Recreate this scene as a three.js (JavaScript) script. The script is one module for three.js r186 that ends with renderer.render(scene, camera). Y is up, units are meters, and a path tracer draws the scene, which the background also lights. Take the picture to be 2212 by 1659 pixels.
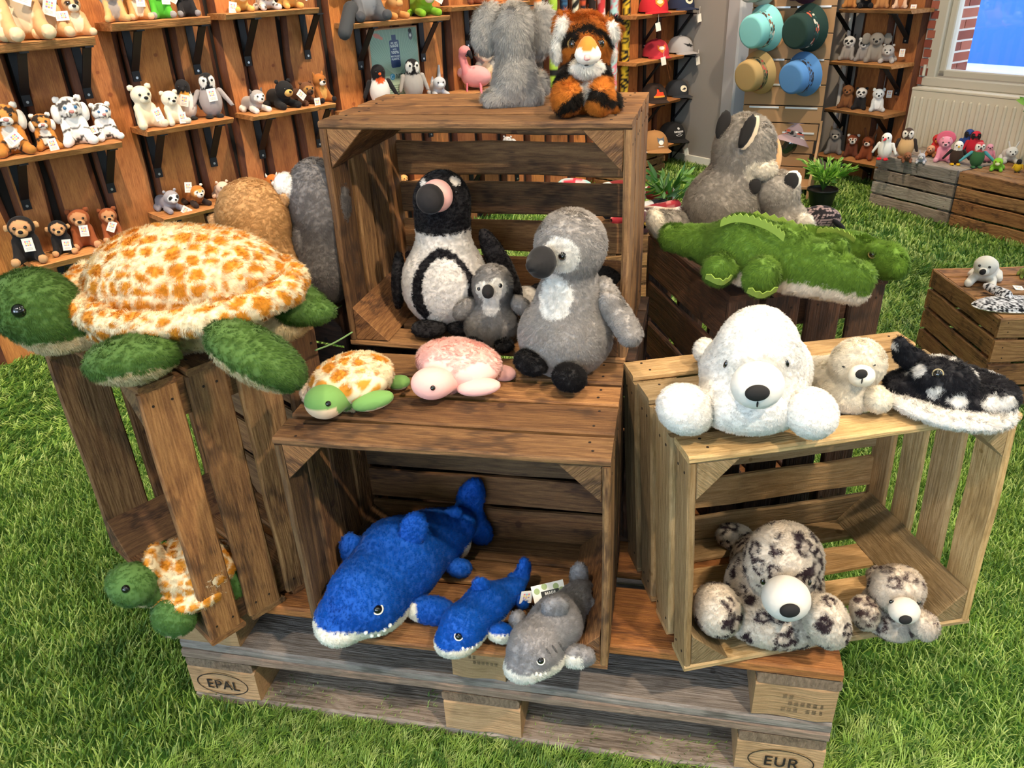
import * as THREE from 'three';
import { mergeGeometries, mergeVertices } from 'three/addons/utils/BufferGeometryUtils.js';
import { RectAreaLightUniformsLib } from 'three/addons/lights/RectAreaLightUniformsLib.js';

// ---------------------------------------------------------------- camera, sky, light, exposure
const V = (x, y, z) => new THREE.Vector3(x, y, z);
const scene = new THREE.Scene();
const F_PX = 1680.5, PITCH = -0.48801, ROLL = -0.04437, EYE = V(0, 1.288, 0);
const camera = new THREE.PerspectiveCamera(2 * Math.atan(829.5 / F_PX) * 180 / Math.PI, 2212 / 1659, 0.05, 80);
camera.position.copy(EYE);
camera.rotation.set(PITCH, 0, ROLL, 'YXZ');
camera.updateMatrixWorld(true);
const renderer = new THREE.WebGLRenderer({ antialias: true });
renderer.toneMapping = THREE.LinearToneMapping;
renderer.toneMappingExposure = 1.0;
renderer.shadowMap.enabled = true;
RectAreaLightUniformsLib.init();
{ // overcast bright sky, slightly blue
  const w = 64, h = 32, d = new Float32Array(w * h * 4);
  for (let y = 0; y < h; y++) for (let x = 0; x < w; x++) {
    const e = Math.max(0, (y + 0.5) / h * 2 - 1), k = (y * w + x) * 4, t = Math.pow(e, 0.6);
    d[k] = 3.4 - 1.5 * t; d[k + 1] = 3.7 - 1.1 * t; d[k + 2] = 4.2 - 0.4 * t; d[k + 3] = 1;
  }
  const sky = new THREE.DataTexture(d, w, h, THREE.RGBAFormat, THREE.FloatType);
  sky.mapping = THREE.EquirectangularReflectionMapping; sky.magFilter = THREE.LinearFilter; sky.needsUpdate = true;
  scene.background = sky;
}
// unseen ceiling spots, placed to light crates, walls and turf (bodies built below): position, aim, candela, cone
const UNSEEN_SPOTS = [
  [[0.95, 2.72, 0.35], [0.35, 0.55, -0.95], 17, 0.62],
  [[-0.55, 2.72, 0.3], [-0.35, 0.6, -1.05], 7.5, 0.62],
  [[2.0, 2.72, -0.75], [0.62, 0.6, -1.1], 14, 0.55],
  [[-1.62, 2.72, -1.66], [-2.35, 0.5, -2.35], 13, 0.8],
  [[-0.83, 2.72, -2.4], [-1.55, 0.5, -3.1], 15, 0.8],
  [[0.22, 2.72, -3.4], [-0.5, 0.5, -4.1], 16, 0.8],
  [[1.2, 2.72, -4.3], [0.65, 0.5, -5.2], 14, 0.8],
  [[1.25, 2.72, -3.3], [1.75, 0.5, -5.0], 14, 0.7],
  [[0.1, 2.72, -0.75], [0.1, 1.0, -1.35], 7, 0.6],
  [[2.0, 2.72, -2.6], [1.8, 0.1, -2.8], 12, 0.8],
];
const WARM = new THREE.Color(1.0, 0.80, 0.58), NEUTRAL = new THREE.Color(1.0, 0.94, 0.86), COOL = new THREE.Color(0.55, 0.77, 1.0);
function areaLight(name, pos, aim, w, h, I, color) {
  const l = new THREE.RectAreaLight(color, I, w, h); l.name = name; l.position.copy(pos); l.lookAt(aim); scene.add(l); return l;
}

// ---------------------------------------------------------------- helpers
let seed = 7;
const rnd = () => { seed = (seed * 1664525 + 1013904223) >>> 0; return seed / 4294967296; };
const rr = (a, b) => a + (b - a) * rnd();
const reseed = (n) => { seed = n >>> 0; rnd(); rnd(); };
const lerp = (a, b, t) => a + (b - a) * t, clamp = (x, a, b) => Math.min(b, Math.max(a, x)), sstep = (a, b, x) => { const t = clamp((x - a) / (b - a), 0, 1); return t * t * (3 - 2 * t); };
const hash = (x, y, z) => { let h = Math.imul(x | 0, 374761393) ^ Math.imul(y | 0, 668265263) ^ Math.imul(z | 0, 2147483647 - 1274126177); h = Math.imul(h ^ (h >>> 13), 1274126177); return ((h ^ (h >>> 16)) >>> 0) / 4294967296; };
const fade = (t) => t * t * (3 - 2 * t);
function noise(x, y, z = 0) {           // value noise 0..1
  const xi = Math.floor(x), yi = Math.floor(y), zi = Math.floor(z), u = fade(x - xi), v = fade(y - yi), w = fade(z - zi);
  const a = (k) => lerp(lerp(hash(xi, yi, k), hash(xi + 1, yi, k), u), lerp(hash(xi, yi + 1, k), hash(xi + 1, yi + 1, k), u), v);
  return w < 1e-6 ? a(zi) : lerp(a(zi), a(zi + 1), w);
}
const fbm = (x, y, z = 0) => 0.55 * noise(x, y, z) + 0.28 * noise(x * 2.1, y * 2.1, z * 2.1 + 7) + 0.17 * noise(x * 4.3, y * 4.3, z * 4.3 + 13);
const C = (s) => new THREE.Color(s);
const names = {};
function numbered(n) { const k = names[n] = (names[n] ?? -1) + 1; return k ? n + '_' + String(k).padStart(3, '0') : n; }
function tag(o, label, category, group, kind) {
  if (label) o.userData.label = label; if (category) o.userData.category = category; if (group) o.userData.group = group; if (kind) o.userData.kind = kind; return o;
}
function thing(name, pos, label, category, group, ry = 0) {
  const o = new THREE.Group(); o.name = numbered(name); o.position.copy(pos); o.rotation.y = ry; scene.add(o); return tag(o, label, category, group);
}
function mesh(name, geo, mat, parent, pos) {
  const m = new THREE.Mesh(geo, mat); m.name = parent ? name : numbered(name); m.castShadow = m.receiveShadow = true;
  if (pos) m.position.copy(pos); (parent ?? scene).add(m); return m;
}
function structure(name, parent) { const g = new THREE.Group(); g.name = name; g.userData.kind = 'structure'; (parent ?? scene).add(g); return g; }
const mats = {};
function M(color, o = {}) {
  const key = color + JSON.stringify(o);
  return mats[key] ??= new THREE.MeshPhysicalMaterial({ color: C(color), roughness: 0.6, ...o });
}
// a measured point: picture pixel and distance along the optical axis -> metres in the scene
const AX = V(), AY = V(), AZ = V(); camera.matrixWorld.extractBasis(AX, AY, AZ);
const at = (px, py, d) => V(0, 0, 0).copy(EYE).addScaledVector(AX, (px - 1106) / F_PX * d).addScaledVector(AY, -(py - 829.5) / F_PX * d).addScaledVector(AZ, -d);
const depthOf = (p) => -p.clone().sub(EYE).dot(AZ);
function onPlane(px, py, p0, n) { const dir = at(px, py, 1).sub(EYE), t = p0.clone().sub(EYE).dot(n) / dir.dot(n); return EYE.clone().addScaledVector(dir, t); }
const onLevel = (px, py, h) => onPlane(px, py, V(0, h, 0), V(0, 1, 0));
// ---------------------------------------------------------------- wood
function woodTexture(sd, light, dark, o = {}) {
  const W = 256, H = 1024, col = new Uint8Array(W * H * 4), bmp = new Uint8Array(W * H * 4), L = C(light), D = C(dark), S = C(o.stain ?? '#3a2a1c');
  L.convertLinearToSRGB(); D.convertLinearToSRGB(); S.convertLinearToSRGB();
  reseed(sd);
  const knots = []; for (let i = 0; i < (o.knots ?? 3); i++) knots.push([rnd() * W, rnd() * H, rr(5, 12)]);
  const f = o.rings ?? 0.16, wob = o.wobble ?? 26, st = o.stains ?? 0.5;
  for (let y = 0; y < H; y++) for (let x = 0; x < W; x++) {
    let u = x, kn = 0, ring = 0;
    for (const [kx, ky, kr] of knots) {
      let dx = x - kx, dy = y - ky; dx -= W * Math.round(dx / W); dy -= H * Math.round(dy / H);
      const r2 = dx * dx + dy * dy * 0.28, g = Math.exp(-r2 / (kr * kr * 6)); u += g * kr * 2.2 * Math.sign(dx || 1) * (1 - Math.exp(-Math.abs(dx) / 4));
      const q = Math.sqrt(dx * dx + dy * dy * 0.6); kn = Math.max(kn, 1 - sstep(kr * 0.5, kr * 1.05, q)); ring = Math.max(ring, Math.exp(-r2 / (kr * kr * 8)));
    }
    const per = (a, b, s) => { // tiles along y and x
      const t = y / H, n0 = noise(x * a, y * b, s), n1 = noise(x * a, (y - H) * b, s); return lerp(n0, n1, sstep(0.85, 1, t)); };
    const w = (per(0.012, 0.004, sd) - 0.5) * wob * 2 + (per(0.05, 0.012, sd + 3) - 0.5) * wob * 0.35;
    const edge = Math.min(1, Math.min(x, W - x) / 14);
    let g = 0.5 + 0.5 * Math.sin((u + w) * f * 2 + ring * 5);
    g = Math.pow(g, 1.6) * (o.contrast ?? 0.55);
    const fib = per(0.55, 0.018, sd + 9), fine = hash(x, y >> 2, sd);
    const blot = per(0.02, 0.007, sd + 21), dirt = per(0.06, 0.03, sd + 33);
    const fib2 = per(0.9, 0.05, sd + 41); let t = clamp(0.24 + g * 0.42 + (fib - 0.5) * 0.4 + (fib2 - 0.5) * 0.38 + (fine - 0.5) * 0.14 + (blot - 0.5) * 0.3 + kn * 0.75 + ring * 0.16, 0, 1);
    const stain = st * sstep(0.56, 0.95, blot * 0.45 + dirt * 0.4 + fib2 * 0.25) * 0.6;
    const k = (y * W + x) * 4;
    for (let c = 0; c < 3; c++) {
      const a = ['r', 'g', 'b'][c]; let v = lerp(L[a], D[a], t); v = lerp(v, S[a], stain); col[k + c] = clamp(v, 0, 1) * 255;
    }
    col[k + 3] = bmp[k + 3] = 255;
    bmp[k] = bmp[k + 1] = bmp[k + 2] = clamp(0.72 - g * 0.3 - (0.5 - fib) * 0.5 - kn * 0.2 + (fine - 0.5) * 0.12, 0, 1) * 255;
    if (edge < 0) col[k] = 0;
  }
  const mk = (d, srgb) => { const t = new THREE.DataTexture(d, W, H); t.wrapS = t.wrapT = THREE.RepeatWrapping; t.magFilter = THREE.LinearFilter; if (srgb) t.colorSpace = THREE.SRGBColorSpace; t.needsUpdate = true; return t; };
  return { map: mk(col, true), bumpMap: mk(bmp, false) };
}
const TEX = {
  old: woodTexture(11, '#bd8d59', '#6a4325', { knots: 3, stain: '#2e1d11', stains: 0.8, contrast: 0.6 }),
  grey: woodTexture(12, '#b3a89d', '#756a60', { knots: 2, stain: '#3b342d', stains: 0.6, contrast: 0.6, rings: 0.2 }),
  pale: woodTexture(13, '#cba878', '#93703f', { knots: 2, stain: '#6f5636', stains: 0.5, contrast: 0.45 }),
  block: woodTexture(17, '#c9ab86', '#9a7c58', { knots: 0, stain: '#75604a', stains: 0.5, contrast: 0.2, rings: 0.5, wobble: 10 }),
  wall: woodTexture(14, '#cf8a4b', '#935429', { knots: 4, stain: '#6b3a1c', stains: 0.4, contrast: 0.4, rings: 0.09, wobble: 44 }),
  dark: woodTexture(15, '#85593a', '#41291a', { knots: 3, stain: '#21170f', stains: 0.7 }),
  shelf: woodTexture(16, '#d6985a', '#9a5a2a', { knots: 3, stain: '#6a3f22', stains: 0.4, contrast: 0.5, rings: 0.12 }),
};
const woodMats = {};
function wood(kind, tint = '#ffffff', rough = 0.82) {
  return woodMats[kind + tint] ??= new THREE.MeshPhysicalMaterial({ color: C(tint), ...TEX[kind], bumpScale: 0.0016, roughness: rough, vertexColors: false });
}
// a board of size (w, h, d): chamfered cross-section swept along its longest side, edges a little uneven; uv in texture units (0.25 m across, 0.62 m along), each board cut from its own spot
function board(w, h, d, o = {}) {
  const dims = [w, h, d], ax = o.axis ?? dims.indexOf(Math.max(w, h, d)), [i, j] = [[1, 2], [2, 0], [0, 1]][ax];
  const L = dims[ax], A = dims[i] / 2, B = dims[j] / 2, ch = Math.min(o.ch ?? 0.003, A * 0.5, B * 0.5), n = o.n ?? 5, jit = o.jit ?? 0.0014;
  const ring = [[-A, -B + ch], [-A + ch, -B], [A - ch, -B], [A, -B + ch], [A, B - ch], [A - ch, B], [-A + ch, B], [-A, B - ch]];
  const big = A > B ? 0 : 1, pos = [], uv = [], idx = [], u0 = rnd(), v0 = rnd(), per = [0]; let q = 0;
  for (let k = 1; k <= 8; k++) { const a = ring[k - 1], b = ring[k % 8]; q += Math.hypot(a[0] - b[0], a[1] - b[1]); per.push(q); }
  const wA = [], wB = []; for (let s = 0; s <= n; s++) { wA.push([rr(-jit, jit), rr(-jit, jit)]); wB.push(rr(-jit, jit) * 0.5); }
  const bend = rr(-1, 1) * (o.bend ?? 0.0015);
  for (let s = 0; s <= n; s++) for (let k = 0; k <= 8; k++) {
    const r = ring[k % 8], t = s / n, side = r[big] < 0 ? 0 : 1, p = [0, 0, 0]; const a = [r[0], r[1]];
    a[big] += wA[s][side]; a[1 - big] += bend * Math.sin(Math.PI * t);
    p[ax] = (t - 0.5) * L; p[i] = a[0]; p[j] = a[1]; pos.push(...p); uv.push(u0 + per[k] / 0.25, v0 + t * L / 0.62);
  }
  for (let s = 0; s < n; s++) for (let k = 0; k < 8; k++) { const a = s * 9 + k, b = a + 1, c = a + 9, e = c + 1; idx.push(a, b, e, a, e, c); }
  for (const s of [0, n]) { // end grain
    const base = pos.length / 3, t = s ? 0.5 : -0.5; 
    for (let k = 0; k < 8; k++) { const p = [0, 0, 0]; const a = [ring[k][0], ring[k][1]]; a[big] += wA[s][ring[k][big] < 0 ? 0 : 1]; p[ax] = t * L; p[i] = a[0]; p[j] = a[1]; pos.push(...p); uv.push(u0 + a[0] / 0.25, v0 + a[1] / 0.12); }
    for (let k = 1; k < 7; k++) s ? idx.push(base, base + k, base + k + 1) : idx.push(base, base + k + 1, base + k);
  }
  let g = new THREE.BufferGeometry();
  g.setAttribute('position', new THREE.Float32BufferAttribute(pos, 3)); g.setAttribute('uv', new THREE.Float32BufferAttribute(uv, 2)); g.setIndex(idx);
  g = g.toNonIndexed(); g.computeVertexNormals();
  return g;
}
const tintOf = (lo, hi) => { const t = Math.round(rr(lo, hi) * 12) / 12, w = Math.round(rr(-1, 1) * 1.5) / 40; return '#' + new THREE.Color(clamp(t + w, 0, 1), t, clamp(t - w, 0, 1)).getHexString(THREE.LinearSRGBColorSpace); };

// slatted fruit crate lying on its long side: opening faces +z, base centre at the group's origin
const nailMat = M('#2b2018', { roughness: 0.7, metalness: 0.3 });
function crate(o) {
  const W = o.W ?? 0.5, H = o.H ?? 0.4, D = o.D ?? 0.3, t = 0.012, kind = o.kind ?? 'old', lo = o.lo ?? 0.72, hi = o.hi ?? 1, rack = o.rack ?? 0;
  reseed(o.seed);
  const g = thing('wooden_crate', V(0, 0, 0), o.label, 'crate', o.group);
  const shear = (geo, y0) => { if (rack) { const p = geo.attributes.position; for (let k = 0; k < p.count; k++) p.setX(k, p.getX(k) + rack * (p.getY(k) + y0)); } return geo; };
  const nails = [];
  const slat = (w, h, d, x, y, z, part) => {
    const geo = board(w, h, d, { jit: 0.002 }); const m = mesh('slat', shear(geo, y), wood(kind, tintOf(lo, hi)), g, V(x, y, z)); if (rack) m.position.x = x; return m;
  };
  const post = 0.058, N = o.n ?? 4, gap = o.gap ?? 0.010;
  const widths = (n, total) => { const a = []; let s = 0; for (let k = 0; k < n; k++) { const w = rr(0.85, 1.15); a.push(w); s += w; } return a.map((w) => w / s * (total - gap * (n - 1))); };
  const skip = o.skip ?? {};
  const run = (side, n, total, put) => { let c = 0; widths(n, total).forEach((w, k) => { if (!(skip[side] ?? []).includes(k)) put(w, c + w / 2); c += w + gap; }); };
  // top and bottom: slats along x, one behind the other from the opening backwards
  for (const [side, y] of [['top', H - t / 2], ['bottom', t / 2]])
    run(side, o[side] ?? N, D, (w, c) => { slat(W, t, w, 0, y, -c); for (const s of [-1, 1]) for (const e of [-0.25, 0.25]) nails.push([V(s * (W / 2 - 0.03), y + (side === 'top' ? t / 2 : -t / 2), -c + e * w), 1, side === 'top' ? 1 : -1]); });
  // ends: slats along y
  for (const [side, s] of [['left', -1], ['right', 1]])
    run(side, o[side] ?? N, D, (w, c) => { slat(t, H - 2 * t, w, s * (W / 2 - t / 2), H / 2, -c); for (const yy of [0.035, H - 0.035]) for (const e of [-0.25, 0.25]) nails.push([V(s * W / 2, yy, -c + e * w), 0, s]); });
  // back: slats along x
  if (!o.noBack) run('back', o.back ?? 5, H - 2 * t, (w, c) => slat(W - 2 * t, w, t, 0, H - t - c, -D + t / 2));
  // triangular corner posts run along the depth
  const tri = new THREE.Shape([new THREE.Vector2(0, 0), new THREE.Vector2(post, 0), new THREE.Vector2(0, post)]);
  const pg = new THREE.ExtrudeGeometry(tri, { depth: D - t - 0.006, bevelEnabled: true, bevelSize: 0.002, bevelThickness: 0.002, bevelSegments: 1 });
  { const uv = pg.attributes.uv, p = pg.attributes.position, nn = pg.attributes.normal; for (let k = 0; k < uv.count; k++) uv.setXY(k, (p.getX(k) - p.getY(k)) / 0.25, (Math.abs(nn.getZ(k)) > 0.7 ? p.getY(k) * 2 : p.getZ(k)) / 0.4); }
  for (const [sx, sy] of [[-1, 1], [1, 1], [-1, -1], [1, -1]]) {
    const q = pg.clone(); q.scale(-sx, -sy, 1); if (sx * sy < 0) { const ix = q.index; if (!ix) { for (const n of ['position', 'normal', 'uv']) { const a = q.attributes[n], s = a.itemSize; for (let k = 0; k < a.count; k += 3) for (let c = 0; c < s; c++) { const tmp = a.array[(k + 1) * s + c]; a.array[(k + 1) * s + c] = a.array[(k + 2) * s + c]; a.array[(k + 2) * s + c] = tmp; } } } }
    q.computeVertexNormals();
    const x = sx * (W / 2 - t - 0.002), y = sy > 0 ? H - t - 0.002 : t + 0.002;
    q.translate(0, 0, -D + t + 0.002);
    mesh('corner_post', shear(q, y), wood(kind, tintOf(lo * 0.9, hi * 0.92)), g, V(x, y, 0));
  }
  const ng = new THREE.CylinderGeometry(0.0022, 0.0022, 0.0016, 6);
  const list = nails.map(([p, axis, sgn]) => { const q = ng.clone(); if (axis === 0) q.rotateZ(Math.PI / 2); q.translate(p.x + rr(-0.006, 0.006) * (axis !== 0) + rack * p.y, p.y, p.z + rr(-0.006, 0.006)); return q; });
  tag(mesh('nails', mergeGeometries(list), nailMat, g), null, null, null, 'stuff');
  g.position.copy(o.pos); g.rotation.set(o.rx ?? 0, o.ry ?? 0, o.rz ?? 0, 'YXZ');
  return g;
}
// ---------------------------------------------------------------- room shell
const CEIL = 2.8;
const PC = V(1.25, 0, -5.9), PD = V(0.7233, 0, -0.6906), PN = V(0.6906, 0, 0.7233);   // plank wall: corner, direction to the right, inward normal
const W0 = V(2.29, 0, -5.15), WD = V(0.52, 0, 0.8542), WN = V(-0.8542, 0, 0.52);      // window wall: start, direction to the right, inward normal
const G0 = V(1.55, 0, -5.45);
const wallPoint = (p0, d, n) => (s, y, off = 0) => V(0, y, 0).add(p0).addScaledVector(d, s).addScaledVector(n, off);
const PW = wallPoint(PC, PD, PN), WW = wallPoint(W0, WD, WN);
const onPlanks = (px, py, off) => { const p = onPlane(px, py, PC.clone().addScaledVector(PN, off), PN); return { p, s: p.clone().sub(PC).dot(PD), y: p.y }; };
const onWindowWall = (px, py, off) => { const p = onPlane(px, py, W0.clone().addScaledVector(WN, off), WN); return { p, s: p.clone().sub(W0).dot(WD), y: p.y }; };
const yawOf = (n) => Math.atan2(n.x, n.z);

const plaster = M('#b5afa7', { roughness: 0.9 }), whitePaint = M('#e9e6df', { roughness: 0.85 }), greyPaint = M('#8f8983', { roughness: 0.9 }), pillarPaint = M('#b9bcc0', { roughness: 0.7 });
// a straight stretch of wall from A to B (outside on the left of A->B), with openings [s0, s1, y0, y1]
function wall(name, A, B, mat, openings = [], thick = 0.22) {
  const d = B.clone().sub(A), L = d.length(); d.normalize(); const out = V(-d.z, 0, d.x).negate(); const list = [];
  const put = (s0, s1, y0, y1) => { if (s1 - s0 < 1e-4 || y1 - y0 < 1e-4) return; const g = new THREE.BoxGeometry(s1 - s0, y1 - y0, thick); g.translate((s0 + s1) / 2, (y0 + y1) / 2, -thick / 2); list.push(g); };
  let s = 0; for (const [a, b, y0, y1] of openings) { put(s, a, 0, CEIL); put(a, b, 0, y0); put(a, b, y1, CEIL); s = b; } put(s, L, 0, CEIL);
  const m = mesh(name, mergeGeometries(list), mat); m.userData.kind = 'structure';
  m.position.copy(A); m.rotation.y = Math.atan2(-d.z, d.x);
  return m;
}
const WIN = { s0: 0.455, s1: 2.3, y0: 0.655, y1: 1.95 };
const WC = WW(-0.32, 0), PL = PW(-8.6, 0), W1 = WW(8.2, 0), B1 = V(3.4, 0, 4.3), B2 = V(-3.6, 0, 4.1);
{
  const dark = M('#1a1512', { roughness: 0.95 });
  wall('wall_left', PL, PC, dark);
  wall('wall_back', PC, G0, greyPaint);
  wall('wall_back_right', G0, WC, greyPaint);
  wall('wall_right', WC, W1, M('#a49d93', { roughness: 0.9 }), [[WIN.s0 + 0.32, WIN.s1 + 0.32, WIN.y0, WIN.y1], [3.92, 6.72, 0.7, 2.3]], 0.28);  // second opening is out of view, placed to light the right side
  wall('wall_front_right', W1, B1, whitePaint);
  wall('wall_front', B1, B2, whitePaint, [[3.3, 6.4, 0.6, 2.35]]);  // opening out of view behind the camera, placed to light the display
  wall('wall_front_left', B2, PL, whitePaint, [[0.5, 2.6, 0.6, 2.35]]);  // opening out of view, placed to bring cool light from the left
}
const outline = [PL, PC, G0, WC, W1, B1, B2].map((p) => new THREE.Vector2(p.x, -p.z));
{
  const cs = new THREE.Shape(outline.map((p) => p.clone().multiplyScalar(1.05)));
  const cg = new THREE.ExtrudeGeometry(cs, { depth: 0.2, bevelEnabled: false }); cg.rotateX(-Math.PI / 2);
  tag(mesh('ceiling', cg, M('#efece6', { roughness: 0.9 }), null, V(0, CEIL, 0)), null, null, null, 'structure');
  const fg = new THREE.ExtrudeGeometry(cs, { depth: 0.2, bevelEnabled: false }); fg.rotateX(-Math.PI / 2);
  tag(mesh('floor', fg, M('#35611c', { roughness: 1 }), null, V(0, -0.2, 0)), null, null, null, 'structure');
}
// skirting board on the grey wall
{
  const d = G0.clone().sub(PC), L = d.length(); const g = board(L, 0.062, 0.014, { axis: 0, jit: 0, bend: 0 });
  const m = mesh('baseboard_back', g, M('#e6e2d6', { roughness: 0.5 })); m.userData.kind = 'structure';
  m.rotation.y = Math.atan2(-d.z, d.x); m.position.copy(PC.clone().add(G0).multiplyScalar(0.5)).addScaledVector(V(-d.z, 0, d.x).normalize(), 0.007).setY(0.031);
}
// ---------------------------------------------------------------- live-edge planks on the left wall
function plank(x0, x1, y0, y1, sd, bark = true) {   // front face with ragged, bark-dark flanks; local frame: x along the wall, z into the room
  reseed(sd); const n = 16, pos = [], uv = [], col = [], idx = [], t = 0.028, u0 = rnd(), v0 = rnd();
  const tone = rr(0.55, 1.0), face = [tone, tone * rr(0.9, 1.0), tone * rr(0.78, 1.0)], brk = [0.22, 0.15, 0.1];
  const pa = rnd() * 50, pb = rnd() * 50;
  for (let k = 0; k <= n; k++) {
    const y = lerp(y0, y1, k / n), a = x0 + (fbm(y * 2.4, pa) - 0.5) * 0.035 + (noise(y * 14, pa) - 0.5) * 0.008, b = x1 + (fbm(y * 2.4, pb) - 0.5) * 0.035 + (noise(y * 14, pb) - 0.5) * 0.008;
    const wa = bark ? 0.006 + 0.02 * noise(y * 3, pa + 9) : 0.003, wb = bark ? 0.006 + 0.02 * noise(y * 3, pb + 9) : 0.003;
    const row = [[a - 0.004, 0.001], [a, t * 0.55], [a + wa, t], [a + wa + 0.002, t], [b - wb - 0.002, t], [b - wb, t], [b, t * 0.55], [b + 0.004, 0.001]];
    row.forEach(([x, z], q) => { pos.push(x, y, z); uv.push(u0 + (x - x0 + (q < 3 ? -0.03 : q > 4 ? 0.03 : 0)) / 0.3, v0 + y / 0.8); col.push(...(q < 3 || q > 4 ? brk : face)); });
  }
  for (let k = 0; k < n; k++) for (let q = 0; q < 7; q++) { const a = k * 8 + q, b = a + 1, c = a + 8, e = c + 1; idx.push(a, b, e, a, e, c); }
  const g = new THREE.BufferGeometry(); g.setAttribute('position', new THREE.Float32BufferAttribute(pos, 3)); g.setAttribute('uv', new THREE.Float32BufferAttribute(uv, 2)); g.setAttribute('color', new THREE.Float32BufferAttribute(col, 3)); g.setIndex(idx); g.computeVertexNormals();
  return g;
}
const plankMat = new THREE.MeshPhysicalMaterial({ ...TEX.wall, bumpScale: 0.001, roughness: 0.72, vertexColors: true });
{
  const g = structure('planking_left'); g.position.copy(PC); g.rotation.y = Math.atan2(-PD.z, PD.x);
  // gap positions measured along the wall (metres from the corner), the rest regular
  const gaps = [-5.4, -5.18, -4.95, -4.74, -4.53, -4.3, -4.15, -3.97, -3.76, -3.56, -3.37, -3.24, -3.06, -2.83, -2.64, -2.44, -2.31, -2.12, -1.93, -1.75, -1.54, -1.36, -1.14, -0.97, -0.78, -0.6, -0.44, -0.25, -0.02];
  for (let k = 0; k + 1 < gaps.length; k++) mesh('plank', plank(gaps[k] + 0.014, gaps[k + 1] - 0.014, 0.0, 2.6, 300 + k, true), plankMat, g);
}
// ---------------------------------------------------------------- window wall: planks with shelves, brick strip, window, radiator, outside
{
  const g = structure('planking_right'); g.position.copy(W0); g.rotation.y = Math.atan2(-WD.z, WD.x);
  mesh('plank', plank(-0.055, 0.137, -0.0, 2.5, 401), plankMat, g); mesh('plank', plank(0.157, 0.355, -0.0, 2.5, 402), plankMat, g);
}
const brickMats = [M('#8d4a38', { roughness: 0.9 }), M('#7c3d30', { roughness: 0.9 }), M('#9a5744', { roughness: 0.9 })];
function bricks(parent, put, w, rows, h, y0) {
  const bg = new THREE.BoxGeometry(w, h * 0.8, 0.03);
  for (let k = 0; k < rows; k++) { const m = mesh('brick', bg, brickMats[(k * 7) % 3], parent, put(y0 + (k + 0.5) * h, k)); }
}
{
  const g = structure('brickwork_right'); g.position.copy(W0); g.rotation.y = Math.atan2(-WD.z, WD.x);
  mesh('mortar', new THREE.BoxGeometry(0.06, 2.4, 0.01), M('#c9c3b8', { roughness: 0.95 }), g, V(0.395, 1.2, 0.005));
  bricks(g, (y, k) => V(0.388 + (k % 2) * 0.008, y, 0.012), 0.045, 48, 0.05, 0);
  const o = structure('brickwork_outside'); o.position.copy(W0); o.rotation.y = g.rotation.y;
  mesh('mortar', new THREE.BoxGeometry(0.012, 1.3, 0.24), M('#d9d5cd', { roughness: 0.95 }), o, V(WIN.s0 + 0.002, 1.3, -0.17));
  for (let k = 0; k < 22; k++) for (let q = 0; q < 2; q++) { const off = (k % 2) * 0.055, a = -0.06 - q * 0.118 + (q ? off : 0), b = Math.max(-0.282, -0.06 - (q + 1) * 0.118 + 0.01 + (q ? 0 : off)); if (a - b < 0.02) continue; mesh('brick', new THREE.BoxGeometry(0.014, 0.046, a - b), brickMats[(k * 5 + q) % 3], o, V(WIN.s0 + 0.006, WIN.y0 + 0.03 + k * 0.058, (a + b) / 2)); }
}
{
  const win = structure('window_1'); win.position.copy(WW(0, 0)); win.rotation.y = Math.atan2(-WD.z, WD.x);
  const fm = M('#b9b3a4', { roughness: 0.45 }), { s0, s1, y0, y1 } = WIN;
  const bar = (n, a, b, c, d, z, dz) => mesh(n, board(b - a, d - c, dz, { jit: 0, bend: 0, ch: 0.006 }), fm, win, V((a + b) / 2, (c + d) / 2, z));
  bar('frame', s0 - 0.055, s0 + 0.012, y0 - 0.03, y1 + 0.03, -0.02, 0.09); bar('frame', s0, s1, y1 - 0.02, y1 + 0.05, -0.02, 0.09); bar('frame', s0 - 0.055, s1, y0 - 0.055, y0 - 0.005, -0.01, 0.09); bar('frame', s1 - 0.02, s1 + 0.05, y0, y1, -0.02, 0.09);
  bar('sash', s0 + 0.01, s0 + 0.05, y0 - 0.005, y1, -0.035, 0.06); bar('sash', s0 + 0.01, s1, y0 - 0.005, y0 + 0.035, -0.035, 0.06);
  mesh('pane', new THREE.BoxGeometry(s1 - s0 - 0.05, y1 - y0 - 0.04, 0.006), new THREE.MeshPhysicalMaterial({ color: 0xffffff, roughness: 0.02, transmission: 1, thickness: 0 }), win, V((s0 + s1) / 2 + 0.02, (y0 + y1) / 2 + 0.02, -0.04));
  mesh('hinge', new THREE.CylinderGeometry(0.009, 0.009, 0.06, 10), M('#c9c4b6', { roughness: 0.4 }), win, V(s0 - 0.052, y0 + 0.03, 0.035));
  mesh('label_plate', new THREE.BoxGeometry(0.03, 0.012, 0.002), M('#6f6b66'), win, V(s0 + 0.03, y0 + 0.008, -0.004));
  mesh('sill', board(s1 - s0 + 0.08, 0.02, 0.1, { axis: 0, jit: 0, bend: 0 }), M('#d8d3c6', { roughness: 0.5 }), win, V((s0 + s1) / 2, y0 - 0.065, 0.03));
}
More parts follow.
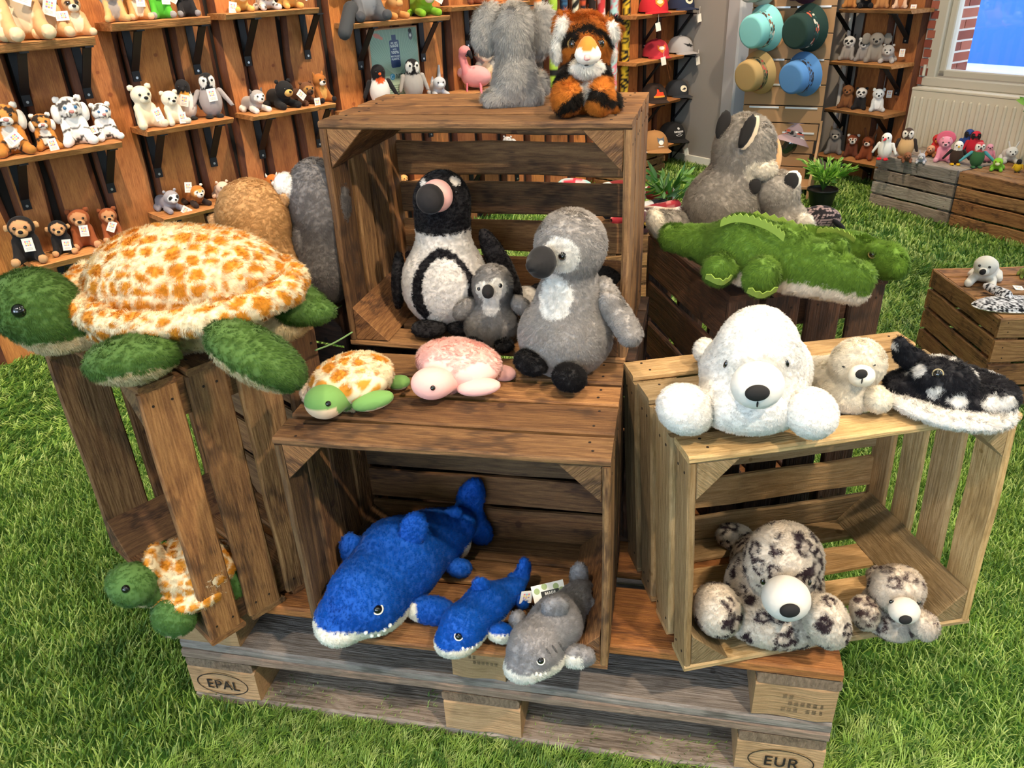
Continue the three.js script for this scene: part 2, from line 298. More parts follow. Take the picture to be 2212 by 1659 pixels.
{ // radiator under the window
  const rad = thing('radiator', WW(1.2, 0.05, 0.09), 'cream ribbed panel radiator below the window behind the small toys', 'radiator', null, Math.atan2(-WD.z, WD.x));
  const cm = M('#cfc7b4', { roughness: 0.45 });
  mesh('panel', board(1.62, 0.53, 0.012, { axis: 0, jit: 0, bend: 0 }), cm, rad, V(0, 0.27, 0));
  mesh('top_grille', board(1.62, 0.016, 0.06, { axis: 0, jit: 0, bend: 0, ch: 0.006 }), cm, rad, V(0, 0.54, -0.02));
  const rg = new THREE.CapsuleGeometry(0.011, 0.45, 4, 10); rg.scale(1, 1, 0.8);
  for (let k = 0; k < 34; k++) mesh('rib', rg, cm, rad, V(-0.787 + k * 0.0477, 0.265, 0.007));
}
{ // outside: pale ground and blue corrugated container wall
  const gr = mesh('ground_outside', new THREE.BoxGeometry(26, 0.1, 16), M('#dcdcd6', { roughness: 0.9 }), null, WW(0, -0.05, -8.4)); gr.rotation.y = Math.atan2(-WD.z, WD.x); gr.userData.kind = 'structure';
  const sh = new THREE.Shape(), n = 100, p = 0.06; sh.moveTo(0, 0);
  for (let k = 0; k < n; k++) { const x = k * p; sh.lineTo(x, 0.016); sh.lineTo(x + p * 0.15, 0); sh.lineTo(x + p * 0.5, 0); sh.lineTo(x + p * 0.65, 0.02); } sh.lineTo(n * p, 0.02); sh.lineTo(n * p, -0.05); sh.lineTo(0, -0.05);
  const g = new THREE.ExtrudeGeometry(sh, { depth: 2.8, bevelEnabled: false }); g.rotateX(-Math.PI / 2);
  const c = thing('shipping_container', WW(-4.4, 0.0, -6.2), 'blue corrugated metal container wall standing outside the window', 'container', null, Math.atan2(-WD.z, WD.x));
  mesh('corrugated_wall', g, M('#1f63b4', { roughness: 0.5 }), c); 
  mesh('base_rail', new THREE.BoxGeometry(6.0, 0.1, 0.08), M('#1b5aa6', { roughness: 0.5 }), c, V(3.0, 0.05, 0));
}
{ // pillar and white pipe between the hat stand and the corner shelves
  const pl = mesh('pillar_back', board(0.16, CEIL, 0.16, { jit: 0, bend: 0, axis: 1, ch: 0.012 }), pillarPaint, null, onLevel(1578, 372, 0).setY(CEIL / 2)); pl.userData.kind = 'structure'; pl.rotation.y = 0.25;
  const a = WW(-0.12, 0, 0.06); const pi = thing('heating_pipe', a, 'white vertical pipe between the hat stand and the corner shelves', 'pipe');
  mesh('tube', new THREE.CylinderGeometry(0.012, 0.012, 2.4, 12), M('#eeebe4', { roughness: 0.4 }), pi, V(0, 1.2, 0)); mesh('coupling', new THREE.CylinderGeometry(0.018, 0.018, 0.1, 12), M('#dedbd4', { roughness: 0.4 }), pi, V(0, 0.62, 0));
}
// ---------------------------------------------------------------- unseen ceiling spots, added fill panels, daylight at out-of-view openings
{
  const trackMat = M('#1d1d1f', { roughness: 0.4, metalness: 0.4 });
  for (const [pos, aim, cd, cone] of UNSEEN_SPOTS) {
    const p = V(...pos), a = V(...aim), dir = a.clone().sub(p).normalize();
    const t = thing('unseen_ceiling_spotlight', V(p.x, CEIL - 0.001, p.z), 'unseen black cylindrical spotlight under the ceiling, placed to light the display and walls', 'lamp', 'unseen ceiling spotlights');
    const stem = mesh('stem', new THREE.CylinderGeometry(0.01, 0.01, 0.1, 8), trackMat, t, V(0, -0.05, 0));
    const body = mesh('housing', new THREE.CylinderGeometry(0.045, 0.04, 0.14, 20, 1, true), trackMat, t), q = new THREE.Quaternion().setFromUnitVectors(V(0, -1, 0), dir);
    body.quaternion.copy(q); body.position.set(0, p.y - CEIL, 0).addScaledVector(dir, -0.02);
    const face = mesh('lamp_face', new THREE.CircleGeometry(0.036, 20), new THREE.MeshStandardMaterial({ color: 0x222222, emissive: WARM, emissiveIntensity: 6 }), t);
    face.quaternion.setFromUnitVectors(V(0, 0, 1), dir); face.position.set(0, p.y - CEIL, 0).addScaledVector(dir, 0.03);
    const l = new THREE.SpotLight(WARM, cd, 12, cone, 0.6, 2); l.castShadow = true; l.shadow.radius = 1.6; l.position.copy(p).addScaledVector(dir, 0.07); l.target.position.copy(a); scene.add(l, l.target);
  }
  // added fill panels under the ceiling, softening the shade on the display
  for (const [x, z, w, h] of [[-1.2, 0.4, 1.2, 0.6], [1.9, 0.9, 1.2, 0.6], [0.9, -2.2, 1.2, 0.6]]) {
    const t = thing('added_fill_panel', V(x, CEIL - 0.03, z), 'added flat fill panel under the ceiling, out of view', 'lamp', 'added fill panels');
    mesh('frame', new THREE.BoxGeometry(w + 0.04, 0.03, h + 0.04), M('#f0f0ee'), t, V(0, 0.015, 0));
    const f = mesh('fill_diffuser', new THREE.PlaneGeometry(w, h), new THREE.MeshStandardMaterial({ color: 0x999999, emissive: NEUTRAL, emissiveIntensity: 2 }), t, V(0, -0.002, 0)); f.rotation.x = Math.PI / 2;
    areaLight('panel', V(x, CEIL - 0.036, z), V(x, 0, z + 1e-4), w, h, 2.4, NEUTRAL);  // added fill light below the panel
  }
  // daylight for openings out of view, placed for cool light from left, behind and right
  const day = (A, B, s0, s1, y0, y1, I) => { const d = B.clone().sub(A).normalize(), inn = V(-d.z, 0, d.x), c = A.clone().addScaledVector(d, (s0 + s1) / 2).setY((y0 + y1) / 2).addScaledVector(inn, 0.02); areaLight('unseen_daylight', c, c.clone().add(inn), s1 - s0, y1 - y0, I, COOL); };
  day(B2, PL, 0.5, 2.6, 0.6, 2.35, 8);
  day(B1, B2, 3.3, 6.4, 0.6, 2.35, 2.4);
  day(W0, W1, 3.6, 6.4, 0.7, 2.3, 2.6);
}
// ---------------------------------------------------------------- pallets
function textPlate(w, h, px, draw) { const cv = document.createElement('canvas'); cv.width = px; cv.height = Math.round(px * h / w); const c = cv.getContext('2d'); c.clearRect(0, 0, cv.width, cv.height); draw(c, cv.width, cv.height); const t = new THREE.CanvasTexture(cv); t.colorSpace = THREE.SRGBColorSpace; return t; }
const decal = (t, o = {}) => new THREE.MeshStandardMaterial({ map: t, transparent: true, roughness: 0.9, polygonOffset: true, polygonOffsetFactor: -1, ...o });
const brand = (word) => textPlate(0.12, 0.066, 480, (c, w, h) => {
  c.strokeStyle = c.fillStyle = '#1d1712'; c.lineWidth = 9; c.beginPath(); c.ellipse(w / 2, h / 2, w * 0.46, h * 0.44, 0, 0, 7); c.stroke();
  c.font = `${h * 0.5}px sans-serif`; c.textAlign = 'center'; c.textBaseline = 'middle'; c.lineWidth = 4; c.fillText(word, w / 2, h * 0.53); c.strokeText(word, w / 2, h * 0.53);
  c.globalCompositeOperation = 'destination-out'; for (let k = 0; k < 260; k++) { c.globalAlpha = 0.5; c.fillRect(hash(k, 1, 2) * w, hash(k, 2, 3) * h, 3 + 9 * hash(k, 5, 5), 2); }
});
const PAL = { p: V(-0.6686, 0, -1.1138), yaw: -0.2113 };
function pallet(label, y, sd, o) {
  reseed(sd);
  const g = thing('wooden_pallet', V(PAL.p.x, y, PAL.p.z), label, 'pallet', null, PAL.yaw);
  const tone = o.tone ?? ['#b3aaa2', '#cfc4b6'];
  const put = (n, w, h, d, x, yy, z, kind, axis, tint) => mesh(n, board(w, h, d, { axis, ch: 0.004, jit: 0.0025 }), wood(kind, tint ?? tintOf(0.8, 1)), g, V(x + w / 2, yy + h / 2, -z - d / 2));
  const L = 1.2, D = 0.8, bw = o.bw ?? 0.145, cw = o.cw ?? 0.145;
  for (const [z, d] of [[0, 0.1], [0.3275, 0.145], [0.7, 0.1]]) put('bottom_board', L, 0.022, d, 0, 0, z, 'grey', 0, o.bottomTint);
  for (const [z, d] of [[0, 0.1], [0.3275, 0.145], [0.7, 0.1]]) for (const [x, w] of [[0, bw], [0.6 - cw / 2, cw], [L - bw, bw]]) put('block', w, 0.078, d, x, 0.022, z, 'block', 0, o.blockTint ?? '#f2e6da');
  for (const [x, w] of [[0, bw], [0.6 - cw / 2, cw], [L - bw, bw]]) put('stringer', w, 0.022, D, x, 0.1, 0, 'grey', 2, '#c4b09c');
  for (const [z, d] of [[0, 0.145], [0.185, 0.1], [0.3275, 0.145], [0.515, 0.1], [0.655, 0.145]]) put('deck_board', L, 0.022, d, 0, 0.122, z, o.deck ?? 'grey', 0, o.deckTint);
  return g;
}
{
  const low = pallet('weathered grey pallet lying on the artificial turf under the other pallet', 0, 21, { bottomTint: '#ece4de', deckTint: '#d6c2b4' });
  const stamp = (g, t, w, h, x, y) => mesh('stamp', new THREE.PlaneGeometry(w, h), decal(t), g, V(x, y, 0.0012));
  stamp(low, brand('EPAL'), 0.118, 0.064, 0.07, 0.06); stamp(low, brand('EUR'), 0.118, 0.064, 1.13, 0.06);
  const up = pallet('upper wooden pallet carrying the crates, its deck boards brown', 0.144, 22, { bw: 0.13, cw: 0.098, deck: 'old', deckTint: '#e0c8aa', bottomTint: '#d3d2d4', blockTint: '#d9cfc2' });
  const marks = (n) => textPlate(0.08, 0.05, 256, (c, w, h) => { c.fillStyle = 'rgba(60,54,46,0.5)'; for (let r = 0; r < n; r++) for (let k = 0; k < 7; k++) { if (hash(k, r, 4) < 0.25) continue; c.fillRect(w * (0.06 + k * 0.13), h * (0.1 + r * 0.3), w * 0.085, h * 0.2); } c.globalCompositeOperation = 'destination-out'; for (let k = 0; k < 900; k++) c.fillRect(hash(k, 3, 1) * w, hash(k, 4, 1) * h, 6, 3); });
  stamp(up, marks(3), 0.075, 0.05, 1.148, 0.062); stamp(up, marks(2), 0.06, 0.04, 0.61, 0.066);
}
// ---------------------------------------------------------------- crates
crate({ seed: 31, pos: V(-0.1122, 0.288, -0.9345), ry: -0.2075, rz: 0.006, H: 0.405, lo: 0.58, hi: 0.88, kind: 'old', gap: 0.009, label: 'dark crate in front on the pallet with three sharks inside' });
crate({ seed: 32, pos: V(-0.0502, 0.693, -1.2360), ry: -0.2555, H: 0.395, lo: 0.6, hi: 0.92, kind: 'old', gap: 0.014, label: 'tall-standing upper crate holding the black and white penguin, tiger on top' });
crate({ seed: 33, pos: V(0.5015, 0.288, -0.914), ry: 0.152, H: 0.412, rack: -0.05, lo: 0.72, hi: 1, kind: 'pale', gap: 0.022, label: 'pale wooden crate at the right with two spotted seals inside' });
crate({ seed: 34, pos: V(-0.6757, 0.288, -1.113), ry: -0.7594, W: 0.4, H: 0.5, lo: 0.58, hi: 0.85, kind: 'old', gap: 0.016, n: 4, left: 3, label: 'crate standing on end at the left under the giant turtle' });
crate({ seed: 35, pos: V(0.639, 0.282, -1.487), ry: 1.749, W: 0.4, H: 0.5, lo: 0.6, hi: 0.82, kind: 'dark', gap: 0.016, label: 'dark brown crate standing on end under the two crocodiles' });
crate({ seed: 36, pos: V(-0.028, 0.288, -1.262), ry: -0.2555, H: 0.4, lo: 0.55, hi: 0.75, kind: 'dark', gap: 0.01, label: 'dark crate hidden behind the shark crate, carrying the upper crate' });
crate({ seed: 37, pos: V(-0.49, 0.288, -1.44), ry: -0.45, W: 0.4, H: 0.49, lo: 0.5, hi: 0.7, kind: 'dark', gap: 0.008, label: 'dark crate behind the giant turtle on which meerkat and koala sit' });
// low crates lying with the opening down
const lowCrate = (o) => crate({ ...o, rx: Math.PI / 2, noBack: false });

for (const [a, b, l] of [[[691, 752, 1.29], [752, 722, 1.36], 'green and white cord stretched low between left crate and upper crate'], [[718, 668, 1.40], [742, 655, 1.46], 'short green cord above the other cord beside the koala']]) {
  const p = at(...a), q = at(...b), m = p.clone().add(q).multiplyScalar(0.5), t = thing('cord', m, l, 'cord'); const c = new THREE.CatmullRomCurve3([p.clone().sub(m).addScaledVector(p.clone().sub(q), 0.15), V(0, -0.003, 0), q.clone().sub(m).addScaledVector(q.clone().sub(p), 0.15)]);
  mesh('strand', new THREE.TubeGeometry(c, 16, 0.0016, 7), M('#6f9460', { roughness: 0.8 }), t);
}
// ---------------------------------------------------------------- soft toys: bodies are smooth unions of ellipsoids and tapered capsules, meshed with surface nets
const plushMat = new THREE.MeshPhysicalMaterial({ color: 0xffffff, vertexColors: true, roughness: 0.95, sheen: 0.25, sheenRoughness: 0.6, sheenColor: new THREE.Color(1, 1, 1) });
const furMat = new THREE.MeshPhysicalMaterial({ color: 0xffffff, roughness: 1, transmission: 0.35, thickness: 0, specularIntensity: 0.15, side: THREE.DoubleSide });
const black = M('#0d0c0d', { roughness: 0.12, clearcoat: 1, clearcoatRoughness: 0.05 }), noseMat = M('#121113', { roughness: 0.85 }), ringMat = M('#e9e4d8', { roughness: 0.6 });
const lin = {}; const RGB = (c) => Array.isArray(c) ? c : (lin[c] ??= (() => { const q = C(c); return [q.r, q.g, q.b]; })());

// frame of a toy: a vertical plane facing the camera through the point where the toy rests; offsets go away from the camera in metres
const NF = V(-AZ.x, 0, -AZ.z).normalize(), RT = V(AX.x, 0, AX.z).normalize(), UP = V(0, 1, 0);
function frame(bx, by, level) {
  const base = level && level.isVector3 ? level.clone() : onLevel(bx, by, level);
  const fr = { base };
  fr.p = (px, py, off = 0) => onPlane(px, py, base.clone().addScaledVector(NF, off), NF);
  fr.h = (px, py, h) => onLevel(px, py, h);
  return fr;
}
const sc = (c) => depthOf(c) / F_PX;
// ellipsoid: centre, radii in picture pixels at its distance, axes: right, down, towards the viewer, turned by ang degrees clockwise (z), and yaw (about up)
function E(c, rx, ry, rz, col, o = {}) {
  const s = o.m ? 1 : sc(c), a = (o.ang ?? 0) * Math.PI / 180, yw = (o.yaw ?? 0) * Math.PI / 180, pt = (o.pitch ?? 0) * Math.PI / 180;
  const r0 = (o.right ?? RT).clone().applyAxisAngle(UP, -yw), dn = V(0, -1, 0), z0 = r0.clone().cross(UP);
  if (pt) { dn.applyAxisAngle(r0, pt); z0.applyAxisAngle(r0, pt); }
  const x = r0.clone().multiplyScalar(Math.cos(a)).addScaledVector(dn, Math.sin(a)), y = dn.clone().multiplyScalar(Math.cos(a)).addScaledVector(r0, -Math.sin(a));
  return { t: 'e', c, r: [rx * s, ry * s * (o.m ? 1 : 1.06), rz * s], ax: [x, y, z0], col, ...o };
}
function K(a, b, r1, r2, col, o = {}) { return { t: 'k', a, b, ra: r1 * (o.m ? 1 : sc(a)), rb: r2 * (o.m ? 1 : sc(b)), col, ...o }; }
function sdPrim(q, x, y, z) {
  if (q.t === 'e') {
    const dx = x - q.c.x, dy = y - q.c.y, dz = z - q.c.z, [A, B, D] = q.ax;
    const u = (dx * A.x + dy * A.y + dz * A.z) / q.r[0], v = (dx * B.x + dy * B.y + dz * B.z) / q.r[1], w = (dx * D.x + dy * D.y + dz * D.z) / q.r[2];
    const k0 = Math.sqrt(u * u + v * v + w * w), k1 = Math.sqrt(u * u / (q.r[0] * q.r[0]) + v * v / (q.r[1] * q.r[1]) + w * w / (q.r[2] * q.r[2]));
    q.lv = v; q.lu = u; q.lw = w;
    return k1 < 1e-9 ? -Math.min(...q.r) : k0 * (k0 - 1) / k1;
  }
  const ax = x - q.a.x, ay = y - q.a.y, az = z - q.a.z, bx = q.b.x - q.a.x, by = q.b.y - q.a.y, bz = q.b.z - q.a.z;
  const h = clamp((ax * bx + ay * by + az * bz) / (bx * bx + by * by + bz * bz + 1e-12), 0, 1);
  return Math.hypot(ax - bx * h, ay - by * h, az - bz * h) - lerp(q.ra, q.rb, h);
}
function primBox(q) {
  if (q.t === 'e') { const e = [0, 1, 2].map((i) => Math.hypot(...q.ax.map((a, k) => a.getComponent(i) * q.r[k]))); return [[q.c.x - e[0], q.c.y - e[1], q.c.z - e[2]], [q.c.x + e[0], q.c.y + e[1], q.c.z + e[2]]]; }
  const lo = [], hi = []; for (let i = 0; i < 3; i++) { const a = q.a.getComponent(i), b = q.b.getComponent(i); lo.push(Math.min(a - q.ra, b - q.rb)); hi.push(Math.max(a + q.ra, b + q.rb)); } return [lo, hi];
}
const CORN = [[0, 0, 0], [1, 0, 0], [0, 1, 0], [1, 1, 0], [0, 0, 1], [1, 0, 1], [0, 1, 1], [1, 1, 1]], EDG = [[0, 1], [2, 3], [4, 5], [6, 7], [0, 2], [1, 3], [4, 6], [5, 7], [0, 4], [1, 5], [2, 6], [3, 7]];
function colourAt(prims, paints, pat, x, y, z) {
  let best = 1e9, col = null;
  for (const q of prims) { const d = sdPrim(q, x, y, z); if (d < best) { best = d; col = RGB(q.under && (q.lv > (q.ut ?? 0.3)) ? q.under : q.col); } }
  for (const q of paints) { const d = sdPrim(q, x, y, z) + (noise(x * 160, y * 160, z * 160) - 0.5) * 0.003; if (d < 0) col = RGB(q.col); }
  return pat ? RGB(pat(x, y, z, col)) : col;
}
function blob(prims, paints, k, cell, pat, origin) {
  const lo = [1e9, 1e9, 1e9], hi = [-1e9, -1e9, -1e9];
  for (const q of prims) { const [a, b] = primBox(q); for (let i = 0; i < 3; i++) { lo[i] = Math.min(lo[i], a[i]); hi[i] = Math.max(hi[i], b[i]); } }
  const N = [0, 1, 2].map((i) => Math.ceil((hi[i] - lo[i]) / cell) + 7); for (let i = 0; i < 3; i++) lo[i] -= 3 * cell;
  const [nx, ny, nz] = N, f = new Float32Array(nx * ny * nz).fill(1e3);
  for (const q of prims) {
    const [a, b] = primBox(q), m = k * 1.5 + cell * 2.5, s = [0, 1, 2].map((i) => Math.max(0, Math.floor((a[i] - m - lo[i]) / cell))), e = [0, 1, 2].map((i) => Math.min(N[i] - 1, Math.ceil((b[i] + m - lo[i]) / cell)));
    for (let z = s[2]; z <= e[2]; z++) for (let y = s[1]; y <= e[1]; y++) for (let x = s[0]; x <= e[0]; x++) {
      const d = sdPrim(q, lo[0] + x * cell, lo[1] + y * cell, lo[2] + z * cell), i = (z * ny + y) * nx + x, o = f[i];
      if (o > 500) { f[i] = d; continue; }
      const kk = q.k ?? k, h = Math.max(kk - Math.abs(o - d), 0) / kk; f[i] = Math.min(o, d) - h * h * kk * 0.25;
    }
  }
  const id = new Int32Array(nx * ny * nz).fill(-1), pos = [], idx = [];
  for (let z = 0; z < nz - 1; z++) for (let y = 0; y < ny - 1; y++) for (let x = 0; x < nx - 1; x++) {
    const i = (z * ny + y) * nx + x, v = CORN.map(([a, b, c]) => f[i + a + b * nx + c * nx * ny]); let m = 0; for (let c = 0; c < 8; c++) if (v[c] < 0) m |= 1 << c;
    if (m === 0 || m === 255) continue;
    let sx = 0, sy = 0, sz = 0, n = 0;
    for (const [a, b] of EDG) { if ((v[a] < 0) === (v[b] < 0)) continue; const t = clamp(v[a] / (v[a] - v[b]), 0, 1), A = CORN[a], B = CORN[b]; sx += lerp(A[0], B[0], t); sy += lerp(A[1], B[1], t); sz += lerp(A[2], B[2], t); n++; }
    id[i] = pos.length / 3; pos.push(lo[0] + (x + sx / n) * cell, lo[1] + (y + sy / n) * cell, lo[2] + (z + sz / n) * cell);
  }
  const sx = 1, sy = nx, sz = nx * ny, quad = (a, b, c, d, flip) => { if (a < 0 || b < 0 || c < 0 || d < 0) return; flip ? idx.push(a, c, b, a, d, c) : idx.push(a, b, c, a, c, d); };
  for (let z = 1; z < nz - 1; z++) for (let y = 1; y < ny - 1; y++) for (let x = 1; x < nx - 1; x++) {
    const i = (z * ny + y) * nx + x, s = f[i] < 0;
    if (s !== f[i + sx] < 0) quad(id[i], id[i - sy], id[i - sy - sz], id[i - sz], s);
    if (s !== f[i + sy] < 0) quad(id[i], id[i - sz], id[i - sz - sx], id[i - sx], s);
    if (s !== f[i + sz] < 0) quad(id[i], id[i - sx], id[i - sx - sy], id[i - sy], s);
  }
  const col = new Float32Array(pos.length);
  for (let i = 0; i < pos.length; i += 3) { const c = colourAt(prims, paints, pat, pos[i], pos[i + 1], pos[i + 2]); col[i] = c[0]; col[i + 1] = c[1]; col[i + 2] = c[2]; }
  for (let i = 0; i < pos.length; i += 3) { pos[i] -= origin.x; pos[i + 1] -= origin.y; pos[i + 2] -= origin.z; }
  const g = new THREE.BufferGeometry(); g.setAttribute('position', new THREE.Float32BufferAttribute(pos, 3)); g.setAttribute('color', new THREE.BufferAttribute(col, 3)); g.setIndex(idx);
  g.computeVertexNormals(); 
  // make sure the faces look outwards
  let vol = 0; const p = g.attributes.position; for (let t = 0; t < idx.length; t += 3) { const a = V().fromBufferAttribute(p, idx[t]), b = V().fromBufferAttribute(p, idx[t + 1]), c = V().fromBufferAttribute(p, idx[t + 2]); vol += a.dot(b.cross(c)); }
  if (vol < 0) { for (let t = 0; t < idx.length; t += 3) { const q = idx[t + 1]; idx[t + 1] = idx[t + 2]; idx[t + 2] = q; } g.setIndex(idx); g.computeVertexNormals(); }
  return g;
}
// one tuft of pile: a few bent, pointed strands of unit length
function tuftGeometry(n, spread, width, bend) { // strands lean towards +x, their flat side outwards
  reseed(991 + n); const pos = [], nor = [], idx = [];
  for (let k = 0; k < n; k++) {
    const a = rnd() * 7, r = Math.sqrt(rnd()) * spread, x = Math.cos(a) * r, z = Math.sin(a) * r, L = rr(0.7, 1.1), lean = bend * rr(0.7, 1.15), lx = Math.cos(lean) * 0 + Math.sin(lean) * L, ly = Math.cos(lean) * L, lz = rr(-0.32, 0.32) * L, w = width * rr(0.7, 1.2) / 2, i = pos.length / 3;
    pos.push(x, -0.06, z - w, x, -0.06, z + w, x + lx * 0.4, ly * 0.55, z + lz * 0.4 - w * 0.85, x + lx * 0.4, ly * 0.55, z + lz * 0.4 + w * 0.85, x + lx, ly, z + lz);
    for (let q = 0; q < 5; q++) nor.push(-0.12, 1, lz * 0.3);
    idx.push(i, i + 1, i + 3, i, i + 3, i + 2, i + 2, i + 3, i + 4);
  }
  const g = new THREE.BufferGeometry(); g.setAttribute('position', new THREE.Float32BufferAttribute(pos, 3)); g.setAttribute('normal', new THREE.Float32BufferAttribute(nor, 3)); g.setIndex(idx); g.normalizeNormals(); return g;
}
const TUFT = tuftGeometry(7, 0.45, 0.1, 1.0);
// pile on a body: o.n tufts, length o.len (m), o.lay lean direction, o.skip [[centre, radius], ...] bare spots
function fur(parent, geos, o) {
  reseed(o.seed ?? 5); const tris = [], cum = []; let total = 0;
  for (const [g, off] of geos) {
    const p = g.attributes.position, nn = g.attributes.normal, cc = g.attributes.color, ix = g.index.array;
    for (let t = 0; t < ix.length; t += 3) { const a = V().fromBufferAttribute(p, ix[t]), b = V().fromBufferAttribute(p, ix[t + 1]), c = V().fromBufferAttribute(p, ix[t + 2]); const ar = b.clone().sub(a).cross(c.clone().sub(a)).length() / 2; total += ar; cum.push(total); tris.push([a, b, c, nn, cc, ix[t], ix[t + 1], ix[t + 2], off]); }
  }
  const n = Math.round(o.n ?? total * (o.density ?? 60000)), im = new THREE.InstancedMesh(TUFT, furMat, n), m = new THREE.Matrix4(), q = new THREE.Quaternion(), q2 = new THREE.Quaternion(), col = new THREE.Color(), lay = o.lay ?? V(0, -0.5, 0); let made = 0;
  for (let k = 0; k < n; k++) {
    const r = rnd() * total; let lo = 0, hi = cum.length - 1; while (lo < hi) { const mid = (lo + hi) >> 1; cum[mid] < r ? lo = mid + 1 : hi = mid; }
    const [a, b, c, nn, cc, i, j, l, pat] = tris[lo]; let u = rnd(), v = rnd(); if (u + v > 1) { u = 1 - u; v = 1 - v; } const w = 1 - u - v;
    const pt = V().addScaledVector(a, w).addScaledVector(b, u).addScaledVector(c, v), no = V().addScaledVector(V().fromBufferAttribute(nn, i), w).addScaledVector(V().fromBufferAttribute(nn, j), u).addScaledVector(V().fromBufferAttribute(nn, l), v).normalize();
    if (o.skip && o.skip.some(([s, rad]) => s.distanceTo(pt) < rad)) continue;
    let rgb; if (pat) { rgb = pat(pt); } else rgb = [0, 1, 2].map((e) => cc.getComponent(i, e) * w + cc.getComponent(j, e) * u + cc.getComponent(l, e) * v);
    const mess = o.messy ?? 0.5, ns = (k2) => noise(pt.x * 60 + k2, pt.y * 60, pt.z * 60 + k2 * 2) - 0.5;
    const up = no.clone().add(V(rr(-1, 1), rr(-1, 1), rr(-1, 1)).multiplyScalar(0.15)).normalize(), tan = lay.clone().add(V(ns(0), ns(17) * 0.7, ns(41)).multiplyScalar(1.5 * mess)).add(V(rr(-1, 1), rr(-1, 1), rr(-1, 1)).multiplyScalar(0.25)); tan.addScaledVector(up, -tan.dot(up)).normalize();
    m.makeBasis(tan, up, tan.clone().cross(up)); q.setFromRotationMatrix(m);
    const L = o.len * 0.85 * rr(0.75, 1.2), W = L * rr(0.9, 1.1);
    m.compose(pt, q, V(W, L * rr(0.8, 1.25), (o.wide ?? 0.006) * rr(0.8, 1.2))); im.setMatrixAt(made, m);
    const br = rr(0.76, 1.12); const lf = (v) => Math.min(0.97, (1 - Math.pow(1 - Math.min(1, v), 1.25)) * br); im.setColorAt(made, col.setRGB(lf(rgb[0]), lf(rgb[1]), lf(rgb[2]))); made++;  // pile traps light: its fibres are paler than the cloth looks
  }
  im.count = made; im.name = 'fur'; im.castShadow = im.receiveShadow = true; im.userData.kind = 'stuff'; parent.add(im); return im;
}
// a toy from primitives: those with a part name become children of their own, the others one continuous body
function plush(name, label, category, fr, prims, o = {}) {
  const g = thing(name, fr.base, label, category ?? 'soft toy', o.group), groups = new Map(), paints = prims.filter((q) => q.paint);
  for (const q of prims) { if (q.paint) continue; const key = q.part ? (q.part.includes('@') ? q.part : q.part + '#' + groups.size) : 'body'; (groups.get(key) ?? groups.set(key, []).get(key)).push(q); }
  bodyOf.set(g, { list: prims.filter((q) => !q.paint), k: o.k ?? 0.014 }); const furred = [];
  for (const [key, list] of groups) {
    const n = key.split(/[#@]/)[0], geo = blob(list, paints.filter((q) => !q.on || q.on === n), o.k ?? 0.014, list[0].cell ?? o.cell ?? 0.006, o.pat, fr.base);
    const ms = mesh(n, geo, plushMat, g); if (n !== 'body' && list[0].label) ms.userData.label = list[0].label; if (!list[0].bare) { const ps = paints.filter((q) => !q.on || q.on === n); furred.push([geo, o.furPat ? (p) => RGB(colourAt(list, ps, o.pat, p.x + fr.base.x, p.y + fr.base.y, p.z + fr.base.z)) : null]); }
  }
  if (o.fur) fur(g, furred, { ...o.fur, skip: (o.fur.skip ?? []).map(([c, r]) => [c.clone().sub(fr.base), r]) });
  return g;
}
const bodyOf = new WeakMap();
function touch(g, px, py, sink = 0, on) { // the point of a toy's surface met by the line of sight through a picture point
  const dir = at(px, py, 1).sub(EYE).normalize(), q = EYE.clone(); let t = 0.4;
  for (let k = 0; k < 160; k++) { q.copy(EYE).addScaledVector(dir, t); const by = {}; for (const e of bodyOf.get(g).list) { const n = e.part ?? 'body'; if (on && n !== on) continue; const v = sdPrim(e, q.x, q.y, q.z), o = by[n]; if (o === undefined) { by[n] = v; continue; } const kk = n === 'body' || n.includes('@') ? (e.k ?? bodyOf.get(g).k) : 1e-6, w = Math.max(kk - Math.abs(o - v), 0) / kk; by[n] = Math.min(o, v) - w * w * kk * 0.25; } const d = Math.min(...Object.values(by)); if (d < 0.0004) break; t += Math.max(d * 0.7, 0.0005); if (t > 8) return null; }
  return q.addScaledVector(dir, sink);
}
function eye(g, fr, c, r, o = {}) { if (Array.isArray(c)) { c = touch(g, c[0], c[1], r * (o.sink ?? 0.25), o.on); if (!c) throw new Error('eye misses ' + g.name); } // glossy bead, optional pale ring behind it
  const p = c.clone().sub(fr.base), d = EYE.clone().sub(c).normalize(); if (o.dir) d.copy(o.dir);
  const e = mesh('eye', new THREE.SphereGeometry(r, 18, 12), black, g, p);
  if (o.ring) { const t = mesh('iris', new THREE.TorusGeometry(r * 1.05, r * 0.22, 8, 20), o.ring === true ? ringMat : M(o.ring, { roughness: 0.4 }), e); t.quaternion.setFromUnitVectors(V(0, 0, 1), d); }
  return e;
}
function lump(name, g, fr, c, rx, ry, rz, mat, o = {}) { if (Array.isArray(c)) { c = touch(g, c[0], c[1], o.sink ?? 0); if (!c) { console.log(name + ' misses ' + g.name); return null; } } // small smooth part (nose, tooth, button)
  const s = o.m ? 1 : sc(c), m = mesh(name, new THREE.SphereGeometry(1, 20, 14), mat, g, c.clone().sub(fr.base)); m.scale.set(rx * s, ry * s, rz * s); m.quaternion.setFromRotationMatrix(new THREE.Matrix4().makeBasis(RT, UP, RT.clone().cross(UP))); if (o.ang) m.rotateZ(-o.ang * Math.PI / 180); return m;
}
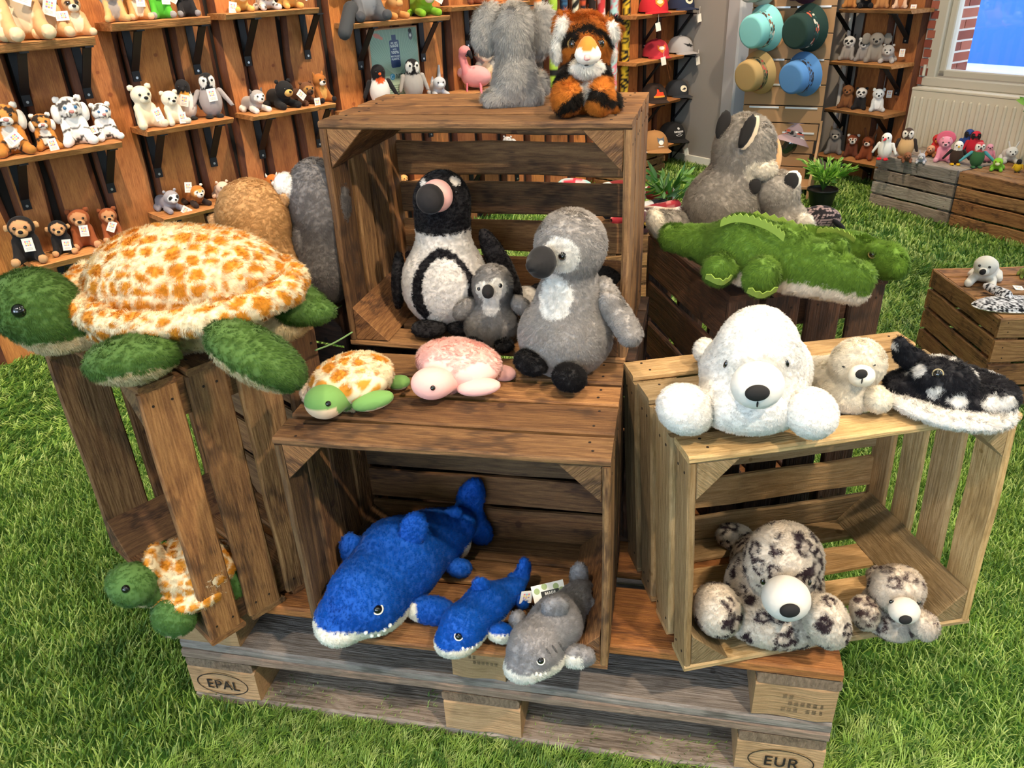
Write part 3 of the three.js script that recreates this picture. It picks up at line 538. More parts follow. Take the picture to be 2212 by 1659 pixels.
// hang tag: small printed card on a thread
const tagTex = textPlate(0.03, 0.045, 96, (c, w, h) => { c.fillStyle = '#f4f1e8'; c.fillRect(0, 0, w, h); const k = ['#e4586a', '#f3a62f', '#f4d648', '#5bb7c9', '#8b6fb5', '#d8b59a']; for (let r = 0; r < 3; r++) for (let q = 0; q < 3; q++) { c.fillStyle = k[(r * 2 + q * 3) % 6]; c.globalAlpha = 0.75; c.fillRect(w * (0.22 + q * 0.19), h * (0.2 + r * 0.14), w * 0.15, h * 0.11); } c.globalAlpha = 0.6; c.fillStyle = '#8d857c'; for (let r = 0; r < 3; r++) c.fillRect(w * 0.2, h * (0.72 + r * 0.07), w * 0.6, h * 0.025); });
const tagFace = new THREE.MeshStandardMaterial({ map: tagTex, roughness: 0.55 }), tagEdge = M('#efece2', { roughness: 0.6 });
function hangTag(g, fr, c, w, h, ang = 0, yaw = 0) {
  const m = mesh('tag', new THREE.BoxGeometry(w, h, 0.0008), [tagEdge, tagEdge, tagEdge, tagEdge, tagFace, tagEdge], g, c.clone().sub(fr.base));
  m.quaternion.setFromRotationMatrix(new THREE.Matrix4().makeBasis(RT, UP, RT.clone().cross(UP))); m.rotateY(yaw); m.rotateZ(-ang * Math.PI / 180); return m;
}
function voronoi(x, y, z) { // distance to the nearest and second nearest of jittered points
  const xi = Math.floor(x), yi = Math.floor(y), zi = Math.floor(z); let a = 9, b = 9;
  for (let k = -1; k < 2; k++) for (let j = -1; j < 2; j++) for (let i = -1; i < 2; i++) { const X = xi + i, Y = yi + j, Z = zi + k, d = Math.hypot(X + 0.15 + 0.7 * hash(X, Y, Z) - x, Y + 0.15 + 0.7 * hash(Y, Z, X + 9) - y, Z + 0.15 + 0.7 * hash(Z, X + 5, Y) - z); if (d < a) { b = a; a = d; } else if (d < b) b = d; }
  return [a, b];
}
const mixc = (a, b, t) => { const p = RGB(a), q = RGB(b); return [lerp(p[0], q[0], t), lerp(p[1], q[1], t), lerp(p[2], q[2], t)]; };
// ---------------------------------------------------------------- the large soft toys on the crates
const CREAM = '#d9c39c', GREEN = '#4b6a30', ORANGE = '#cd8a2c';
const giraffe = (size, thr = 0.13, o = ORANGE, c = '#e6d6b4') => (x, y, z) => { const w = size * 0.35, [a, b] = voronoi(x / size + (noise(x * 40, y * 40, z * 40) - 0.5) * w, y / size, z / size); return mixc(c, o, sstep(thr, thr + 0.16, b - a)); };
function turtle(label, fr, q, o) {
  const sp = giraffe(o.spot, o.thr, o.orange), green = RGB(o.green ?? GREEN), prims = q.prims, shell = prims.filter((e) => e.part && e.part.startsWith('shell'));
  const g = plush('plush_turtle', label, 'soft toy', fr, prims, { k: o.k ?? 0.012, cell: o.cell ?? 0.006, pat: (x, y, z, col) => col === SPOT ? sp(x, y, z) : col, furPat: !!o.fur, fur: o.fur, group: null });
  return g;
}
const SPOT = RGB('#fffffe');
{ // giant turtle lying across the left crate
  const f = frame(400, 748, 0.79), p = f.p;
  const yl = p(90, 722, -0.04).y;
  const prims = [
    E(p(78, 664, -0.03), 92, 80, 78, GREEN), K(p(120, 690, -0.03), p(220, 700, 0), 62, 50, GREEN), E(p(400, 700, 0.02), 190, 42, 110, CREAM), E(p(610, 690, 0.02), 60, 40, 60, CREAM), E(p(130, 735, -0.03), 60, 16, 40, CREAM),
    E(p(396, 605, 0.03), 214, 104, 132, SPOT, { ang: -3, part: 'shell@', k: 0.02 }), E(p(330, 566, 0.03), 120, 66, 100, SPOT, { ang: -8, part: 'shell@' }), E(p(480, 580, 0.04), 130, 70, 100, SPOT, { ang: 12, part: 'shell@' }), E(p(394, 660, 0.02), 225, 42, 150, SPOT, { ang: -8, part: 'shell@', k: 0.012 }),
    ...[[190, 598, 0.09], [160, 628, 0.03], [172, 672, -0.03], [235, 700, -0.075], [330, 706, -0.1], [440, 692, -0.1], [545, 664, -0.08], [622, 628, -0.03], [634, 600, 0.03], [610, 582, 0.08]].map((e, k, l) => k ? K(p(...l[k - 1]), p(...e), 32, 32, SPOT, { part: 'shell@', k: 0.006 }) : E(p(...e), 30, 32, 30, SPOT, { part: 'shell@', k: 0.006 })),
    E(p(285, 776, -0.125), 103, 50, 72, GREEN, { ang: -9, part: 'flipper', under: CREAM, ut: 0.5, pitch: -18 }), E(p(553, 768, -0.13), 118, 54, 84, GREEN, { ang: 33, part: 'flipper', under: CREAM, ut: 0.52, pitch: -18 }),
    E(p(655, 643, 0.07), 58, 26, 40, GREEN, { ang: 32, part: 'flipper' }), E(p(655, 672, 0.0), 70, 27, 40, GREEN, { ang: 3, part: 'flipper' }),
  ];
  const sp = giraffe(0.0255, 0.1), cr = RGB(CREAM);
  const g = plush('plush_turtle', 'giant green sea turtle with orange spotted shell lying on the left crate', 'soft toy', f, prims, {
    k: 0.02, cell: 0.006, pat: (x, y, z, c) => c === SPOT ? sp(x, y, z) : (c === RGB(GREEN) && y < yl && x < p(240, 700, 0).x) ? cr : c, furPat: true,
    fur: { n: 30000, len: 0.0075, wide: 0.0065, lay: V(0.4, -0.5, 0), messy: 0.7, skip: [[p(42, 671, -0.11), 0.014]] } });
  eye(g, f, [42, 671], 0.0105);
}
{ // turtle looking out of the left crate
  const f = frame(330, 1370, 0.31), p = f.p, sp = giraffe(0.022, 0.1), yl = p(280, 1298, -0.02).y;
  const g = plush('plush_turtle', 'small turtle with orange spotted shell peeking out of the left crate', 'soft toy', f, [
    E(p(284, 1262, -0.02), 52, 46, 45, '#4c6f36'), K(p(310, 1275, 0), p(350, 1280, 0.02), 34, 30, '#4c6f36'), E(p(400, 1270, 0.05), 80, 30, 60, CREAM),
    E(p(412, 1225, 0.05), 94, 58, 75, SPOT, { part: 'shell@' }), E(p(335, 1225, 0.02), 20, 52, 46, SPOT, { part: 'shell@', ang: 8, k: 0.004 }), E(p(405, 1272, 0.03), 85, 26, 70, SPOT, { part: 'shell@', k: 0.004 }),
    E(p(375, 1332, -0.01), 47, 46, 34, '#4c6f36', { part: 'flipper', under: CREAM, ut: 0.72 }), E(p(505, 1262, 0.06), 22, 40, 26, '#4c6f36', { part: 'flipper' }),
  ], { k: 0.012, cell: 0.005, pat: (x, y, z, c) => c === SPOT ? sp(x, y, z) : (y < yl && x < p(320, 1280).x && c !== RGB(CREAM)) ? RGB(CREAM) : c, furPat: true, fur: { n: 5000, len: 0.006, wide: 0.0065, skip: [[p(272, 1272, -0.05), 0.01]] } });
  eye(g, f, [272, 1272], 0.0068);
}
{ // small turtle on the shark crate
  const f = frame(760, 886, 0.695), p = f.p, sp = giraffe(0.027, 0.16), gr = '#6b9650', yl = p(700, 889, -0.06).y;
  const g = plush('plush_turtle', 'small turtle with white and orange shell on the shark crate', 'soft toy', f, [
    E(p(701, 868, -0.03), 44, 36, 38, gr), K(p(725, 865, -0.02), p(770, 850, 0.02), 24, 26, gr), E(p(775, 862, 0.02), 60, 14, 40, CREAM),
    E(p(760, 818, 0.03), 92, 48, 76, SPOT, { part: 'shell', ang: -10 }),
    E(p(805, 866, -0.02), 49, 19, 24, gr, { part: 'flipper', ang: -14, under: CREAM, ut: 0.55 }), E(p(862, 826, 0.06), 25, 15, 20, gr, { part: 'flipper', ang: -5, under: CREAM, ut: 0.45 }), E(p(664, 845, 0.05), 14, 26, 22, gr, { part: 'flipper' }),
  ], { k: 0.01, cell: 0.004, pat: (x, y, z, c) => c === SPOT ? sp(x, y, z) : (y < yl && x < p(745, 880).x && c !== RGB(CREAM)) ? RGB('#dcc0a0') : c, furPat: true, fur: { n: 6000, len: 0.0058, wide: 0.006, skip: [[p(701, 868, -0.03), 0.038], [p(805, 866, -0.02), 0.04], [p(862, 826, 0.06), 0.02]] } });
  eye(g, f, [709, 872], 0.0045);
}
{ // pink turtle
  const f = frame(1000, 850, 0.695), p = f.p, pk = '#e8b3ac', pl = '#eebfb8';
  const g = plush('plush_turtle', 'pale pink sea turtle lying on the shark crate', 'soft toy', f, [
    E(p(933, 828, -0.03), 46, 34, 36, pk), K(p(955, 825, -0.02), p(990, 815, 0.01), 26, 28, pk),
    E(p(992, 784, 0.03), 92, 44, 72, pl, { part: 'shell', ang: 10 }),
    E(p(1034, 836, -0.02), 49, 18, 24, pk, { part: 'flipper', under: '#d9b59a', ut: 0.6, ang: -4 }), E(p(1088, 806, 0.05), 28, 16, 22, pk, { part: 'flipper', under: '#d9b59a', ut: 0.6, ang: 8 }),
  ], { k: 0.01, cell: 0.004, fur: { n: 6000, len: 0.0065, wide: 0.006, messy: 0.9, skip: [[p(933, 828, -0.03), 0.038], [p(1034, 836, -0.02), 0.04], [p(1088, 806, 0.05), 0.023]] } });
  eye(g, f, [935, 838], 0.0042);
}
// ---- sharks
function shark(label, f, spine, fins, o) {
  const { h } = f, prims = [];
  for (let k = 0; k + 1 < spine.length; k++) prims.push(K(spine[k][0], spine[k + 1][0], spine[k][1], spine[k + 1][1], o.top, o.belly ? { } : {}));
  for (const e of o.extra ?? []) prims.push(e);
  prims.push(...fins);
  return plush('plush_shark', label, 'soft toy', f, prims, { k: o.k ?? 0.014, cell: o.cell ?? 0.0055, pat: o.pat, furPat: !!o.pat, fur: o.fur });
}
{ // big blue shark: nose at the front left, tail at the back right
  const f = frame(800, 1385, 0.305), { h, p } = f, B = '#0e52b0', Wt = '#e9e6d8';
  const nose = h(728, 1330, 0.345), head = h(790, 1290, 0.368), mid = h(862, 1210, 0.375), rear = h(935, 1165, 0.365), tb = h(990, 1135, 0.375);
  const fin = (c, rx, ry, rz, o) => E(c, rx, ry, rz, B, { part: 'fin', ...o });
  const cut = (x, y, z) => { // belly is pale below a line that rises towards the mouth corner
    const t = clamp((x - nose.x) / (mid.x - nose.x), 0, 1); return 0.352 - 0.004 * t; };
  const g = shark('large blue plush shark at the left of the shark crate', f, [[nose, 42], [head, 80], [mid, 88], [rear, 62], [tb, 38]], [
    fin(h(893, 1146, 0.455), 30, 48, 15, { ang: 18 }), fin(p(966, 1122, 0.2), 42, 21, 14, { ang: -42 }), fin(p(766, 1194, 0.12), 29, 50, 20, { ang: -8 }), fin(h(932, 1318, 0.325), 58, 32, 26, { ang: 14 }), fin(h(990, 1226, 0.33), 30, 20, 20, { ang: 20 }),
    E(p(1012, 1098, 0.245), 31, 66, 15, B, { ang: 14, part: 'tail_fin@' }), E(p(1030, 1142, 0.245), 30, 44, 15, B, { ang: -26, part: 'tail_fin@' }), K(p(1022, 1062, 0.245), p(1028, 1046, 0.245), 20, 10, B, { part: 'tail_fin@' }),
  ], { top: B, cell: 0.0055, k: 0.02, extra: [E(h(735, 1345, 0.335), 52, 34, 60, B), E(h(815, 1318, 0.335), 62, 26, 45, B), E(h(994, 1180, 0.34), 18, 26, 18, Wt)],
    pat: (x, y, z, c) => c === RGB(B) && y < cut(x, y, z) && x < h(905, 1300, 0.33).x && z > h(905, 1250, 0.33).z ? RGB(Wt) : c, fur: { n: 15000, len: 0.005, wide: 0.0055, lay: V(0.5, -0.4, -0.6), messy: 0.6, skip: [[p(816, 1315, -0.03), 0.009]] } });
  eye(g, f, [816, 1316], 0.0075, { ring: true });
  for (const [x, y] of [[790, 1378], [803, 1384], [818, 1382], [830, 1372], [842, 1362]]) lump('tooth', g, f, [x, y - 12], 5, 7, 4, M('#f2f0e8', { roughness: 0.8 }));
}
{ // small blue shark
  const f = frame(1000, 1408, 0.305), { h, p } = f, B = '#0e52b0', Wt = '#e9e6d8';
  const nose = h(968, 1385, 0.325), head = h(1000, 1355, 0.338), mid = h(1052, 1305, 0.34), rear = h(1095, 1280, 0.335), tb = h(1118, 1265, 0.34);
  const g = shark('small blue plush shark between the large blue and the grey shark', f, [[nose, 26], [head, 46], [mid, 44], [rear, 26], [tb, 16]], [
    E(h(1040, 1268, 0.378), 20, 26, 10, B, { part: 'fin', ang: -16 }), E(h(1082, 1368, 0.325), 30, 22, 18, B, { part: 'fin', ang: 20 }), E(h(995, 1322, 0.34), 16, 20, 14, B, { part: 'fin', ang: -30 }), E(h(1128, 1300, 0.33), 14, 18, 12, B, { part: 'fin' }),
    E(p(1130, 1238, 0.125), 15, 42, 9, B, { ang: 8, part: 'tail_fin@' }), E(p(1112, 1252, 0.125), 18, 12, 9, B, { ang: 30, part: 'tail_fin@' }),
  ], { top: B, cell: 0.0045, k: 0.014, extra: [E(h(985, 1388, 0.324), 40, 24, 34, B)],
    pat: (x, y, z, c) => c === RGB(B) && y < 0.332 && x < h(1098, 1330, 0.32).x && x < 0.02 && z > h(1060, 1330, 0.32).z ? RGB(Wt) : c, fur: { n: 6500, len: 0.0048, wide: 0.0055, lay: V(0.5, -0.4, -0.6), messy: 0.6, skip: [[h(991, 1372, 0.345), 0.008]] } });
  eye(g, f, [991, 1374], 0.0062, { ring: true });
  for (const [x, y] of [[1000, 1410], [1010, 1411], [1020, 1408], [1029, 1402]]) lump('tooth', g, f, [x, y - 9], 3, 5, 3, M('#f2f0e8', { roughness: 0.8 }));
  const t1 = hangTag(g, f, h(1137, 1290, 0.345), 0.022, 0.026, 12, 0.3), t2 = tagCard(g, f, h(1187, 1285, 0.35));
}
function tagCard(g, f, c) {
  const t = textPlate(0.055, 0.04, 220, (x, w, hh) => { x.fillStyle = '#e9e7dc'; x.fillRect(0, 0, w, hh); x.fillStyle = '#9fb07a'; for (const [a, b] of [[0.15, 0.25], [0.4, 0.12], [0.75, 0.2], [0.9, 0.4]]) { x.beginPath(); x.ellipse(w * a, hh * b, w * 0.09, hh * 0.13, 0, 0, 7); x.fill(); } x.fillStyle = '#2e2f2c'; x.fillRect(w * 0.26, hh * 0.3, w * 0.56, hh * 0.56); x.fillStyle = '#e9e7dc'; x.font = `bold ${hh * 0.17}px sans-serif`; x.textAlign = 'center'; x.fillText('MADE', w * 0.54, hh * 0.47); x.fillText('100%', w * 0.54, hh * 0.68); x.font = `${hh * 0.09}px sans-serif`; x.fillText('RECYCLED', w * 0.54, hh * 0.8); });
  const m = mesh('tag', new THREE.BoxGeometry(0.056, 0.041, 0.001), [tagEdge, tagEdge, tagEdge, tagEdge, new THREE.MeshStandardMaterial({ map: t, roughness: 0.5 }), tagEdge], g, c.clone().sub(f.base));
  m.quaternion.setFromRotationMatrix(new THREE.Matrix4().makeBasis(RT, UP, RT.clone().cross(UP))); m.rotateX(-0.5); m.rotateZ(0.2); return m;
}
{ // grey shark leaning out of the crate at the right
  const f = frame(1180, 1450, 0.305), { h, p } = f, B = '#8b8a8d', Wt = '#e6e3d9';
  const nose = h(1118, 1440, 0.325), head = h(1152, 1400, 0.345), mid = h(1202, 1345, 0.352), rear = h(1240, 1300, 0.345), tb = h(1252, 1275, 0.35);
  const g = shark('grey plush shark at the right with its nose over the crate edge', f, [[nose, 26], [head, 52], [mid, 52], [rear, 32], [tb, 22]], [
    E(h(1200, 1312, 0.40), 28, 30, 13, B, { part: 'fin', ang: 40 }), E(h(1247, 1418, 0.325), 38, 26, 20, B, { part: 'fin', ang: 5 }), E(h(1122, 1350, 0.325), 20, 36, 18, B, { part: 'fin', ang: -8 }), E(h(1272, 1312, 0.335), 14, 24, 14, B, { part: 'fin' }),
    E(p(1250, 1246, 0.15), 19, 38, 12, B, { ang: 4, part: 'tail_fin@' }), E(p(1262, 1272, 0.15), 18, 20, 12, B, { ang: -30, part: 'tail_fin@' }),
  ], { top: B, cell: 0.0045, k: 0.015, extra: [E(h(1140, 1440, 0.325), 42, 26, 34, B), E(h(1180, 1425, 0.325), 38, 22, 30, B)],
    pat: (x, y, z, c) => { if (c !== RGB(B)) return c; if (y < 0.336 && z > h(1220, 1380, 0.32).z && x < 0.09) return RGB(Wt); return c; }, fur: { n: 8000, len: 0.0055, wide: 0.0055, lay: V(0.4, -0.4, -0.6), messy: 0.8, skip: [[h(1168, 1424, 0.345), 0.008]] } });
  eye(g, f, [1168, 1427], 0.0055, { ring: true });
  for (let k = 0; k < 3; k++) { lump('gill', g, f, [1186 + k * 13, 1410 - k * 7], 2.2, 15, 3, M('#4c4b4e', { roughness: 0.9 }), { ang: -24 }); }
  for (const [x, y] of [[1158, 1462], [1167, 1464], [1178, 1460]]) lump('tooth', g, f, [x, y - 6], 4, 6, 3, M('#f2f0e8', { roughness: 0.8 }));
}
// ---- penguins
{ // black and white penguin in the upper crate
  const f = frame(940, 722, 0.707), p = f.p, Bk = '#171518', Wt = '#dcd6cf', Pk = '#e3b0ab';
  const g = plush('plush_penguin', 'large black and white penguin with pink beak patch standing in the upper crate', 'soft toy', f, [
    E(p(962, 612, 0.045), 94, 92, 80, Wt), K(p(958, 510, 0.05), p(962, 580, 0.045), 58, 76, Wt), E(p(955, 430, 0.04), 58, 58, 56, Bk), K(p(955, 440, 0.045), p(956, 468, 0.05), 57, 60, Bk),
    E(p(944, 423, -0.012), 35, 34, 30, Pk, { part: 'beak_patch', bare: true }), E(p(929, 430, -0.04), 31, 31, 34, Bk, { part: 'beak', bare: true }),
    E(p(861, 606, 0.06), 14, 62, 30, Bk, { part: 'flipper', ang: 6 }), E(p(1082, 575, 0.08), 24, 88, 30, Bk, { part: 'flipper', ang: -24 }),
    E(p(927, 709, -0.01), 40, 15, 32, Bk, { part: 'foot' }), E(p(1000, 705, 0.0), 36, 15, 32, Bk, { part: 'foot' }),
    // painted fabric panels: dark horseshoe round a pale belly, white brows
    E(p(958, 655, -0.035), 90, 134, 66, Bk, { paint: true, on: 'body' }), E(p(960, 642, -0.05), 65, 96, 74, Wt, { paint: true, on: 'body' }), E(p(962, 715, -0.04), 62, 40, 64, Wt, { paint: true, on: 'body' }),
    E(p(986, 394, 0.0), 24, 12, 40, '#e6e0da', { paint: true, on: 'body', ang: 30 }), E(p(908, 398, 0.0), 13, 10, 40, '#e6e0da', { paint: true, on: 'body', ang: -40 }),
  ], { k: 0.014, cell: 0.0055, furPat: true, fur: { n: 14000, len: 0.004, wide: 0.0055, messy: 0.5, skip: [[p(931, 430, -0.03), 0.034]] } });
  eye(g, f, [985, 415], 0.004);
}
{ // partly hidden black plush behind the grey penguins
  const f = frame(1240, 660, 0.707), p = f.p;
  plush('plush_penguin', 'black penguin lying at the back of the upper crate behind the grey ones', 'soft toy', f, [E(p(1200, 645, 0.06), 75, 34, 55, '#171518'), E(p(1300, 620, 0.06), 50, 46, 40, '#171518'), E(p(1135, 640, 0.03), 30, 22, 24, '#d8d3cc', { part: 'flipper' })], { cell: 0.008, fur: { n: 2500, len: 0.004, wide: 0.006 } });
}
{ // small grey penguin
  const f = frame(1060, 752, 0.707), p = f.p, G = '#8a8683', Wt = '#dcd8d1', Bk = '#151416';
  const g = plush('plush_penguin', 'small grey penguin chick with white face in the upper crate', 'soft toy', f, [
    E(p(1061, 700, 0.035), 57, 50, 50, G), E(p(1064, 616, 0.03), 43, 42, 42, G), K(p(1064, 640, 0.03), p(1062, 690, 0.035), 34, 46, G),
    E(p(1004, 667, 0.03), 30, 18, 16, G, { part: 'flipper', ang: -40 }), E(p(1124, 660, 0.03), 28, 17, 14, G, { part: 'flipper', ang: 42 }),
    E(p(1024, 740, 0.0), 19, 11, 22, Bk, { part: 'foot' }), E(p(1089, 745, -0.01), 21, 12, 24, Bk, { part: 'foot' }), E(p(1054, 630, -0.012), 14, 15, 18, Bk, { part: 'beak', bare: true }),
    E(p(1040, 628, -0.005), 22, 22, 22, Wt, { paint: true, on: 'body' }), E(p(1075, 624, -0.004), 24, 24, 24, Wt, { paint: true, on: 'body' }), E(p(1060, 665, -0.01), 26, 26, 28, Wt, { paint: true, on: 'body' }),
  ], { k: 0.01, cell: 0.0045, furPat: true, fur: { n: 7500, len: 0.006, wide: 0.0055, messy: 0.8, skip: [[p(1054, 630, -0.01), 0.013], [p(1080, 617, -0.01), 0.006], [p(1034, 624, -0.01), 0.006]] } });
  eye(g, f, [1080, 617], 0.0045, { ring: '#ded9d0' }); eye(g, f, [1035, 624], 0.004, { ring: '#ded9d0' });
}
{ // big grey penguin standing in front of the upper crate
  const f = frame(1225, 832, 0.695), p = f.p, G = '#98938f', Wt = '#e6e3dd', Bk = '#141315';
  const g = plush('plush_penguin', 'large grey penguin chick with black beak standing before the upper crate', 'soft toy', f, [
    E(p(1222, 722, 0.055), 101, 90, 84, G), E(p(1232, 640, 0.055), 70, 66, 62, G), E(p(1233, 530, 0.05), 77, 74, 70, G),
    K(p(1300, 622, 0.05), p(1362, 722, 0.0), 24, 26, G, { part: 'flipper', label: 'grey flipper hanging out of the crate' }), E(p(1335, 680, 0.025), 28, 62, 18, G, { part: 'flipper@a', ang: -32 }),
    E(p(1146, 783, 0.005), 38, 22, 36, Bk, { part: 'foot', ang: 22 }), E(p(1230, 815, -0.03), 37, 25, 40, Bk, { part: 'foot', ang: 12 }),
    E(p(1170, 566, -0.016), 30, 32, 36, Bk, { part: 'beak@', ang: 18, bare: true }), K(p(1168, 568, -0.03), p(1148, 574, -0.055), 24, 15, Bk, { part: 'beak@', bare: true }),
    E(p(1200, 565, -0.02), 66, 56, 66, Wt, { paint: true, on: 'body', ang: 12 }), E(p(1158, 525, 0.0), 18, 26, 40, Wt, { paint: true, on: 'body' }), E(p(1193, 645, 0.0), 48, 54, 64, Wt, { paint: true, on: 'body' }),
  ], { k: 0.02, cell: 0.006, furPat: true, fur: { n: 20000, len: 0.0062, wide: 0.006, messy: 0.7, skip: [[p(1166, 565, -0.016), 0.026], [p(1215, 553, -0.02), 0.01]] } });
  eye(g, f, [1215, 553], 0.0068);
}
// ---- elephant and tiger on top
{
  const f = frame(1118, 226, 1.09), p = f.p, G = '#a8a49e';
  const g = plush('plush_elephant', 'grey fluffy elephant sitting on the upper crate, seen from behind', 'soft toy', f, [
    E(p(1113, 70, 0.005), 42, 54, 46, G), E(p(1113, 178, 0.0), 43, 48, 42, G), K(p(1113, 100, 0.005), p(1113, 165, 0.0), 32, 38, G), E(p(1072, 212, -0.01), 32, 17, 24, G), E(p(1150, 208, -0.005), 22, 20, 24, G),
    E(p(1054, 62, 0.024), 33, 49, 18, G, { part: 'ear', ang: 10 }), E(p(1174, 64, 0.024), 31, 46, 18, G, { part: 'ear', ang: -8 }), E(p(1166, 180, 0.02), 16, 24, 18, '#a5a19b', { part: 'arm', ang: -14 }), E(p(1160, 117, 0.045), 18, 7, 12, '#d8d4cd', { part: 'mouth' }),
  ], { k: 0.014, cell: 0.0055, fur: { n: 13000, len: 0.011, wide: 0.0055, messy: 0.9, lay: V(0, -0.6, 0) } });
}
{
  const f = frame(1266, 244, 1.09), p = f.p, O = '#c3762c', Bk = '#1c1712', Wt = '#e8e3da';
  const headc = p(1264, 85, 0.03), stripe = (x, y, z, c) => {
    if (c !== RGB(O)) return c; const d = V(x, y, z).sub(f.base), w = fbm(x * 16, y * 16, z * 16), s = Math.sin(d.y * 150 + Math.abs(x - headc.x) * 70 + w * 5.5), q = mixc(O, '#9a4f1c', noise(x * 30, y * 30, z * 30) * 0.8);
    return mixc(q, Bk, sstep(0.34, 0.5, s)); };
  const g = plush('plush_tiger', 'orange striped tiger sitting on the right corner of the upper crate', 'soft toy', f, [
    E(p(1265, 88, 0.03), 58, 53, 52, O), E(p(1262, 185, 0.03), 54, 52, 46, O), K(p(1264, 120, 0.03), p(1262, 180, 0.03), 42, 48, O),
    E(p(1224, 212, -0.02), 30, 32, 40, O), E(p(1295, 212, -0.02), 29, 32, 40, O), E(p(1322, 224, 0.02), 18, 20, 26, O), E(p(1226, 185, 0.0), 26, 30, 26, O), E(p(1296, 180, 0.0), 26, 30, 26, O),
    E(p(1217, 52, 0.03), 21, 25, 12, O, { part: 'ear', ang: 20 }), E(p(1325, 60, 0.03), 20, 24, 12, O, { part: 'ear', ang: -20 }), E(p(1214, 62, 0.012), 13, 22, 8, Wt, { part: 'inner_ear', ang: 18 }), E(p(1323, 68, 0.012), 12, 20, 8, Wt, { part: 'inner_ear', ang: -22 }), E(p(1205, 100, 0.02), 12, 34, 12, Wt, { part: 'ruff', ang: 8 }), E(p(1318, 104, 0.03), 9, 26, 10, Wt, { part: 'ruff', ang: -8 }),
    E(p(1270, 120, -0.026), 29, 18, 26, Wt, { part: 'muzzle@', bare: true }), E(p(1269, 102, -0.024), 19, 22, 26, '#b9792a', { part: 'muzzle@', bare: true }), E(p(1268, 125, -0.05), 11, 9, 8, '#d9a3a0', { part: 'nose', bare: true }),
    E(p(1265, 147, -0.012), 36, 17, 22, Wt, { part: 'beard' }), E(p(1264, 178, -0.022), 18, 40, 20, Wt, { paint: true, on: 'body' }), E(p(1239, 94, -0.02), 15, 18, 24, Wt, { paint: true, on: 'body' }), E(p(1297, 92, -0.02), 13, 17, 24, Wt, { paint: true, on: 'body' }),
  ], { k: 0.012, cell: 0.0048, pat: stripe, furPat: true, fur: { n: 16000, len: 0.0095, wide: 0.0052, messy: 0.9, skip: [[p(1238, 95, -0.022), 0.009], [p(1293, 93, -0.022), 0.009]] } });
  eye(g, f, [1238, 95], 0.0072, { ring: '#7d6222', on: 'body' }); eye(g, f, [1296, 93], 0.0072, { ring: '#7d6222', on: 'body' });
  lump('mouth', g, f, [1267, 141], 5, 1.3, 2, M('#2a1f1a'));
}
// ---- meerkat and koala behind the giant turtle
{
  const f = frame(575, 650, 0.782), p = f.p, T = '#b48a5a';
  const g = plush('plush_meerkat', 'tan plush animal with small ears sitting behind the giant turtle, seen from behind', 'soft toy', f, [
    E(p(546, 468, 0.0), 78, 77, 66, T), E(p(585, 585, 0.0), 62, 74, 56, T), K(p(555, 500, 0), p(580, 570, 0), 66, 60, T), E(p(468, 478, -0.01), 22, 17, 12, '#c49a6c', { part: 'ear', ang: 20 }), E(p(461, 480, -0.004), 17, 15, 9, '#1c1713', { part: 'ear_edge', ang: 20 }), E(p(612, 432, 0.0), 14, 22, 10, '#c49a6c', { part: 'ear', ang: 20 }),
  ], { k: 0.02, cell: 0.007, fur: { n: 8000, len: 0.004, wide: 0.0065, messy: 0.2 } });
}
{
  const f = frame(700, 640, 0.782), p = f.p, G = '#6f6b6a';
  const g = plush('plush_koala', 'dark grey koala with white ear tuft sitting left of the upper crate', 'soft toy', f, [
    E(p(688, 430, 0.02), 66, 82, 60, G), E(p(700, 570, 0.03), 68, 84, 60, G), K(p(692, 470, 0.02), p(700, 560, 0.03), 54, 62, G), E(p(652, 520, 0.0), 20, 46, 26, G, { part: 'arm', ang: 6 }), E(p(617, 405, 0.0), 27, 32, 18, '#ece9e4', { part: 'ear' }),
  ], { k: 0.02, cell: 0.007, fur: { n: 8000, len: 0.0055, wide: 0.0065, messy: 0.4 } });
}
// ---- wolves and crocodiles on the back right crate
{
  const f = frame(1560, 508, 0.785), p = f.p, G = '#948d84', Wt = '#d9cfbc';
  const g = plush('plush_wolf', 'large grey wolf with black ears sitting behind the crocodiles, seen from behind', 'soft toy', f, [
    E(p(1608, 322, 0.03), 66, 70, 64, G), E(p(1560, 445, 0.03), 82, 72, 70, G), K(p(1600, 360, 0.03), p(1568, 430, 0.03), 52, 70, G), E(p(1640, 362, 0.0), 38, 24, 34, Wt, { part: 'cheek', ang: 10 }),
    E(p(1668, 335, 0.03), 19, 42, 30, '#c79a6a', { part: 'muzzle', ang: -6, bare: true }), E(p(1562, 270, 0.02), 16, 32, 10, '#141212', { part: 'ear', ang: 14, bare: true }), E(p(1613, 285, -0.042), 15, 38, 9, '#141212', { part: 'ear@', ang: 20, bare: true }), E(p(1619, 287, -0.036), 17, 40, 6, '#d8c2a4', { part: 'ear_lining', ang: 20, bare: true }),
    K(p(1490, 480, 0.03), p(1432, 478, 0.01), 22, 24, G, { part: 'tail@' }), E(p(1418, 482, 0.0), 20, 30, 22, Wt, { part: 'tail_tip', ang: -20 }),
    E(p(1632, 366, -0.02), 26, 22, 30, Wt, { paint: true, on: 'body' }),
  ], { k: 0.02, cell: 0.0065, furPat: true, fur: { n: 14000, len: 0.008, wide: 0.006, messy: 0.9 } });
}
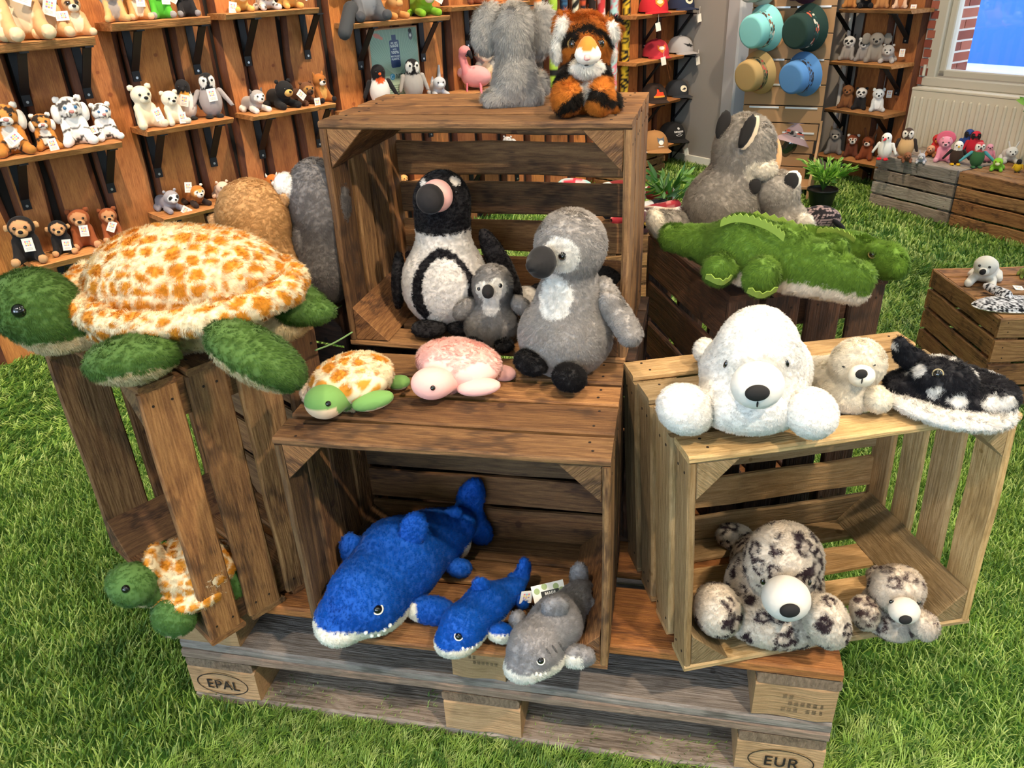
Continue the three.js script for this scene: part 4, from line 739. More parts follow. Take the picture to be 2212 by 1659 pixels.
{
  const f = frame(1695, 512, 0.785), p = f.p, G = '#a39c92', Wt = '#d8d2c6';
  const g = plush('plush_wolf', 'small pale grey wolf with black ears beside the large wolf', 'soft toy', f, [
    E(p(1678, 414, 0.03), 48, 42, 42, G), E(p(1692, 480, 0.03), 50, 40, 42, G), K(p(1682, 440, 0.03), p(1690, 470, 0.03), 34, 42, G), E(p(1738, 484, -0.01), 20, 24, 18, Wt, { part: 'leg', ang: -30 }),
    E(p(1630, 403, 0.005), 16, 18, 7, '#141212', { part: 'ear', bare: true }), E(p(1709, 392, 0.0), 18, 20, 7, '#141212', { part: 'ear', bare: true }), E(p(1712, 390, 0.005), 20, 22, 5, Wt, { part: 'ear_lining', bare: true }),
  ], { k: 0.014, cell: 0.005, fur: { n: 6000, len: 0.007, wide: 0.0055, messy: 0.9 } });
}
function felt(g, f, pts, up, hgt, teeth, mat) { // saw-toothed felt ridge along a line of points
  const pos = [], idx = [], n = teeth * 2; const c = new THREE.CatmullRomCurve3(pts);
  for (let k = 0; k <= n; k++) { const q = c.getPoint(k / n), e = q.clone().addScaledVector(up, k % 2 ? hgt : hgt * 0.55), nn = V(-up.z, 0, up.x).normalize(); for (const s of [-0.0009, 0.0009]) { const o = c.getTangent(k / n).cross(up).normalize().multiplyScalar(s); pos.push(...q.clone().addScaledVector(up, -hgt * 0.4).add(o).sub(f.base).toArray(), ...e.clone().add(o).sub(f.base).toArray()); } }
  for (let k = 0; k < n; k++) { const a = k * 4, b = a + 4; idx.push(a, b, b + 1, a, b + 1, a + 1, a + 2, a + 3, b + 3, a + 2, b + 3, b + 2, a + 1, b + 1, b + 3, a + 1, b + 3, a + 3); }
  const geo = new THREE.BufferGeometry(); geo.setAttribute('position', new THREE.Float32BufferAttribute(pos, 3)); geo.setIndex(idx); const q = geo.toNonIndexed(); q.computeVertexNormals();
  return mesh('felt_ridge', q, mat, g);
}
const feltMat = new THREE.MeshPhysicalMaterial({ color: C('#7f9a3e'), roughness: 0.95, side: THREE.DoubleSide });
{
  const f = frame(1620, 630, 0.79), p = f.p, G = '#5a7a2c', Wt = '#ddd2c0';
  const g = plush('plush_crocodile', 'large green crocodile lying across the back right crate', 'soft toy', f, [
    K(p(1450, 512, 0.12), p(1540, 530, 0.09), 27, 38, G), K(p(1540, 530, 0.09), p(1600, 530, 0.05), 40, 62, G), K(p(1600, 535, 0.05), p(1690, 550, 0.02), 64, 62, G), K(p(1690, 552, 0.02), p(1780, 578, -0.02), 56, 44, G), K(p(1780, 580, -0.02), p(1855, 600, -0.06), 42, 33, G),
    K(p(1700, 606, -0.005), p(1852, 636, -0.065), 24, 19, Wt), E(p(1625, 590, 0.02), 50, 22, 40, Wt),
    E(p(1555, 582, 0.0), 37, 34, 32, G, { part: 'leg' }), E(p(1645, 598, -0.03), 38, 42, 34, G, { part: 'leg' }), E(p(1770, 545, -0.02), 27, 25, 22, G, { part: 'eye_bump' }), E(p(1812, 538, 0.02), 24, 24, 20, G, { part: 'eye_bump' }),
  ], { k: 0.016, cell: 0.006, furPat: true, fur: { n: 15000, len: 0.009, wide: 0.006, messy: 1.0, lay: V(-0.3, -0.6, 0) } });
  felt(g, f, [p(1556, 484, 0.03), p(1590, 474, 0.02), p(1630, 480, 0.0), p(1668, 496, -0.02), p(1694, 516, -0.03)], V(0, 1, 0.25).normalize(), 0.012, 12, feltMat);
  felt(g, f, [p(1626, 468, 0.07), p(1680, 480, 0.06), p(1735, 500, 0.04), p(1742, 508, 0.03)], V(0, 1, 0).normalize(), 0.012, 9, feltMat);
  felt(g, f, [p(1614, 628, -0.055), p(1645, 640, -0.065), p(1678, 626, -0.055)], V(0, 0.8, 0.5).normalize(), 0.012, 4, feltMat);
  felt(g, f, [p(1524, 598, -0.02), p(1560, 612, -0.035), p(1580, 600, -0.03)], V(0, 0.8, 0.5).normalize(), 0.012, 4, feltMat);
}
{
  const f = frame(1850, 590, 0.79), p = f.p, G = '#5d7f2c', Wt = '#d9cdb9';
  const g = plush('plush_crocodile', 'smaller green crocodile behind the large crocodile, its head over the crate edge', 'soft toy', f, [
    K(p(1740, 512, 0.12), p(1850, 540, 0.06), 24, 34, G), K(p(1850, 545, 0.06), p(1915, 562, 0.0), 34, 34, G), K(p(1915, 565, 0.0), p(1938, 576, -0.03), 32, 24, G), E(p(1880, 585, 0.01), 46, 14, 24, Wt), E(p(1893, 540, 0.0), 17, 15, 14, G, { part: 'eye_bump' }), E(p(1930, 536, 0.02), 14, 13, 12, G, { part: 'eye_bump' }),
  ], { k: 0.012, cell: 0.005, furPat: true, fur: { n: 7500, len: 0.009, wide: 0.0055, messy: 1.0, skip: [[p(1885, 549, -0.02), 0.008]] } });
  eye(g, f, [1885, 549], 0.0062, { ring: '#8a7a3a' });
  felt(g, f, [p(1764, 500, 0.09), p(1800, 500, 0.08), p(1835, 512, 0.05), p(1846, 522, 0.04)], V(0, 1, 0.2).normalize(), 0.009, 9, feltMat);
}
// ---- seals and ray on and in the right crate
const leo = (base, ring, size, o = {}) => (x, y, z, c) => { if (c !== RGB(base)) return c; const [a, b] = voronoi(x / size + noise(x * 60, y * 60, z * 60) * 0.4, y / size + noise(y * 60, z * 60, x * 60) * 0.4, z / size); const n = noise(x / size * 2.2 + 5, y / size * 2.2, z / size * 2.2); const r = sstep(0.22, 0.28, a) * (1 - sstep(0.41, 0.47, a)) * sstep(0.16, 0.28, noise(x * 95, y * 95, z * 95 + 3)); return mixc(mixc(base, '#b7a99c', (1 - sstep(0.16, 0.3, a)) * 0.6), ring, r); };
function seal(name, label, f, col, q, o) {
  const p = f.p, g = plush(name, label, 'soft toy', f, q, { k: o.k ?? 0.016, cell: o.cell ?? 0.006, pat: o.pat, furPat: !!o.pat, fur: o.fur });
  return g;
}
{
  const f = frame(1620, 930, 0.7), p = f.p, Wt = '#e9e6e0';
  const g = seal('plush_seal', 'large white seal with black nose lying on the pale crate', f, Wt, [
    E(p(1634, 768, 0.02), 90, 104, 84, Wt), E(p(1632, 800, 0.05), 118, 90, 100, Wt), E(p(1622, 868, 0.0), 118, 60, 90, Wt), K(p(1632, 800, 0.08), p(1570, 790, 0.2), 96, 60, Wt),
    E(p(1636, 832, -0.062), 58, 50, 52, '#d9d7d2', { part: 'muzzle', bare: true }), E(p(1480, 884, -0.02), 64, 50, 60, Wt, { part: 'flipper', ang: 24 }), E(p(1752, 892, -0.045), 56, 50, 62, Wt, { part: 'flipper', ang: 30 }), E(p(1522, 756, 0.2), 26, 26, 24, '#e2ddd3', { part: 'tail_fin' }),
  ], { k: 0.022, cell: 0.007, fur: { n: 16000, len: 0.0042, wide: 0.0065, messy: 0.4, skip: [[p(1568, 786, -0.045), 0.007], [p(1701, 785, -0.045), 0.007]] } });
  lump('nose', g, f, [1636, 849], 27, 19, 14, noseMat); lump('mouth_line', g, f, [1636, 873], 2, 8, 3, noseMat);
  for (const [x, y, a] of [[1568, 786, 20], [1700, 785, -20]]) { const e = lump('eye', g, f, [x, y], 4.5, 10, 5, black, { ang: a }); }
}
{
  const f = frame(1840, 884, 0.7), p = f.p, Wt = '#e4dccb';
  const g = seal('plush_seal', 'small cream white seal between the large white seal and the ray', f, Wt, [
    E(p(1853, 785, 0.02), 56, 50, 52, Wt), E(p(1820, 828, 0.05), 66, 50, 62, Wt), K(p(1815, 820, 0.05), p(1760, 800, 0.13), 48, 28, Wt), E(p(1745, 788, 0.15), 18, 16, 16, Wt, { part: 'tail_fin' }), E(p(1836, 852, 0.01), 52, 34, 50, Wt),
    E(p(1861, 812, -0.028), 29, 24, 26, '#d9d3c4', { part: 'muzzle', bare: true }), E(p(1893, 862, -0.02), 29, 24, 36, Wt, { part: 'flipper', ang: 20 }), E(p(1785, 868, 0.0), 20, 18, 26, Wt, { part: 'flipper' }),
  ], { k: 0.014, cell: 0.0055, fur: { n: 9000, len: 0.0062, wide: 0.006, messy: 0.8, skip: [[p(1825, 792, -0.02), 0.008], [p(1888, 788, -0.02), 0.008]] } });
  lump('nose', g, f, [1861, 808], 13, 11, 8, noseMat); lump('eye', g, f, [1825, 793], 7, 2.5, 3, black, { ang: 20 }); lump('eye', g, f, [1888, 789], 4, 2.5, 3, black, { ang: -20 }); lump('mouth_line', g, f, [1862, 823], 1.3, 7, 2, noseMat);
}
{ // spotted eagle ray
  const f = frame(2050, 885, 0.7), { p, h } = f, Bk = '#1b1b20', Wt = '#dedcd8';
  const pat = (x, y, z, c) => { if (c !== RGB(Bk)) return c; const [a] = voronoi(x / 0.038 + noise(x * 50, y * 50, z * 50) * 0.5, y / 0.03, z / 0.038); return mixc(Wt, Bk, sstep(0.29, 0.38, a)); };
  const g = plush('plush_ray', 'black and white spotted ray lying on the right end of the pale crate', 'soft toy', f, [
    E(h(2045, 838, 0.722), 118, 38, 96, Bk, { yaw: 8 }), E(h(2128, 850, 0.722), 66, 36, 66, Bk), E(h(1968, 840, 0.722), 58, 30, 50, Bk, { ang: 12 }), E(h(2090, 872, 0.72), 88, 28, 40, Bk, { ang: 8 }), E(h(2040, 818, 0.748), 66, 42, 60, Bk, { ang: 14 }), K(h(1998, 795, 0.745), h(1955, 765, 0.775), 27, 20, Bk, { part: 'tail@' }), K(h(1955, 765, 0.775), h(1944, 738, 0.8), 20, 13, Bk, { part: 'tail@' }),
    E(h(2050, 868, 0.711), 136, 20, 118, Wt, { part: 'underside', ang: 6 }), E(h(2110, 880, 0.711), 80, 20, 50, Wt, { part: 'underside', ang: 3 }),
  ], { k: 0.006, cell: 0.0052, pat, furPat: true, fur: { n: 13000, len: 0.0075, wide: 0.006, messy: 0.9, skip: [[h(2026, 806, 0.79), 0.012]] } });
  eye(g, f, [2026, 808], 0.0062, { ring: '#8d8262' });
}
{ // leopard seal in the pale crate
  const f = frame(1670, 1378, 0.305), p = f.p, base = '#cfc3b3';
  const g = seal('plush_seal', 'large spotted seal with white muzzle lying in the pale crate', f, base, [
    E(p(1692, 1212, 0.03), 83, 84, 76, base), E(p(1672, 1265, 0.08), 102, 92, 84, base), E(p(1682, 1330, 0.02), 118, 52, 80, base), K(p(1660, 1260, 0.1), p(1620, 1190, 0.22), 84, 40, base),
    E(p(1698, 1292, -0.055), 52, 44, 52, '#c9c6c0', { part: 'muzzle', bare: true }), E(p(1550, 1318, 0.0), 50, 58, 54, base, { part: 'flipper', ang: -22 }), E(p(1786, 1342, -0.045), 46, 62, 52, base, { part: 'flipper', ang: -22 }), E(p(1588, 1160, 0.24), 44, 28, 26, base, { part: 'tail_fin', ang: 20 }),
  ], { k: 0.016, cell: 0.006, pat: leo(base, '#33262a', 0.03), fur: { n: 20000, len: 0.0055, wide: 0.006, messy: 0.7, skip: [[p(1649, 1256, -0.03), 0.01]] } });
  lump('nose', g, f, [1706, 1319], 22, 17, 12, noseMat); lump('eye', g, f, [1649, 1256], 7, 9, 6, black); lump('eye', g, f, [1748, 1258], 5, 8, 6, black);
}
{
  const f = frame(1938, 1372, 0.305), p = f.p, base = '#cbbfb0';
  const g = seal('plush_seal', 'small spotted seal at the right inside the pale crate', f, base, [
    E(p(1937, 1272, 0.02), 57, 48, 50, base), E(p(1925, 1310, 0.05), 60, 48, 56, base), E(p(1935, 1345, 0.02), 58, 30, 44, base), E(p(1895, 1245, 0.12), 22, 20, 20, base, { part: 'tail_fin' }),
    E(p(1953, 1319, -0.03), 33, 27, 30, '#cfc9bf', { part: 'muzzle', bare: true }), E(p(1868, 1324, 0.0), 28, 38, 32, base, { part: 'flipper', ang: -20 }), E(p(1998, 1352, -0.03), 27, 30, 30, base, { part: 'flipper', ang: -25 }),
  ], { k: 0.012, cell: 0.005, pat: leo(base, '#4a3a3a', 0.024), fur: { n: 9000, len: 0.006, wide: 0.006, messy: 0.9, skip: [[p(1926, 1300, -0.02), 0.007], [p(1983, 1302, -0.02), 0.007]] } });
  lump('nose', g, f, [1956, 1339], 14, 11, 8, noseMat); lump('eye', g, f, [1926, 1300], 6, 5, 4, black); lump('eye', g, f, [1984, 1302], 5, 5, 4, black);
}
// ---------------------------------------------------------------- artificial turf: tufts of blades, denser near the viewer
{
  const blade = (n, spread, width, len, sd) => {
    reseed(sd); const pos = [], nor = [], idx = [];
    for (let k = 0; k < n; k++) {
      const a = rnd() * 7, r = Math.sqrt(rnd()) * spread, x = Math.cos(a) * r, z = Math.sin(a) * r, b = rnd() * 6.28, L = len * rr(0.65, 1.15), ln = L * rr(0.25, 0.95), lx = Math.cos(b) * ln + L * 0.25, lz = Math.sin(b) * ln + L * 0.15, wx = -Math.sin(b) * width / 2, wz = Math.cos(b) * width / 2, i = pos.length / 3;
      const hgt = Math.sqrt(Math.max(0.2 * L * L, L * L - ln * ln * 0.8));
      pos.push(x - wx, 0, z - wz, x + wx, 0, z + wz, x + lx * 0.3 - wx, hgt * 0.55, z + lz * 0.3 - wz, x + lx * 0.3 + wx, hgt * 0.55, z + lz * 0.3 + wz, x + lx * 0.7 - wx * 0.8, hgt * 0.9, z + lz * 0.7 - wz * 0.8, x + lx * 0.7 + wx * 0.8, hgt * 0.9, z + lz * 0.7 + wz * 0.8, x + lx, hgt, z + lz);
      for (let q = 0; q < 7; q++) nor.push(lx * 6, 0.6, lz * 6);
      idx.push(i, i + 1, i + 3, i, i + 3, i + 2, i + 2, i + 3, i + 5, i + 2, i + 5, i + 4, i + 4, i + 5, i + 6);
    }
    const g = new THREE.BufferGeometry(); g.setAttribute('position', new THREE.Float32BufferAttribute(pos, 3)); g.setIndex(idx); g.computeVertexNormals(); return g;
  };
  const gm = new THREE.MeshPhysicalMaterial({ color: 0xffffff, roughness: 0.5, transmission: 0.3, thickness: 0, specularIntensity: 0.6, side: THREE.DoubleSide });
  const inView = (p) => { const q = p.clone().project(camera); return q.z < 1 && Math.abs(q.x) < 1.06 && q.y > -1.12 && q.y < 1.05; };
  const pal = (p) => { const d = p.clone().sub(PAL.p), s = d.x * Math.cos(PAL.yaw) - d.z * Math.sin(PAL.yaw), t = -d.x * Math.sin(PAL.yaw) - d.z * Math.cos(PAL.yaw); return s > 0.01 && s < 1.19 && t > 0.06 && t < 0.79; };
  const tones = ['#a3c25e', '#86aa46', '#6a8d34', '#bcd27c', '#5b8236', '#95b556'].map(C), cl = new THREE.Color(), m = new THREE.Matrix4(), q = new THREE.Quaternion(), q2 = new THREE.Quaternion();
  const zones = [[0, 1.75, 0.0115, 9, 0.008, 0.0019, 0.027, 1], [1.75, 2.8, 0.017, 10, 0.012, 0.0026, 0.028, 1], [2.8, 4.2, 0.026, 11, 0.018, 0.004, 0.029, 1], [4.2, 8, 0.042, 12, 0.03, 0.006, 0.03, 1]];
  zones.forEach(([d0, d1, step, n, spread, width, len], zi) => {
    const list = []; reseed(70 + zi);
    for (let x = -4.2; x < 4.6; x += step) for (let z = -6; z < -0.35; z += step) {
      const p = V(x + rr(-0.5, 0.5) * step, 0, z + rr(-0.5, 0.5) * step), d = p.distanceTo(EYE); if (d < d0 || d >= d1) continue;
      if (p.clone().sub(PC).dot(PN) < 0.03 || p.clone().sub(W0).dot(WN) < 0.05) continue;
      if (!inView(p) || pal(p)) continue; list.push(p);
    }
    const im = new THREE.InstancedMesh(blade(n, spread, width, len, 700 + zi), gm, list.length);
    list.forEach((p, k) => {
      const patch = noise(p.x * 3, p.z * 3), s = rr(0.8, 1.15); q.setFromAxisAngle(UP, rr(-0.9, 0.9) + patch * 2.4); q2.setFromAxisAngle(V(1, 0, 0), rr(-0.2, 0.2)); q.multiply(q2);
      m.compose(p, q, V(s, s * rr(0.8, 1.15), s)); im.setMatrixAt(k, m);
      cl.copy(tones[(rnd() * 6) | 0]).multiplyScalar(rr(0.75, 1.15)); im.setColorAt(k, cl);
    });
    im.name = numbered('grass'); im.receiveShadow = im.castShadow = true; tag(im, ['short green artificial turf nearest to the pallet', 'green artificial turf beside and behind the crates', 'green artificial turf in the middle of the shop floor', 'green artificial turf far back along the walls'][zi], 'grass', null, 'stuff'); scene.add(im);
  });
}
// ---------------------------------------------------------------- live-edge shelves on black brackets
const ironMat = M('#17171a', { roughness: 0.5, metalness: 0.3 });
function shelfBoard(L, D, t, sd) {
  reseed(sd); const g = board(L, t, D, { axis: 0, n: 14, jit: 0.0, bend: 0, ch: 0.003 }), p = g.attributes.position, ph = rnd() * 40;
  for (let k = 0; k < p.count; k++) { const x = p.getX(k), z = p.getZ(k), y = p.getY(k); if (z > 0) p.setZ(k, z + (fbm(x * 9, ph) - 0.5) * 0.022 + (noise(x * 60, ph) - 0.5) * 0.004 - (y < 0 ? 0.006 + 0.008 * noise(x * 20, ph + 5) : 0)); }
  g.computeVertexNormals(); return g;
}
function bracket(parent, x, arm, leg, w = 0.03) {
  const l = [], bx = (a, b, c, px, py, pz, rx = 0) => { const q = new THREE.BoxGeometry(a, b, c); q.rotateX(rx); q.translate(px, py, pz); l.push(q); };
  bx(w, leg, 0.006, 0, -leg / 2, 0.003); bx(w, 0.006, arm, 0, -0.003, arm / 2); const d = Math.hypot(arm * 0.82, leg * 0.78); bx(w, d, 0.006, 0, -leg * 0.39 - 0.006, arm * 0.41, -Math.atan2(arm * 0.82, leg * 0.78) * -1);
  const b = mesh('bracket', mergeGeometries(l), ironMat, parent, V(x, 0, 0));
  mesh('screw', new THREE.CylinderGeometry(0.005, 0.005, 0.003, 10).rotateX(Math.PI / 2), M('#b9bbbd', { roughness: 0.3, metalness: 0.8 }), b, V(0, -leg + 0.014, 0.007)); return b;
}
// a shelf measured by the ends of its front top edge in the picture; returns { at(px, py, off): point on it }
function shelf(label, on, W, n, px0, py0, px1, py1, depth, t, brk, o = {}) {
  const a = on(px0, py0, depth), b = on(px1, py1, depth), y = (a.y + b.y) / 2, s0 = Math.min(a.s, b.s) - (o.left ?? 0), s1 = Math.max(a.s, b.s) + (o.right ?? 0), L = s1 - s0;
  const g = thing('wall_shelf', W((s0 + s1) / 2, y - t, o.back ?? 0.03), label, 'shelf', null, yawOf(n));
  mesh('board', shelfBoard(L, depth - 0.03, t, Math.round(px0 * 3 + py0)), wood('shelf', tintOf(0.85, 1)), g, V(0, t / 2, (depth - 0.03) / 2));
  for (const bp of brk) { const q = on(bp, (py0 + py1) / 2, 0.05); bracket(g, q.s - (s0 + s1) / 2, depth * 0.78, o.leg ?? 0.19, o.bw ?? 0.03); }
  return { y, n, on: (px, py, off = depth * 0.5) => W(on(px, py, off).s, y, off) };
}
const SH = {};
const left = (key, label, ...a) => { SH[key] = shelf(label, onPlanks, PW, PN, ...a); };
left('A1', 'left shelf of the top row carrying the meerkats', -30, 97, 205, 78, 0.2, 0.03, [20, 162]);
left('A2', 'second shelf of the top row carrying monkey, kangaroo and a green toy', 240, 48, 454, 37, 0.2, 0.028, [268, 408]);
left('A3', 'third shelf of the top row carrying yellow and spotted cats', 488, 25, 690, 21, 0.2, 0.022, [520, 655]);
left('A4', 'fourth shelf of the top row above the green poster', 767, 45, 974, 38, 0.2, 0.022, [772, 912]);
left('A5', 'fifth shelf of the top row above the flamingo', 978, 12, 1146, 4, 0.2, 0.022, [1010, 1110]);
left('B1', 'left shelf of the middle row carrying the tigers', -40, 352, 263, 307, 0.2, 0.024, [22, 222], { leg: 0.19 });
left('B2', 'middle row shelf carrying polar bears and penguins', 317, 280, 505, 257, 0.2, 0.022, [320, 448]);
left('B3', 'middle row shelf carrying husky, black bear and fox', 548, 249, 727, 225, 0.2, 0.02, [553, 683]);
left('B4', 'shelf under the green poster carrying two penguins and a dolphin', 765, 234, 975, 222, 0.2, 0.02, [790, 930]);
left('F1', 'shelf carrying the flamingo, beside the hanging snakes', 987, 199, 1150, 186, 0.2, 0.024, [1008, 1110]);
left('C1', 'left shelf of the bottom row carrying chimpanzees and orangutans', 77, 577, 300, 521, 0.2, 0.026, [125, 260]);
left('C2', 'bottom row shelf carrying raccoon and red panda', 355, 473, 530, 434, 0.2, 0.02, [352, 500]);
left('C3', 'bottom row shelf hidden behind the koala carrying the fox', 572, 424, 760, 396, 0.2, 0.02, [600, 720]);
left('C4', 'bottom row shelf seen through the upper crate carrying the giraffe toy', 800, 420, 980, 400, 0.2, 0.02, [820, 950]);
left('E4', 'shelf seen through the upper crate carrying two small white seals', 1000, 347, 1150, 335, 0.2, 0.02, [1020, 1120]);
left('K1', 'top shelf of the cap corner', 1377, 32, 1480, 25, 0.2, 0.022, [1398, 1466], { right: 0.02 });
left('K2', 'second shelf of the cap corner', 1377, 131, 1476, 124, 0.2, 0.022, [1398, 1466], { right: 0.02 });
left('K3', 'third shelf of the cap corner', 1370, 231, 1470, 217, 0.2, 0.022, [1398, 1460], { right: 0.02 });
left('K4', 'lowest shelf of the cap corner with brown and black cap', 1370, 330, 1468, 311, 0.2, 0.022, [1398, 1456], { right: 0.02 });
const right = (key, label, ...a) => { SH[key] = shelf(label, onWindowWall, WW, WN, ...a); };
right('D1', 'top shelf of the corner unit beside the window', 1812, 22, 1969, 19, 0.25, 0.02, [1842, 1965], { bw: 0.032, leg: 0.17 });
right('D2', 'corner unit shelf carrying lemur, raccoon and elephant', 1787, 134, 1926, 140, 0.25, 0.02, [1835, 1945], { bw: 0.032, leg: 0.17 });
right('D3', 'corner unit shelf carrying brown bear, panda and koala', 1780, 236, 1909, 248, 0.25, 0.02, [1822, 1925], { bw: 0.032, leg: 0.17 });
right('D4', 'lowest corner unit shelf above the potted plant', 1754, 338, 1890, 352, 0.25, 0.022, [1800, 1880], { bw: 0.022, leg: 0.1 });

// ---------------------------------------------------------------- small toys from a few body plans (unit height, x to the right, z forwards)
function plan(pos, s, yaw) {
  const a = yaw * Math.PI / 180, z = V(Math.sin(a), 0, Math.cos(a)), x = V(z.z, 0, -z.x), P = (u, v, w) => pos.clone().addScaledVector(x, u * s).addScaledVector(UP, v * s).addScaledVector(z, w * s);
  return { s, P, x, z, fr: { base: pos },
    e: (u, v, w, a1, b, c, col, o = {}) => E(P(u, v, w), a1 * s, b * s, c * s, col, { m: 1, right: x, ...o }),
    k: (u, v, w, u2, v2, w2, ra, rb, col, o = {}) => K(P(u, v, w), P(u2, v2, w2), ra * s, rb * s, col, { m: 1, ...o }) };
}
const two = (f) => [f(-1), f(1)];
const EARS = {
  round: (T, c, y = 0.9, z = 0.02, x = 0.2) => two((i) => T.e(i * x, y, z, 0.085, 0.085, 0.05, c, { part: 'ear' })),
  big: (T, c) => two((i) => T.e(i * 0.34, 0.74, 0.0, 0.17, 0.21, 0.05, c, { part: 'ear', yaw: i * 25 })),
  point: (T, c, y = 0.93, z = 0.0, x = 0.16) => two((i) => T.k(i * x, y - 0.06, z, i * (x + 0.05), y + 0.1, z, 0.07, 0.02, c, { part: 'ear' })),
  long: (T, c, y = 0.95, z = -0.02) => two((i) => T.k(i * 0.12, y - 0.1, z, i * 0.26, y + 0.28, z - 0.02, 0.055, 0.05, c, { part: 'ear' })),
  none: () => [],
};
function sitter(T, c) {
  const B = c.body, H = c.head ?? B, L = c.limb ?? B, F = c.foot ?? L, Z = c.hz ?? 1;
  return [T.e(0, 0.28, 0, 0.22, 0.3, 0.2, B), T.k(0, 0.4, 0, 0, 0.62, 0.02, 0.16, 0.15, B), T.e(0, 0.72, 0.04, 0.25 * Z, 0.23 * Z, 0.22, H), ...(c.mane ? [T.e(0, 0.68, 0.0, 0.34, 0.32, 0.12, c.mane)] : []),
    ...two((i) => T.k(i * 0.17, 0.46, 0.08, i * 0.2, 0.15, 0.28, 0.085, 0.08, L)), ...two((i) => T.k(i * 0.13, 0.11, 0.05, i * 0.24, 0.09, 0.36, 0.11, 0.09, L)), ...two((i) => T.e(i * 0.25, 0.1, 0.42, 0.095, 0.1, 0.08, F, { part: 'foot' })),
    T.e(0, 0.64, 0.22, 0.13, 0.1, 0.1, c.face ?? H, { part: 'muzzle' }), ...EARS[c.ear ?? 'round'](T, c.earCol ?? H), T.e(0, 0.32, 0.17, 0.15, 0.24, 0.12, c.belly ?? B, { paint: true, on: 'body' }), ...(c.mask ? [T.e(0, 0.74, 0.2, 0.19, 0.16, 0.14, c.mask, { paint: true, on: 'body' })] : []), ...(c.patch ? two((i) => T.e(i * 0.1, 0.75, 0.22, 0.07, 0.07, 0.1, c.patch, { paint: true, on: 'body' })) : []),
    ...(c.tail ? [T.k(0.15, 0.08, -0.15, 0.42, 0.2, -0.1, 0.07, 0.06, c.tail, { part: 'tail' })] : [])];
}
function lier(T, c) {
  const B = c.body, H = c.head ?? B, L = c.limb ?? B, len = c.len ?? 0.8;
  return [T.k(0, 0.32, -len, 0, 0.34, -0.05, 0.28, 0.3, B), T.e(0, 0.62, 0.22, 0.32, 0.3, 0.29, H), ...two((i) => T.k(i * 0.24, 0.16, 0.05, i * 0.3, 0.11, 0.5, 0.13, 0.12, L)), ...two((i) => T.k(i * 0.28, 0.14, -len, i * 0.36, 0.11, -len + 0.35, 0.14, 0.12, c.rear ?? L)),
    T.e(0, 0.53, 0.46, 0.16, 0.13, 0.14, c.face ?? H, { part: 'muzzle' }), ...EARS[c.ear ?? 'round'](T, c.earCol ?? H, 0.9, 0.18, 0.24), ...(c.mask ? [T.e(0, 0.62, 0.4, 0.26, 0.18, 0.18, c.mask, { paint: true, on: 'body' })] : []), ...(c.patch ? two((i) => T.e(i * 0.15, 0.64, 0.44, 0.1, 0.09, 0.12, c.patch, { paint: true, on: 'body' })) : []),
    ...(c.tail ? [T.k(0, 0.3, -len - 0.15, 0.1, 0.6, -len - 0.4, 0.12, 0.1, c.tail, { part: 'tail' })] : [])];
}
function bird(T, c) {
  const B = c.body, W = c.wing ?? B, H = c.head ?? B;
  return [T.e(0, 0.36, 0, 0.26, 0.36, 0.23, B), T.e(0, 0.8, 0.03, 0.18, 0.19, 0.18, H), T.k(0, 0.6, 0.01, 0, 0.75, 0.02, 0.16, 0.15, c.neck ?? H), ...two((i) => T.k(i * 0.24, 0.58, 0, i * (c.spread ?? 0.36), 0.24, 0.06, 0.07, 0.05, W, { part: 'flipper' })), ...two((i) => T.e(i * 0.12, 0.035, 0.16, 0.1, 0.05, 0.14, c.foot ?? '#1a1819', { part: 'foot' })),
    T.k(0, 0.78, 0.17, 0, 0.74, 0.17 + (c.beakLen ?? 0.14), 0.055, 0.02, c.beak ?? '#1a1819', { part: 'beak' }), ...(c.belly ? [T.e(0, 0.34, 0.14, 0.22, 0.36, 0.16, c.belly, { paint: true, on: 'body' })] : []), ...(c.face ? two((i) => T.e(i * 0.11, 0.8, 0.14, 0.11, 0.12, 0.12, c.face, { paint: true, on: 'body' })) : []), ...(c.bib ? [T.e(0, 0.62, 0.14, 0.13, 0.08, 0.1, c.bib, { paint: true, on: 'body' })] : [])];
}
